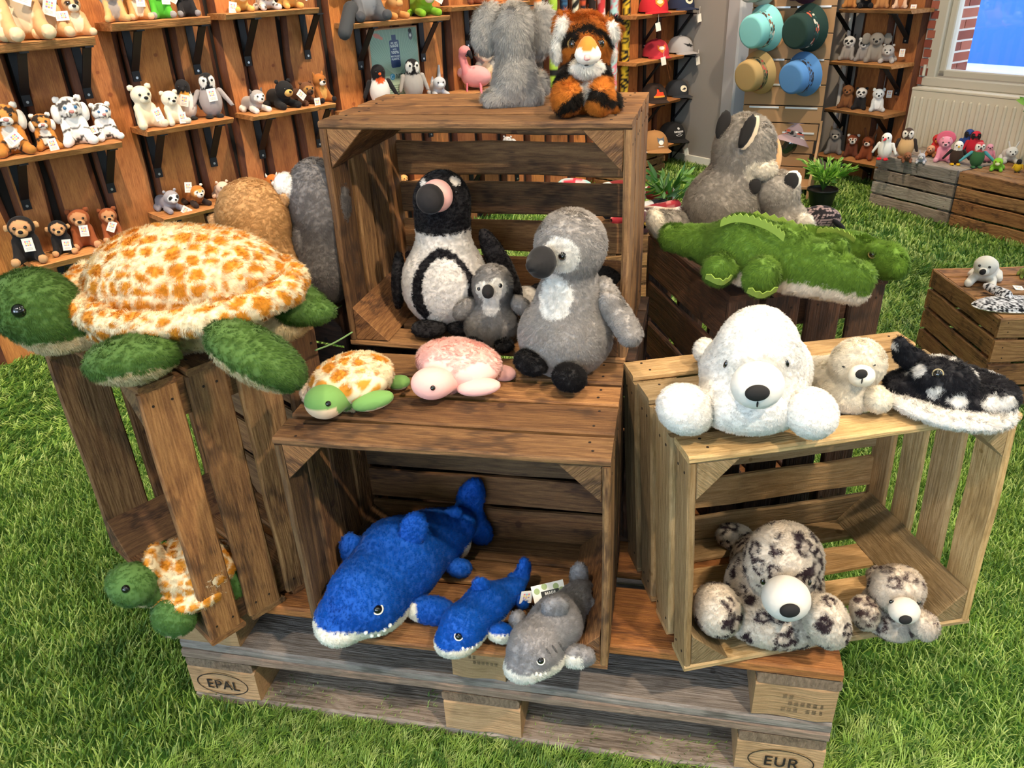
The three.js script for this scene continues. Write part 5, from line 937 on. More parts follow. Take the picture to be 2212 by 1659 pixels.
// px, py: where the toy rests in the picture; hpx: its height there
function small(name, label, where, hpx, yaw, kind, c, o = {}) {
  const s = hpx * depthOf(where) / F_PX / 0.92, T = plan(where, s, yaw), prims = kind(T, c), stripes = c.stripe;
  const pat = stripes ? (x, y, z, col) => { const d = V(x, y, z).sub(where).divideScalar(s); const w = fbm(x * 40, y * 40, z * 40); const t = Math.sin(d.y * 26 + Math.abs(d.dot(T.x)) * 10 + w * 8); return t > 0.72 && d.dot(T.z) < 0.2 + w * 0.3 ? RGB(stripes) : col; } : c.spots ? (x, y, z, col) => { const [a] = voronoi(x / (s * 0.2), y / (s * 0.2), z / (s * 0.2)); return a < 0.33 ? RGB(c.spots) : col; } : null;
  const g = plush(name, label, 'soft toy', T.fr, prims, { k: s * 0.06, cell: Math.max(s / 24, 0.0042), pat, group: o.group });
  const b = kind === lier ? [0.13, 0.68, 0.485, 0.04] : kind === bird ? [0.09, 0.83, 0.185, 0.03] : [0.1, 0.75, 0.245, 0.032];
  const er = (c.eyeR ?? 1) * b[3] * s; for (const i of [-1, 1]) { const e = mesh('eye', new THREE.SphereGeometry(er, 10, 8), c.eye ? M(c.eye, { roughness: 0.2 }) : black, g, T.P(i * b[0], b[1], b[2]).sub(where)); }
  if (kind !== bird && c.nose !== null) { const n = mesh('nose', new THREE.SphereGeometry(s * 0.045, 10, 8), c.nose ? M(c.nose, { roughness: 0.8 }) : noseMat, g, (kind === lier ? T.P(0, 0.57, 0.6) : T.P(0, 0.68, 0.32)).sub(where)); n.scale.set(1.2, 0.85, 0.8); }
  if (o.tag) { const [u, v, w, ang] = o.tag; hangTag(g, T.fr, T.P(u, v, w), Math.max(0.03, s * 0.2), Math.max(0.042, s * 0.28), ang ?? 0, yaw * Math.PI / 180); }
  return { g, T, s };
}
const part = (r, n, prims, o = {}) => { for (const q of prims) mesh(n, blob([q], [], 0.004, o.cell ?? Math.max(r.s / 26, 0.0035), o.pat, r.T.fr.base), plushMat, r.g); };
{ // ---- top row
  const A = SH.A1, mk = { body: '#cf9f70', belly: '#e3d2b4', face: '#e9dcc6', patch: '#3a2b22', head: '#d6ab7e', foot: '#e2c6a2', ear: 'round', earCol: '#3a2b22', hz: 0.85 };
  small('plush_meerkat', 'largest meerkat toy on the left top shelf', A.on(62, 90), 150, 30, sitter, mk, { tag: [0.1, 0.56, 0.3, 24] });
  small('plush_meerkat', 'meerkat toy at the picture edge left of the largest meerkat', A.on(-6, 92, 0.13), 150, 30, sitter, mk);
  small('plush_meerkat', 'middle-sized meerkat toy behind two hang tags', A.on(113, 84, 0.09), 112, 34, sitter, mk, { tag: [0.06, 0.5, 0.32, 20] });
  small('plush_meerkat', 'small meerkat toy at the right end of its shelf', A.on(172, 80, 0.12), 80, 38, sitter, mk, { tag: [-0.32, 0.48, 0.3, 90] });
  const B = SH.A2;
  small('plush_monkey', 'grey maned monkey toy on the second top shelf', B.on(252, 44, 0.13), 72, 30, sitter, { body: '#9a8f88', limb: '#d2a56c', foot: '#d8ad74', head: '#b3a394', mane: '#a59a92', face: '#d9b48a' });
  small('plush_kangaroo', 'tan kangaroo toy on the second top shelf', B.on(303, 43, 0.1), 70, 30, sitter, { body: '#c98e50', belly: '#e8d8c0', limb: '#d19a5e', foot: '#e2c096', ear: 'long', tail: '#c98e50' }, { tag: [0.08, 0.5, 0.3, 4] });
  small('plush_dinosaur', 'bright green toy with grey claws on the second top shelf', B.on(350, 40, 0.1), 72, 30, sitter, { body: '#4fae2e', foot: '#9b9a98', ear: 'none' }, { tag: [0.16, 0.5, 0.3, 4] });
  small('plush_gorilla', 'black toy with grey feet on the second top shelf', B.on(405, 38, 0.1), 66, 30, sitter, { body: '#19171a', foot: '#8a898d', face: '#55504e' }, { tag: [-0.3, 0.55, 0.3, 34] });
  const Q = SH.A3;
  small('plush_lion', 'yellow lion cub at the left of the third top shelf', Q.on(524, 24), 46, 30, lier, { body: '#dcae5e', face: '#ecd9ae' }, { tag: [-0.5, 0.2, 0.5, 12] });
  small('plush_leopard', 'white spotted cat toy on the third top shelf', Q.on(580, 22), 50, 30, lier, { body: '#d8d4cf', spots: '#5d5650', face: '#eeeae4' });
  small('plush_lion', 'yellow lion cub at the right of the third top shelf', Q.on(630, 21), 46, 30, lier, { body: '#dba95a', face: '#ecd9ae' }, { tag: [0.5, 0.5, 0.4, -60] });
  const R = SH.A4;
  { const r = small('plush_elephant', 'large grey toy with dark hanging fin on the fourth top shelf', R.on(790, 44, 0.1), 110, 30, sitter, { body: '#7d8187', limb: '#5a5c61', foot: '#4a4b50', ear: 'big' });
    part(r, 'fin', [K(onPlanks(758, 20, 0.14).p, onPlanks(744, 72, 0.17).p, 0.035, 0.03, '#3c3f43', { m: 1 })]); }
  small('plush_turtle', 'orange tan turtle toy on the fourth top shelf', R.on(848, 42), 52, 48, lier, { body: '#d69a58', head: '#dda264', ear: 'none', nose: null });
  { const r = small('plush_crocodile', 'lime green crocodile toy with open mouth on the fourth top shelf', R.on(918, 41), 58, 30, lier, { body: '#7fb429', head: '#8bbf33', face: '#e9d9c4', ear: 'round', nose: null }, { tag: [0.5, 0.5, 0.2, -60] }); }
  small('plush_orangutan', 'brown toy at the left of the fifth top shelf', SH.A5.on(1020, 10), 46, 30, sitter, { body: '#7a3f22', face: '#c99b70' }); small('plush_bear', 'tan toy in the middle of the fifth top shelf', SH.A5.on(1062, 8), 44, 30, sitter, { body: '#d9904f' }); small('plush_cat', 'pale toy at the right of the fifth top shelf', SH.A5.on(1104, 6), 44, 30, sitter, { body: '#e3c8ac' });
}
{ // ---- middle row
  const B = SH.B1, tg = { body: '#b9772f', belly: '#e8e2d8', head: '#bf7e36', face: '#ece6dc', foot: '#b97a34', stripe: '#241a14', nose: '#d08c86', earCol: '#e8e2d8', mask: '#c98a45', eyeR: 1.1 };
  const wt = { ...tg, body: '#e6e3df', belly: '#efece8', head: '#e9e6e2', foot: '#ecebe8', limb: '#e9e6e2', mask: '#efece8', earCol: '#e9e6e2', stripe: '#4a4644', eye: '#3d6f9c' };
  const t1 = small('plush_tiger', 'large orange tiger toy with shaggy cheeks on the left middle shelf', B.on(36, 334), 100, 34, sitter, tg, { tag: [0.02, 0.33, 0.36, 60] }); part(t1, 'cheek', two((i) => t1.T.e(i * 0.26, 0.62, 0.03, 0.1, 0.2, 0.12, '#e8e2d8')));
  const t2 = small('plush_tiger', 'small orange tiger toy between the large tiger and the white one', B.on(108, 326), 70, 34, sitter, tg, { tag: [0.08, 0.16, 0.48, -6] }); part(t2, 'cheek', two((i) => t2.T.e(i * 0.25, 0.62, 0.03, 0.09, 0.16, 0.12, '#e8e2d8')));
  const t3 = small('plush_tiger', 'large white tiger toy on the left middle shelf', B.on(173, 317), 94, 34, sitter, wt); part(t3, 'cheek', two((i) => t3.T.e(i * 0.26, 0.62, 0.03, 0.1, 0.2, 0.12, '#ece9e5')));
  const t4 = small('plush_tiger', 'small white tiger toy at the right end of the tiger shelf', B.on(236, 309), 72, 38, sitter, wt, { tag: [-0.42, 0.32, 0.35, 80] });
  const P = SH.B2;
  small('plush_polar_bear', 'large cream polar bear toy on the middle shelf', P.on(317, 262, 0.11), 84, 44, sitter, { body: '#e2d5ba', head: '#e6dac2', face: '#e6dac2', hz: 0.92 }, { tag: [0.16, 0.3, 0.36, -14] });
  small('plush_polar_bear', 'small cream polar bear toy before the emperor penguin', P.on(377, 264, 0.13), 66, 44, sitter, { body: '#e2d8c2', head: '#e6dcc8', face: '#e6dcc8' }, { tag: [0.1, 0.2, 0.42, 0] });
  small('plush_penguin', 'emperor penguin toy with orange bib behind the small polar bear', P.on(408, 250, 0.07), 76, 20, bird, { body: '#e6e2da', wing: '#1c1a1c', head: '#19171a', bib: '#e5a23a', beak: '#19171a' }, { tag: [-0.02, 0.5, 0.28, 16] });
  small('plush_penguin', 'grey penguin chick toy at the right end of the polar bear shelf', P.on(463, 256, 0.11), 84, 28, bird, { body: '#a29a9a', wing: '#aaa2a2', head: '#161417', face: '#ece8e2', beak: '#161417', spread: 0.46 }, { tag: [0.02, 0.52, 0.26, -4] });
  const H = SH.B3;
  small('plush_husky', 'grey and white husky toy lying on the middle shelf', H.on(556, 242), 46, 46, lier, { body: '#a9a29f', head: '#a39c99', face: '#eae6df', limb: '#e9e3d6', ear: 'point', earCol: '#5c5554', mask: '#e9e5de' });
  small('plush_bear', 'black sun bear toy with pale snout on the middle shelf', H.on(614, 238), 56, 46, lier, { body: '#151416', face: '#d2a55e', limb: '#151416' }, { tag: [0.42, 0.42, 0.6, -44] });
  small('plush_bear', 'brown toy with tan face beside the black bear', H.on(662, 233), 46, 46, lier, { body: '#5a3824', head: '#6b4327', mask: '#a9793f', face: '#4a2f22' }, { tag: [0.1, 0.1, 0.75, 0] });
  small('plush_fox', 'rusty brown fox toy at the right end of its shelf', H.on(696, 229), 56, 48, sitter, { body: '#a9662a', head: '#a9662a', face: '#e9e2d6', foot: '#18151a', ear: 'point', limb: '#9a5c26', belly: '#c99a54' });
  const N = SH.B4;
  small('plush_penguin', 'black and white emperor penguin with orange throat under the poster', N.on(824, 228), 78, 22, bird, { body: '#e4e0da', wing: '#19171a', head: '#141215', neck: '#19171a', bib: '#e2571c', beak: '#d4571f', spread: 0.42 });
  small('plush_penguin', 'grey penguin chick toy in front of the poster', N.on(897, 227), 78, 20, bird, { body: '#a5a09b', wing: '#a5a09b', head: '#141215', face: '#e9e6e0', beak: '#141215' });
  { const r = small('plush_dolphin', 'pale grey dolphin toy right of the penguin chick', N.on(950, 225), 40, 20, lier, { body: '#b7bac0', head: '#bfc2c8', face: '#d9dadd', ear: 'none', nose: null }); part(r, 'tail_fin', [r.T.k(-0.1, 0.5, -0.7, -0.1, 1.15, -0.9, 0.12, 0.06, '#b7bac0'), r.T.k(0.25, 0.5, -0.7, 0.35, 1.3, -0.9, 0.12, 0.06, '#b7bac0')]); }
  const F = SH.F1;
  { const b = F.on(1030, 195, 0.12), r = small('plush_flamingo', 'pink flamingo toy on the shelf left of the elephant', b, 86, -20, (T) => [T.e(0, 0.28, 0, 0.36, 0.24, 0.24, '#e8a0a0'), T.k(-0.18, 0.4, 0.12, -0.26, 0.72, 0.14, 0.1, 0.085, '#e98f90'), T.e(-0.18, 0.84, 0.16, 0.14, 0.12, 0.12, '#e98f90'), T.k(-0.06, 0.8, 0.2, 0.02, 0.68, 0.22, 0.07, 0.03, '#17141a', { part: 'beak' }), T.e(-0.34, 0.36, -0.05, 0.14, 0.12, 0.14, '#efb3b0', { part: 'wing' }), ...two((i) => T.k(i * 0.16, 0.15, 0.18, i * 0.18 + 0.1, -0.1, 0.4, 0.04, 0.035, '#dd6f7e', { part: 'leg' }))], { nose: null }); }
  small('plush_wolf', 'grey and cream wolf toy behind the flamingo', F.on(1050, 188, 0.06), 84, 12, sitter, { body: '#8f8c88', belly: '#e2c9a6', head: '#8b8884', mask: '#e6d3b5', face: '#ead9c0', ear: 'point', earCol: '#d9a873', foot: '#e0b98c' });
  small('plush_seal', 'small white seal toy seen through the upper crate', SH.E4.on(1044, 345), 30, 0, lier, { body: '#ecebe7', ear: 'none' }); small('plush_husky', 'small grey and white toy seen through the upper crate', SH.E4.on(1100, 343), 30, -20, lier, { body: '#c9c9c9', face: '#efeeea', spots: '#8c8a8a' });
  small('plush_giraffe', 'spotted giraffe toy seen through the upper crate', SH.C4.on(872, 412), 26, 40, lier, { body: '#e3b06a', spots: '#a9642a', ear: 'none' });
}
{ // ---- bottom row
  const C1 = SH.C1, ch = { body: '#141214', head: '#141214', face: '#cf9f6e', mask: '#c9966a', earCol: '#cf9f6e', foot: '#c9986a', eyeR: 1.1 }, og = { body: '#8a4620', head: '#8f4a22', face: '#c8966a', mask: '#b98258', earCol: '#8a4620', foot: '#c8936a' };
  const earsAt = (r, c) => part(r, 'ear', two((i) => r.T.e(i * 0.27, 0.72, 0.0, 0.07, 0.09, 0.04, c)));
  const r1 = small('plush_chimpanzee', 'large chimpanzee toy on the bottom left shelf', C1.on(70, 560), 94, 24, sitter, { ...ch, ear: 'none' }, { tag: [0.06, 0.4, 0.3, 0] }); earsAt(r1, '#cf9f6e');
  const r2 = small('plush_chimpanzee', 'small chimpanzee toy beside the large one', C1.on(142, 548), 68, 30, sitter, { ...ch, ear: 'none' }, { tag: [0.1, 0.3, 0.4, 6] }); earsAt(r2, '#cf9f6e');
  small('plush_orangutan', 'large shaggy orangutan toy behind the chimpanzees', C1.on(186, 524, 0.08), 78, 28, sitter, og, { tag: [0.04, 0.45, 0.3, 4] });
  small('plush_orangutan', 'small orangutan toy at the right of the bottom shelf', C1.on(248, 520, 0.08), 66, 32, sitter, og, { tag: [0.0, 0.45, 0.3, 30] });
  const C2 = SH.C2;
  const rc = small('plush_raccoon', 'grey raccoon toy lying on the lower shelf', C2.on(372, 456), 46, 48, lier, { body: '#8c8890', head: '#9a969c', mask: '#e4e2e2', patch: '#1c1a1c', face: '#ece9e6', limb: '#8c8890', tail: '#4a474c' }, { tag: [0.3, 0.05, 0.7, -50] });
  small('plush_red_panda', 'rust coloured red panda toy lying beside the raccoon', C2.on(430, 449), 44, 44, lier, { body: '#9a5a24', head: '#b3702c', limb: '#2c1d16', mask: '#dca45c', patch: '#f0e8dc', face: '#efe6da', earCol: '#efe6da', tail: '#6f3a1c' }, { tag: [-0.35, 0.9, 0.2, 10] });
  small('plush_pig', 'pale pink pig toy behind the tan animal', C2.on(487, 440), 40, 30, lier, { body: '#dcbfa9', face: '#e4c6b2' }, { tag: [0, 0.05, 0.6, 80] });
  small('plush_fox', 'orange fox toy peeking out beside the white ear of the koala', SH.C3.on(592, 420), 40, 30, lier, { body: '#c06a24', face: '#efe9e0', ear: 'point', earCol: '#d8d2c8' });
}
{ // poster panel leaning below the fourth shelf
  const q = [[793, 66], [893, 60], [918, 224], [815, 226]].map(([x, y]) => onPlanks(x, y, 0.045)), s0 = (q[0].s + q[3].s) / 2, s1 = (q[1].s + q[2].s) / 2, y0 = (q[2].y + q[3].y) / 2, y1 = (q[0].y + q[1].y) / 2, w = s1 - s0, h = y1 - y0;
  const t = textPlate(w, h, 700, (c, W, H) => {
    c.fillStyle = '#86a793'; c.fillRect(0, 0, W, H); c.fillStyle = '#b3cbb6'; c.fillRect(0, H * 0.6, W, H * 0.4); c.strokeStyle = 'rgba(214,230,214,.45)'; c.lineWidth = 3; for (let k = 0; k < 26; k++) { c.beginPath(); c.moveTo(W * 0.5, H * 0.62); c.lineTo(W * (k / 13 - 0.5), 0); c.stroke(); }
    c.fillStyle = '#28406b'; c.beginPath(); c.roundRect(W * 0.4, H * 0.14, W * 0.2, H * 0.36, 22); c.fill(); c.fillRect(W * 0.455, H * 0.075, W * 0.09, H * 0.09);
    c.fillStyle = '#dfe8e2'; c.textAlign = 'center'; const l = [['WE ARE', 0.19, 0.034], ['MADE', 0.235, 0.05], ['WITH', 0.27, 0.026], ['100%', 0.32, 0.054], ['RECYCLED', 0.362, 0.03], ['PLASTIC', 0.402, 0.036]]; for (const [s, y, z] of l) { c.font = `bold ${H * z}px sans-serif`; c.fillText(s, W * 0.5, H * y, W * 0.185); }
    c.font = `bold ${H * 0.085}px sans-serif`; c.fillStyle = '#3c4a47'; c.textAlign = 'left'; c.fillStyle = '#7fae7a'; c.fillText('EC', W * 0.17, H * 0.645); c.fillStyle = '#3c4a47'; c.fillText('MBACKS', W * 0.47, H * 0.645, W * 0.44); c.fillStyle = '#3b9ccd'; c.beginPath(); c.arc(W * 0.4, H * 0.615, H * 0.042, 0, 7); c.fill(); c.strokeStyle = '#d8ecf4'; c.lineWidth = 5; c.beginPath(); c.arc(W * 0.4, H * 0.615, H * 0.024, 0.3, 5.2); c.stroke();
    c.fillStyle = '#c9836f'; c.beginPath(); c.ellipse(W * 0.16, H * 0.07, W * 0.08, H * 0.03, 0.3, 0, 7); c.fill(); c.beginPath(); c.ellipse(W * 0.23, H * 0.1, W * 0.05, H * 0.02, 0.3, 0, 7); c.fill(); c.fillStyle = '#5f6770'; c.beginPath(); c.ellipse(W * 0.86, H * 0.1, W * 0.045, H * 0.06, 0, 0, 7); c.fill(); c.fillStyle = '#1c1f22'; c.beginPath(); c.arc(W * 0.855, H * 0.04, W * 0.035, 0, 7); c.fill(); c.fillStyle = '#e9ece8'; c.beginPath(); c.arc(W * 0.86, H * 0.1, W * 0.025, 0, 7); c.fill();
    c.fillStyle = '#5d7f72'; for (let k = 0; k < 7; k++) c.fillRect(W * 0.3, H * (0.73 + k * 0.03), W * (0.5 + 0.1 * hash(k, 1, 1)), H * 0.008);
  });
  const g = thing('poster', PW((s0 + s1) / 2, y0, 0.04), 'green printed poster panel with a bottle picture between two shelves', 'poster', null, yawOf(PN)); g.rotation.z = 0.0;
  mesh('frame', board(w + 0.012, h + 0.012, 0.01, { axis: 1, jit: 0, bend: 0, ch: 0.002 }), M('#c79a78', { roughness: 0.6 }), g, V(0, h / 2, 0)); mesh('print', new THREE.PlaneGeometry(w, h), new THREE.MeshStandardMaterial({ map: t, roughness: 0.35 }), g, V(0, h / 2, 0.0062));
}
{ // plush snakes hanging side by side from the top of the plank wall
  const list = [[1163, 17, (v) => Math.sin(v * 34 + 1) > 0.55 ? '#1f1a18' : Math.sin(v * 34 + 1) > -0.2 ? '#cf7a3a' : '#e6d7c8', 'orange, black and white banded plush snake hanging first from the left'], [1195, 19, (v) => Math.sin(v * 62) > 0.3 ? '#17191a' : '#9fc443', 'lime green plush snake with black bands hanging on the wall'],
    [1218, 17, (v, a) => Math.abs(a) > 1.2 ? '#16233c' : Math.sin(v * 190) > 0 ? '#1d3556' : '#2f5f84', 'navy blue plush snake hanging beside the lime green one'], [1243, 15, (v, a) => Math.sin(v * 120 + a * 2) > 0 ? '#1b1a18' : '#d8d2b8', 'black and cream plush snake hanging on the wall'], [1259, 12, (v) => Math.sin(v * 150) > 0 ? '#c5502e' : '#191c26', 'dark plush snake with red dots hanging on the wall'],
    [1278, 19, (v, a) => { const [q] = voronoi(v * 26, a * 0.7, 1); return q > 0.45 ? '#231815' : '#d3562c'; }, 'orange red plush snake with black marks hanging on the wall'], [1298, 18, (v, a) => Math.sin(v * 30 + a) > 0.3 ? '#c93b3e' : '#e8cfd2', 'red and pale pink plush snake hanging on the wall'], [1326, 19, (v, a) => noise(v * 60, a * 2, 3) > 0.55 ? '#d77a8c' : '#a9d3d6', 'pink and turquoise plush snake hanging on the wall'], [1352, 19, (v, a) => { const [q] = voronoi(v * 34, a * 0.9, 5); return q > 0.4 && q < 0.62 ? '#17140f' : '#d9b32e'; }, 'yellow plush snake with black rings hanging right of the tiger']];
  for (const [px, w, col, label] of list) {
    const a = onPlanks(px, 60, 0.07), b = onPlanks(px - (px - 1250) * 0.02, 240, 0.07), s = a.s, d = depthOf(a.p), r = w / 2 * d / F_PX, top = 1.75, bot = 0.42;
    const g = thing('plush_snake', PW(s, bot, 0.07), label, 'soft toy', null, yawOf(PN)), n = 110, m = 10, pos = [], cc = [], idx = [];
    for (let k = 0; k <= n; k++) for (let q = 0; q <= m; q++) { const v = k / n * (top - bot), an = q / m * 6.2832, rad = r * (k === 0 || k === n ? 0.05 : k < 4 ? 0.5 + k * 0.125 : 1) * (1 + 0.05 * Math.sin(k * 0.9)); pos.push(Math.cos(an) * rad, v, Math.sin(an) * rad); cc.push(...RGB(col(v, an - Math.PI / 2))); }
    for (let k = 0; k < n; k++) for (let q = 0; q < m; q++) { const i = k * (m + 1) + q; idx.push(i, i + m + 1, i + 1, i + 1, i + m + 1, i + m + 2); }
    const geo = new THREE.BufferGeometry(); geo.setAttribute('position', new THREE.Float32BufferAttribute(pos, 3)); geo.setAttribute('color', new THREE.Float32BufferAttribute(cc, 3)); geo.setIndex(idx); geo.computeVertexNormals(); mesh('body', geo, plushMat, g);
    mesh('hanger', new THREE.TorusGeometry(0.014, 0.002, 6, 16), ironMat, g, V(0, top - bot + 0.012, 0));
  }
}
// ---------------------------------------------------------------- caps in the corner
const cloth = (c) => M(c, { roughness: 0.9, sheen: 0.3, sheenRoughness: 0.6 });
function cap(label, where, wpx, yaw, col, emblem, o = {}) {
  const r = wpx / 2 * depthOf(where) / F_PX, a = yaw * Math.PI / 180, g = thing('baseball_cap', where, label, 'cap', null, a), m = cloth(col), n = 24, pos = [], idx = [], uv = [];
  for (let k = 0; k <= 10; k++) for (let q = 0; q <= n; q++) { const t = k / 10 * Math.PI / 2, an = q / n * 6.2832, rad = Math.pow(Math.cos(t), 0.72), y = Math.sin(t) * 1.16; pos.push(Math.sin(an) * rad * r, y * r, Math.cos(an) * rad * r * 1.12); uv.push(q / n, k / 10); }
  for (let k = 0; k < 10; k++) for (let q = 0; q < n; q++) { const i = k * (n + 1) + q; idx.push(i, i + 1, i + n + 2, i, i + n + 2, i + n + 1); }
  const geo = new THREE.BufferGeometry(); geo.setAttribute('position', new THREE.Float32BufferAttribute(pos, 3)); geo.setIndex(idx); geo.computeVertexNormals(); mesh('crown', geo, o.side ?? new THREE.MeshPhysicalMaterial({ color: C(col), roughness: 0.9, side: THREE.DoubleSide }), g, V(0, 0.12 * r, 0));
  const bp = [], bi = [], bt = 0.035; for (const s of [0, 1]) for (let k = 0; k <= 6; k++) for (let q = 0; q <= 14; q++) { const an = (q / 14 - 0.5) * 2.1, rr0 = lerp(0.96, 1.85 - 0.35 * Math.abs(q / 14 - 0.5) * 2, k / 6), x = Math.sin(an) * lerp(1, 1.06, k / 6), z = Math.cos(an) * 1.12 * rr0 / (k ? 1 : 1); bp.push(x * r * Math.min(1.05, 1), (0.16 - 0.16 * x * x - 0.1 * k / 6 + s * bt) * r, z * r); }
  const S = 7 * 15; for (const s of [0, 1]) for (let k = 0; k < 6; k++) for (let q = 0; q < 14; q++) { const i = s * S + k * 15 + q; s ? bi.push(i, i + 16, i + 1, i, i + 15, i + 16) : bi.push(i, i + 1, i + 16, i, i + 16, i + 15); }
  for (let q = 0; q < 14; q++) { const i = 6 * 15 + q; bi.push(i, i + 1, i + S + 1, i, i + S + 1, i + S); }
  const bg = new THREE.BufferGeometry(); bg.setAttribute('position', new THREE.Float32BufferAttribute(bp, 3)); bg.setIndex(bi); bg.computeVertexNormals(); mesh('brim', bg, new THREE.MeshPhysicalMaterial({ color: C(o.brim ?? col), roughness: 0.9, side: THREE.DoubleSide }), g);
  mesh('button', new THREE.SphereGeometry(r * 0.07, 10, 8), m, g, V(0, 1.28 * r, 0));
  if (emblem) { const t = textPlate(1, 1, 128, (c, w, h) => emblem(c, w, h)); const eg = new THREE.PlaneGeometry(r * 1.1, r * 0.85, 8, 6), p = eg.attributes.position; for (let k = 0; k < p.count; k++) { const x = p.getX(k) / r, y = p.getY(k) / r + 0.55; p.setZ(k, r * 1.12 * Math.sqrt(Math.max(0.02, 1 - x * x)) * Math.pow(Math.cos(Math.asin(clamp(y / 1.16, 0, 0.99))), 0.72) + 0.0018); } eg.computeVertexNormals(); mesh('emblem', eg, decal(t), g, V(0, 0.67 * r, 0)); }
  if (o.tag) { const tg = mesh('tag', new THREE.BoxGeometry(0.034, 0.05, 0.001), [tagEdge, tagEdge, tagEdge, tagEdge, M('#f1eee4'), tagEdge], g, V(o.tag[0] * r, o.tag[1] * r, o.tag[2] * r)); tg.rotation.z = 0.2; mesh('string', new THREE.CylinderGeometry(0.0015, 0.0015, 0.05, 5), M('#e8e4da'), g, V(o.tag[0] * r, o.tag[1] * r + 0.045, o.tag[2] * r)); }
  return g;
}
{
  const face = (a, b) => (c, w, h) => { c.fillStyle = a; c.beginPath(); c.moveTo(w * 0.22, h * 0.2); c.lineTo(w * 0.38, h * 0.3); c.lineTo(w * 0.62, h * 0.3); c.lineTo(w * 0.78, h * 0.2); c.lineTo(w * 0.8, h * 0.55); c.lineTo(w * 0.5, h * 0.85); c.lineTo(w * 0.2, h * 0.55); c.fill(); c.fillStyle = b; c.beginPath(); c.ellipse(w * 0.5, h * 0.45, w * 0.2, h * 0.14, 0, 0, 7); c.fill(); };
  const bat = (c, w, h) => { c.fillStyle = '#191a1d'; c.beginPath(); c.moveTo(w * 0.05, h * 0.35); c.lineTo(w * 0.45, h * 0.45); c.lineTo(w * 0.5, h * 0.36); c.lineTo(w * 0.58, h * 0.46); c.lineTo(w * 0.95, h * 0.62); c.lineTo(w * 0.7, h * 0.62); c.lineTo(w * 0.62, h * 0.72); c.lineTo(w * 0.5, h * 0.6); c.lineTo(w * 0.35, h * 0.62); c.lineTo(w * 0.25, h * 0.48); c.fill(); };
  const sunset = (c, w, h) => { c.fillStyle = '#e8a13a'; c.fillRect(w * 0.1, h * 0.72, w * 0.8, h * 0.14); c.fillStyle = '#e4431f'; c.beginPath(); c.moveTo(w * 0.15, h * 0.72); c.lineTo(w * 0.3, h * 0.5); c.lineTo(w * 0.35, h * 0.15); c.lineTo(w * 0.46, h * 0.2); c.lineTo(w * 0.5, h * 0.42); c.lineTo(w * 0.78, h * 0.44); c.lineTo(w * 0.86, h * 0.72); c.fill(); };
  const round = (c, w, h) => { c.fillStyle = '#e6dcc4'; c.beginPath(); c.arc(w / 2, h / 2, w * 0.3, 0, 7); c.fill(); c.fillStyle = '#2a2a2c'; c.beginPath(); c.moveTo(w * 0.3, h * 0.55); c.lineTo(w * 0.55, h * 0.4); c.lineTo(w * 0.7, h * 0.5); c.lineTo(w * 0.5, h * 0.62); c.fill(); };
  const wolf = (c, w, h) => { c.fillStyle = '#5f6670'; c.beginPath(); c.moveTo(w * 0.28, h * 0.15); c.lineTo(w * 0.4, h * 0.25); c.lineTo(w * 0.6, h * 0.25); c.lineTo(w * 0.74, h * 0.15); c.lineTo(w * 0.74, h * 0.5); c.lineTo(w * 0.5, h * 0.78); c.lineTo(w * 0.28, h * 0.5); c.fill(); c.fillStyle = '#eceae4'; c.beginPath(); c.ellipse(w * 0.5, h * 0.56, w * 0.17, h * 0.18, 0, 0, 7); c.fill(); c.fillRect(w * 0.3, h * 0.84, w * 0.4, h * 0.05); };
  const script = (c, w, h) => { c.fillStyle = '#d9dadc'; c.beginPath(); c.arc(w * 0.5, h * 0.2, w * 0.09, 0, 7); c.fill(); for (let k = 0; k < 7; k++) c.fillRect(w * (0.16 + k * 0.1), h * 0.38, w * 0.075, h * 0.15); c.fillRect(w * 0.36, h * 0.6, w * 0.28, h * 0.06); c.strokeStyle = '#d9dadc'; c.lineWidth = 5; c.beginPath(); c.arc(w * 0.5, h * 0.5, w * 0.3, 0.6, 2.5); c.stroke(); };
  const ks = (k, px, py, off = 0.1) => SH[k].on(px, py, off);
  cap('bright red cap with orange animal face on the top cap shelf', ks('K1', 1411, 29, 0.12), 62, 15, '#c11f2c', face('#e9842e', '#f2d7a8'), { tag: [-0.3, -0.8, 1.5] });
  cap('navy blue cap with round pale emblem on the top cap shelf', ks('K1', 1470, 24), 56, 25, '#1e2a49', round, { tag: [0.9, -0.6, 1.2] });
  cap('red cap with red panda face on the second cap shelf', ks('K2', 1416, 127), 56, 15, '#c23240', face('#e27a2e', '#f4efe6'), { tag: [-0.3, -0.1, 2.0] });
  cap('light grey cap with black bat shape on the second cap shelf', ks('K2', 1468, 122), 54, 30, '#a9a8ab', bat, { tag: [0.4, -0.5, 1.7] });
  cap('dark brown cap with orange sunset animal on the third cap shelf', ks('K3', 1411, 224), 56, 15, '#35261f', sunset);
  cap('charcoal cap with round bird emblem on the third cap shelf', ks('K3', 1460, 217), 50, 25, '#2b2f36', round);
  cap('tan brown cap with grey wolf head on the lowest cap shelf', onLevel(1412, 322, 0.205).addScaledVector(PN, 0.0), 60, 18, '#a87a4a', wolf);
  cap('black cap with white lettering on the lowest cap shelf', ks('K4', 1450, 312), 56, 20, '#131316', script, { tag: [0.5, -0.75, 1.4] });
  cap('white cap half hidden behind the upper crate', onLevel(1380, 324, 0.205), 44, -10, '#e6e5e2', null);
  cap('bright red cap on a glass head half hidden behind the tiger crate', onLevel(1376, 300, 0.2).setY(0.5), 42, 10, '#cf2436', null);
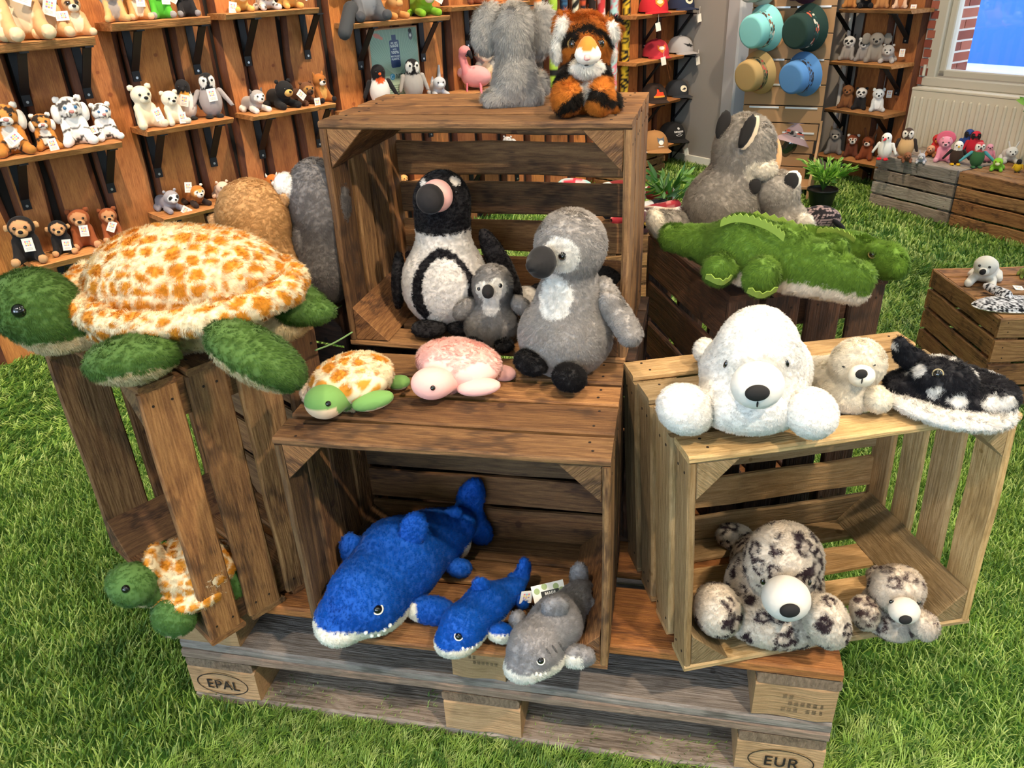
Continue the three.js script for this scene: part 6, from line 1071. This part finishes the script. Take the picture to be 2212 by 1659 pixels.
  { const f = { base: onLevel(1376, 300, 0.2) }, g = thing('mannequin_head', f.base, 'dark glass display head under the red cap', 'display head'); mesh('head', blob([E(f.base.clone().setY(0.42), 0.07, 0.1, 0.08, '#39433a', { m: 1 }), K(f.base.clone().setY(0.22), f.base.clone().setY(0.38), 0.05, 0.045, '#39433a', { m: 1 })], [], 0.02, 0.012, null, f.base), M('#3c4a40', { roughness: 0.1, clearcoat: 1 }), g); mesh('stand', new THREE.CylinderGeometry(0.06, 0.07, 0.04, 16), ironMat, g, V(0, 0.02, 0)); }
}
{ // ---- crates standing on the turf
  const low = (o) => crate({ lo: 0.8, hi: 1, kind: 'old', gap: 0.01, rx: Math.PI / 2, ...o });
  const along = (x0, z0, x1, z1, H, extra) => { const d = V(x1 - x0, 0, z1 - z0).normalize(), n = V(-d.z, 0, d.x), c = V((x0 + x1) / 2, 0, (z0 + z1) / 2).addScaledVector(n, -H); return low({ pos: c.setY(extra.y ?? 0), ry: Math.atan2(n.x, n.z), H, W: Math.hypot(x1 - x0, z1 - z0), ...extra }); };
  along(2.127, -4.463, 2.345, -4.012, 0.38, { seed: 51, D: 0.285, kind: 'grey', label: 'grey weathered low crate beside the corner shelf carrying stork and owl' });
  along(2.352, -3.998, 2.57, -3.545, 0.38, { seed: 52, D: 0.285, hi: 0.95, label: 'brown low crate at the picture edge under the frog' });
  along(1.486, -2.137, 1.976, -2.12, 0.45, { seed: 53, D: 0.3, kind: 'old', top: 4, label: 'low crate on the right carrying the little white seal and flat ray' });
  along(0.79, -5.03, 1.1, -5.34, 0.26, { seed: 54, D: 0.205, W: 0.44, lo: 0.9, label: 'small brown crate under the tan cap in the corner' });
  const A = onLevel(1296, 512, 0.3), B = onLevel(1420, 500, 0.3);
  along(A.x, A.z, B.x, B.z, 0.5, { seed: 55, D: 0.29, y: 0, label: 'low crate covered with plush snakes behind the wolf' });
  const a2 = onLevel(1700, 520, 0.12), b2 = onLevel(1803, 515, 0.12); along(a2.x, a2.z, b2.x + 0.02, b2.z, 0.3, { seed: 56, D: 0.12, kind: 'grey', n: 2, label: 'flat grey crate under the scaly fish toy' });
}
{ // ---- toys on the corner shelves and low crates (far right)
  const s = (n, l, key, px, py, h, yaw, kind, c, o) => small(n, l, typeof key === 'string' ? SH[key].on(px, py) : onLevel(px, py, key), h, yaw, kind, c, o);
  const G = 'corner';
  s('plush_lion', 'tan cat toy at the left of the top corner shelf', 'D1', 1836, 18, 42, -30, sitter, { body: '#c98a4c', face: '#e3c8a0' }); s('plush_gorilla', 'black monkey toy lying on the top corner shelf', 'D1', 1868, 18, 34, -20, lier, { body: '#161416', face: '#d9b07a', mask: '#d9b07a' });
  s('plush_cat', 'light brown toy in the middle of the top corner shelf', 'D1', 1905, 18, 42, -30, sitter, { body: '#b9824f', face: '#e8d8c0' }); s('plush_dog', 'brown and white toy at the right of the top corner shelf', 'D1', 1944, 18, 42, -30, sitter, { body: '#b9764a', face: '#ecdccb', limb: '#e0b99a' }, { tag: [0.6, 0.0, 0.35, 0] });
  s('plush_lemur', 'black and white lemur toy on the corner shelf', 'D2', 1829, 131, 46, -30, sitter, { body: '#a09a94', head: '#eceae6', face: '#eceae6', patch: '#141214', ear: 'point', earCol: '#1b191b', limb: '#a09a94' });
  s('plush_raccoon', 'grey toy with black eye band on the corner shelf', 'D2', 1862, 132, 44, -30, sitter, { body: '#938d88', head: '#d8d5d0', face: '#e3dfd9', patch: '#141214', mask: null });
  s('plush_elephant', 'grey elephant toy at the back of the corner shelf', 'D2', 1888, 124, 56, -25, sitter, { body: '#8d857c', ear: 'big', limb: '#8d857c' });
  s('plush_bear', 'pale grey bear toy lying at the right of the corner shelf', 'D2', 1915, 134, 36, -30, lier, { body: '#b0aba6', face: '#c9c5c0' }, { tag: [0.7, 0.5, 0.0, 0] });
  s('plush_monkey', 'brown long-armed toy on the third corner shelf', 'D3', 1826, 238, 44, -30, sitter, { body: '#8c5a33', face: '#a8714a', limb: '#7a4d2c', ear: 'none' }); s('plush_panda', 'black and white panda toy on the third corner shelf', 'D3', 1855, 240, 42, -30, sitter, { body: '#19171a', head: '#edeae5', face: '#edeae5', patch: '#19171a', earCol: '#19171a' });
  s('plush_koala', 'white and grey koala toy on the third corner shelf', 'D3', 1891, 243, 44, -20, sitter, { body: '#a7acae', head: '#dfe3e4', face: '#e6e9e9', limb: '#c9cdce', belly: '#eceeee' }, { tag: [0.45, 0.7, -0.1, 0] });
  s('plush_wolf', 'small grey wolf toy on the lowest corner shelf', 'D4', 1798, 340, 50, -25, sitter, { body: '#7d7976', face: '#d8d0c4', ear: 'point', earCol: '#a98a62' }); s('plush_red_panda', 'dark brown red panda toy on the lowest corner shelf', 'D4', 1836, 343, 44, -25, sitter, { body: '#5f2f1c', head: '#8a4424', face: '#efe7dc', patch: '#efe7dc', earCol: '#efe7dc' });
  s('plush_fox', 'rusty horned toy on the lowest corner shelf', 'D4', 1870, 347, 46, -40, sitter, { body: '#7c3c1c', head: '#8a4420', face: '#e9e2da', ear: 'long', earCol: '#7c4a2c' });
  s('plush_stork', 'white stork toy with red beak and legs on the grey low crate', 0.285, 1908, 344, 52, -40, bird, { body: '#e6e6e2', head: '#f0efec', beak: '#d3202c', beakLen: 0.34, foot: '#d3202c', spread: 0.42 });
  s('plush_owl', 'brown owl toy with pale face on the grey low crate', 0.285, 1952, 340, 58, -25, bird, { body: '#d2ab78', wing: '#2c2320', head: '#4b3a30', face: '#efe8dd', beak: '#2b201b', foot: '#8a5a3c', beakLen: 0.06 });
  s('plush_hedgehog', 'brown toy lying in front of the owl', 0.285, 1958, 350, 22, -25, lier, { body: '#7a4a30', head: '#8c5a3c', ear: 'none' }); s('plush_rabbit', 'tiny grey rabbit toy right of the owl', 0.285, 1988, 352, 22, -30, lier, { body: '#b7b8c0', face: '#e4e2dc', ear: 'long' });
  s('plush_turtle', 'tan turtle toy behind the tiny rabbit', 0.285, 2008, 337, 24, -30, lier, { body: '#a86a34', head: '#d9a27c', ear: 'none' }); s('plush_dinosaur', 'red toy behind the pink dinosaur', 0.285, 2020, 332, 40, -30, sitter, { body: '#c8322f', face: '#dd8a3a', ear: 'none' });
  { const b = onLevel(2034, 347, 0.285), r = small('plush_dinosaur', 'pink horned dinosaur toy in front of the radiator', b, 50, -25, sitter, { body: '#d9879c', head: '#df93a6', face: '#e6abb8', ear: 'none', foot: '#e3a3b2' }); part(r, 'frill', [r.T.e(0, 0.85, -0.08, 0.36, 0.3, 0.06, '#d4657f')]); part(r, 'horn', [r.T.k(0, 0.7, 0.3, 0, 0.74, 0.46, 0.04, 0.015, '#efe4d8'), ...two((i) => r.T.k(i * 0.12, 0.88, 0.16, i * 0.16, 1.0, 0.3, 0.035, 0.012, '#efe4d8'))]); }
  s('plush_eagle', 'bald eagle toy with white head and yellow feet on the low crate', 0.285, 2062, 355, 46, -25, bird, { body: '#3a2a20', wing: '#1c1614', head: '#efede8', neck: '#efede8', beak: '#d9a81f', foot: '#e2b21e', spread: 0.5 });
  s('plush_parrot', 'blue parrot toy behind the eagle', 0.285, 2084, 334, 50, -25, bird, { body: '#2b4a8c', head: '#2b4a8c', face: '#1a1a1e', beak: '#1a1a1e' }); s('plush_parrot', 'red parrot toy behind the green parrot', 0.285, 2098, 338, 50, -25, bird, { body: '#c31f35', head: '#cf2a3e', face: '#18161a', beak: '#18161a' });
  s('plush_parrot', 'green parrot toy with blue wings and grey beak', 0.285, 2106, 361, 50, -15, bird, { body: '#33633a', wing: '#4a9aa6', head: '#c8525a', face: '#ecebe6', beak: '#3a3a3e', foot: '#33633a', spread: 0.62 });
  s('plush_bird', 'pink round bird toy behind the frog', 0.285, 2130, 350, 36, -20, bird, { body: '#d9899f', head: '#e39cae', beak: '#3a2a2e' }); s('plush_rabbit', 'white rabbit toy with lop ears behind the frog', 0.285, 2178, 350, 34, -20, lier, { body: '#d9d9d6', face: '#e8e8e5', ear: 'long' });
  { const b = onLevel(2152, 368, 0.285); small('plush_frog', 'bright green tree frog toy with orange toes', b, 28, -35, lier, { body: '#86c232', head: '#8fcc38', face: '#d8dcb4', limb: '#7ab82e', ear: 'none', nose: null, eye: '#7a1f1f' }); }
  s('plush_bird', 'yellow and black bird toy at the right picture edge', 0.285, 2196, 372, 26, -25, bird, { body: '#d8b41f', head: '#1c1a1c', beak: '#1c1a1c' });
  const b = onLevel(2121, 612, 0.3), r = small('plush_seal', 'little white seal toy on the right low crate', b, 66, -38, lier, { body: '#d8d6cd', head: '#dddbd2', face: '#e2e0d8', ear: 'none', nose: null, len: 0.7 }); lump('nose', r.g, r.T.fr, r.T.P(0, 0.54, 0.58), r.s * 0.1, r.s * 0.09, r.s * 0.06, noseMat, { m: 1 }); hangTag(r.g, r.T.fr, r.T.P(0.95, 0.04, 0.0), 0.032, 0.024, 8, 0).rotateX(-1.3);
  { const c = onLevel(2190, 655, 0.312), f = { base: c.clone().setY(0.3) }; const pat = (x, y, z, col) => noise(x * 260, y * 90, z * 260) > 0.52 ? RGB('#1b1c22') : RGB('#d9dbe0'); const g = plush('plush_ray', 'flat speckled ray toy on the near right low crate', 'soft toy', f, [E(c, 0.12, 0.012, 0.06, '#ffffff', { m: 1 }), K(c.clone().add(V(-0.005, 0.012, -0.04)), c.clone().add(V(-0.02, 0.012, -0.12)), 0.018, 0.012, '#ffffff', { m: 1 }), E(c.clone().setY(0.306), 0.128, 0.007, 0.066, '#dfe3c4', { m: 1, part: 'underside', cell: 0.004 })], { cell: 0.004, k: 0.01, pat: (x, y, z, col) => y > 0.307 ? pat(x, y, z) : RGB('#dfe3c4') }); }
  s('plush_frog', 'olive toy at the right picture edge on the near low crate', 0.3, 2212, 600, 24, -20, lier, { body: '#7d8f3a', ear: 'none' });
}
{ // ---- hat stand: slatted panel with rails painted as gap light, bucket hats and display head
  const d = V(0.89, 0, 0.456).normalize(), n = V(-d.z, 0, d.x), L0 = onLevel(1590, 400, 0), p0 = L0.clone(), W = (s, y, off = 0) => V(0, y, 0).add(p0).addScaledVector(d, s).addScaledVector(n, off);
  const on = (px, py, off = 0) => { const p = onPlane(px, py, p0.clone().addScaledVector(n, off), n); return { s: p.clone().sub(p0).dot(d), y: p.y }; };
  const L = on(1796, 100).s, g = thing('hat_stand', p0, 'light brown slatted hat stand with rails coloured like light through the gaps against the grey wall', 'display stand', null, yawOf(n)), pm = M('#a8835c', { roughness: 0.7 });
  const ys = [0.06, 0.14, 0.22, 0.3, 0.4, 0.5, 0.62, 0.76, 0.9, 1.04, 1.18, 1.32, 1.5, 1.7, 1.9];
  for (let k = 0; k + 1 < ys.length; k++) { const y0 = ys[k], y1 = ys[k + 1], cut = y0 < 0.36 ? 0.05 * (0.36 - y0) / 0.3 : 0; mesh('slat_panel', board(L - cut, y1 - y0 - 0.006, 0.016, { axis: 0, jit: 0, bend: 0, ch: 0.002 }), pm, g, V((L - cut) / 2, (y0 + y1) / 2, 0)); }
  mesh('back_panel', new THREE.BoxGeometry(L - 0.06, 1.85, 0.006), M('#3a2a1e', { roughness: 0.9 }), g, V(L / 2 - 0.03, 0.96, -0.014));
  const base = new THREE.Shape(); base.moveTo(0, 0); base.lineTo(0.24, 0); base.lineTo(0.23, 0.05); base.bezierCurveTo(0.2, 0.2, 0.03, 0.14, 0.014, 0.42); base.lineTo(0, 0.42);
  const sg = new THREE.ExtrudeGeometry(base, { depth: 0.014, bevelEnabled: false }); sg.rotateY(-Math.PI / 2); mesh('side_panel', sg, pm, g, V(L + 0.012, 0, 0)); mesh('side_panel', sg, pm, g, V(-0.002, 0, 0)); mesh('floor_shelf', board(L, 0.02, 0.2, { axis: 0, jit: 0, bend: 0 }), pm, g, V(L / 2, 0.06, 0.1));
  const gap_light_rail = M('#e9eaec', { roughness: 0.35, metalness: 0.2 });  // near-white colour stands for light passing between the slats
  for (const y of [0.345, 0.49, 0.62, 0.76, 0.9, 1.04]) for (const [a, b] of [[0.08, 0.46], [0.54, 0.94]]) mesh('gap_light_rail', new THREE.BoxGeometry((b - a) * L, 0.01, 0.006), gap_light_rail, g, V((a + b) / 2 * L, y, 0.012));
  function hat(label, px, py, wpx, hpx, crown, band, o = {}) {
    const q = o.at ?? on(px, py, 0.07), pos = o.at ? o.at : W(q.s, q.y, 0.07), r = hpx / 2 * depthOf(pos) / F_PX, h = thing('bucket_hat', pos, label, 'hat', null, 0), m = new THREE.MeshPhysicalMaterial({ color: C(crown), roughness: 0.9, side: THREE.DoubleSide }), bm = new THREE.MeshPhysicalMaterial({ color: C(band), roughness: 0.9, side: THREE.DoubleSide });
    const lt = (pts) => new THREE.LatheGeometry(pts.map(([a, b]) => new THREE.Vector2(a * r, b * r)), 32);
    mesh('crown', lt([[0.001, 0.84], [0.58, 0.84], [0.66, 0.81], [0.7, 0.74], [0.745, 0.4]]), m, h); mesh('band', lt([[0.75, 0.39], [0.775, 0.12]]), o.print ? new THREE.MeshPhysicalMaterial({ map: printTex(o.print, band), roughness: 0.9, side: THREE.DoubleSide }) : bm, h); mesh('brim', lt([[0.77, 0.13], [0.88, 0.0], [1.0, -0.16], [1.005, -0.17], [0.99, -0.17], [0.88, -0.02], [0.76, 0.11]]), m, h);
    h.quaternion.setFromUnitVectors(UP, (o.dir ?? V(-0.86, -0.12, 0.55)).clone().normalize()); return h;
  }
  function printTex(cols, bg) { return textPlate(4, 0.5, 512, (c, w, h) => { c.fillStyle = bg; c.fillRect(0, 0, w, h); for (let k = 0; k < 60; k++) { c.fillStyle = cols[k % cols.length]; c.beginPath(); c.ellipse(hash(k, 1, 9) * w, hash(k, 2, 9) * h, 6 + 12 * hash(k, 3, 9), 4 + 8 * hash(k, 4, 9), hash(k, 5, 9) * 3, 0, 7); c.fill(); } }); }
  hat('turquoise bucket hat with animal print band on the hat stand', 1648, 62, 76, 96, '#7cc3c6', '#7cc3c6', { print: ['#3a3430', '#7a5238', '#e8e4da'] });
  hat('dark green bucket hat with flower print band on the hat stand', 1742, 62, 82, 98, '#14332e', '#10302b', { print: ['#b5563f', '#d9c9b4', '#1f4a44'] });
  hat('tan bucket hat with dark leaf print on the hat stand', 1635, 158, 70, 90, '#a98f5e', '#857550', { print: ['#23302a', '#b04a42', '#4a5c3a'] });
  hat('blue denim bucket hat with animal band on the hat stand', 1732, 162, 80, 92, '#4f83bd', '#4a7cb4', { print: ['#3c3f48', '#23262e'] });
  hat('pale grey bucket hat cut by the top picture edge', 1640, -36, 70, 92, '#b3b0ab', '#8a8680'); hat('dark purple bucket hat cut by the top picture edge', 1736, -40, 80, 92, '#4a1f38', '#3a182c');
  const hp = onLevel(1706, 395, 0).addScaledVector(n, 0.1); const hd = { base: hp.clone().setY(0.07) };
  const mh = thing('mannequin_head', hd.base, 'dark glass display head wearing the lilac hat on the floor shelf', 'display head'); const H = (x, y, z) => hd.base.clone().addScaledVector(RT, x).add(V(0, y, 0)).addScaledVector(NF, -z);
  mesh('head', blob([E(H(-0.01, 0.2, 0), 0.068, 0.085, 0.075, '#ffffff', { m: 1 }), E(H(-0.045, 0.16, 0.02), 0.035, 0.05, 0.04, '#ffffff', { m: 1 }), K(H(0.0, 0.0, 0), H(0.0, 0.13, 0), 0.06, 0.042, '#ffffff', { m: 1 }), E(H(-0.078, 0.175, 0.02), 0.014, 0.02, 0.016, '#ffffff', { m: 1 })], [], 0.02, 0.008, null, hd.base), M('#2f3a30', { roughness: 0.08, clearcoat: 1, metalness: 0.2 }), mh);
  hat('lilac bucket hat with panda print and grey brim on the display head', 1710, 300, 90, 88, '#a89298', '#8f8587', { at: H(0.0, 0.22, 0), dir: V(0.28, 0.9, -0.1), print: ['#c9553f', '#1a1a1c', '#e9e6e0'] });
}
{ // ---- snakes, fish and plants behind the display
  const snake = (label, pts, r, col, o = {}) => { const c = new THREE.CatmullRomCurve3(pts), L = c.getLength(), n = 60, base = pts[0].clone(), m = 12, fr = c.computeFrenetFrames(n), pos = [], cc = [], idx = []; base.y -= r;
    for (let k = 0; k <= n; k++) { const q = c.getPointAt(k / n), rad = r * (k < 3 ? 0.35 + k * 0.22 : k > n - 3 ? 0.3 + (n - k) * 0.22 : 1); for (let j = 0; j <= m; j++) { const a = j / m * 6.2832, e = fr.normals[k].clone().multiplyScalar(Math.cos(a)).addScaledVector(fr.binormals[k], Math.sin(a)); pos.push(...q.clone().addScaledVector(e, rad).sub(base).toArray()); cc.push(...RGB(col(k / n * L, a))); } }
    for (let k = 0; k < n; k++) for (let j = 0; j < m; j++) { const i = k * (m + 1) + j; idx.push(i, i + 1, i + m + 1, i + 1, i + m + 2, i + m + 1); }
    const g = thing('plush_snake', base, label, 'soft toy'), geo = new THREE.BufferGeometry(); geo.setAttribute('position', new THREE.Float32BufferAttribute(pos, 3)); geo.setAttribute('color', new THREE.Float32BufferAttribute(cc, 3)); geo.setIndex(idx); geo.computeVertexNormals(); mesh('body', geo, plushMat, g); if (o.head) mesh('eye', new THREE.SphereGeometry(r * 0.22, 10, 8), M('#caa23a', { roughness: 0.2 }), g, o.head.clone().sub(base)); return g; };
  const h = (x, y, l) => onLevel(x, y, l);
  snake('coral snake toy banded red, white and black on the low crate', [h(1300, 412, 0.335), h(1340, 405, 0.335), h(1390, 412, 0.335), h(1425, 418, 0.335), h(1462, 420, 0.33)], 0.036, (v) => { const t = (v * 8.5) % 2; return t < 0.35 ? '#e4e0da' : t < 1.3 ? '#7c1f1c' : t < 1.6 ? '#e4e0da' : '#17151a'; });
  snake('black and white plush snake lying on the low crate', [h(1300, 460, 0.33), h(1370, 454, 0.33), h(1410, 446, 0.33), h(1440, 440, 0.33)], 0.03, (v) => Math.sin(v * 22 + 1) > -0.1 ? '#181a20' : '#d9d8d6');
  snake('pink and red plush snake lying on the low crate', [h(1320, 476, 0.325), h(1375, 462, 0.325), h(1420, 450, 0.325), h(1470, 440, 0.325)], 0.024, (v, a) => noise(v * 24, a, 2) > 0.5 ? '#b8323c' : '#dd8a84');
  snake('brown and cream python toy on the low crate with maroon head', [h(1392, 486, 0.34), h(1384, 466, 0.335), h(1412, 466, 0.335), h(1450, 470, 0.335), h(1490, 462, 0.335)], 0.042, (v, a) => { if (v < 0.07) return '#5a2f3a'; const [q] = voronoi(v * 14, Math.cos(a) * 1.2, Math.sin(a) * 1.2); return q > 0.62 ? '#e6cdb4' : q > 0.5 ? '#e9e2d8' : '#3b1f22'; }, { head: h(1396, 483, 0.375) });
  snake('red and turquoise plush snake seen through the upper crate', [h(1190, 424, 0.02), h(1200, 406, 0.04), h(1232, 400, 0.05), h(1262, 404, 0.04), h(1276, 420, 0.02)], 0.045, (v, a) => noise(v * 14, a, 4) > 0.62 ? '#9fd0d4' : noise(v * 14, a, 4) > 0.5 ? '#e6b9bd' : '#cf3a4c');
  { const c = h(1775, 470, 0.17), f = { base: c.clone().setY(0.12) }; const g = plush('plush_fish', 'scaly pink and black fish toy beside the small wolf', 'soft toy', f, [E(c, 42, 24, 26, '#b49a96', { ang: 8 }), K(c, h(1735, 462, 0.17), 22, 14, '#b49a96'), E(h(1812, 486, 0.15), 20, 6, 10, '#17151a', { part: 'tail_fin', ang: 40 })], { cell: 0.006, k: 0.02, pat: (x, y, z, col) => { if (col !== RGB('#b49a96')) return col; const u = (x * 0.9 + z * 0.3) * 75, v = (y * 1.1 - z * 0.5) * 75, r = ((v | 0) % 2) * 0.5, fu = (u + r) % 1, fv = v % 1, d = Math.hypot(Math.abs(fu) - 0.5, Math.abs(fv) - 0.5); return d > 0.46 ? RGB('#17151a') : (y > c.y + 0.005 && hash(Math.floor(u + r), Math.floor(v), 2) > 0.5) ? RGB('#2a2326') : col; } }); }
  const leafGeo = (L, W, fold = 0.25) => { const n = 6, pos = [], idx = []; for (let k = 0; k <= n; k++) { const t = k / n, w = W * Math.sin(Math.PI * Math.pow(t, 0.75)) * 0.5, y = L * t, dz = -L * 0.25 * t * t; pos.push(-w, y, dz + w * fold, 0, y, dz, w, y, dz + w * fold); } for (let k = 0; k < n; k++) for (let q = 0; q < 2; q++) { const a = k * 3 + q; idx.push(a, a + 1, a + 4, a, a + 4, a + 3); } const g = new THREE.BufferGeometry(); g.setAttribute('position', new THREE.Float32BufferAttribute(pos, 3)); g.setIndex(idx); g.computeVertexNormals(); return g; };
  const leafM = ['#5f9a2c', '#3f7a26', '#8cbc46', '#2f6424', '#79a86a', '#9fd04e'].map((c) => new THREE.MeshPhysicalMaterial({ color: C(c), roughness: 0.45, transmission: 0.3, thickness: 0, side: THREE.DoubleSide }));
  const plant = (name, label, base, n, spread, height, geos, o = {}) => { reseed(o.seed ?? 3); const g = thing(name, base, label, 'plant'); if (o.pot) { const [r0, r1, hh] = o.pot; mesh('pot', new THREE.LatheGeometry([[0, 0], [r0, 0], [r1, hh], [r1 * 1.06, hh], [r1 * 1.06, hh - 0.012], [r1 * 0.92, hh - 0.01], [0, hh - 0.015]].map(([a, b]) => new THREE.Vector2(a, b)), 28), M('#15171b', { roughness: 0.45 }), g); }
    const y0 = o.y0 ?? 0, st = []; for (let k = 0; k < (o.stems ?? 9); k++) { const a = rnd() * 6.28, q = rr(0.2, 1) * spread; const c = new THREE.QuadraticBezierCurve3(V(0, y0, 0), V(Math.cos(a) * q * 0.25, y0 + height * 0.6, Math.sin(a) * q * 0.25), V(Math.cos(a) * q * 0.8, y0 + height * rr(0.65, 1), Math.sin(a) * q * 0.8)); st.push(c); mesh('stem', new THREE.TubeGeometry(c, 8, 0.0018, 5), leafM[1], g); }
    for (let k = 0; k < n; k++) { const c = st[k % st.length], t = rr(0.3, 1), p = c.getPoint(t), m = mesh('leaf', geos[k % geos.length], leafM[o.tones ? o.tones[k % o.tones.length] : k % 5], g, p), dir = V(p.x + rr(-0.04, 0.04), (o.up ?? 0.05) + rr(-0.05, 0.06), p.z + rr(-0.04, 0.04)).normalize(); m.quaternion.setFromUnitVectors(UP, dir); m.rotateY(rr(-0.6, 0.6)); } return g; };
  plant('potted_plant', 'bushy green plant with narrow leaves in a black pot beside the corner shelf', onLevel(1771, 452, 0), 420, 0.2, 0.16, [leafGeo(0.045, 0.011), leafGeo(0.036, 0.009), leafGeo(0.05, 0.012)], { pot: [0.055, 0.08, 0.12], y0: 0.11, stems: 34, seed: 8, up: 0.04, tones: [2, 0, 2, 5, 5] });
  plant('leafy_plant', 'long-leaved green plant between the plush snakes and the grey wall', onLevel(1440, 452, 0.3), 110, 0.3, 0.17, [leafGeo(0.09, 0.017), leafGeo(0.075, 0.014), leafGeo(0.1, 0.018)], { y0: 0, stems: 16, seed: 9, up: 0.02 });
  { const w = plant('ficus_branch', 'variegated ficus leaves reaching in at the right picture edge', onLevel(2246, 384, 0.285), 90, 0.24, 0.38, [leafGeo(0.06, 0.034), leafGeo(0.05, 0.03)], { pot: [0.05, 0.07, 0.1], y0: 0.09, stems: 9, seed: 12, tones: [0, 1, 2, 4] }); }
}
renderer.render(scene, camera);
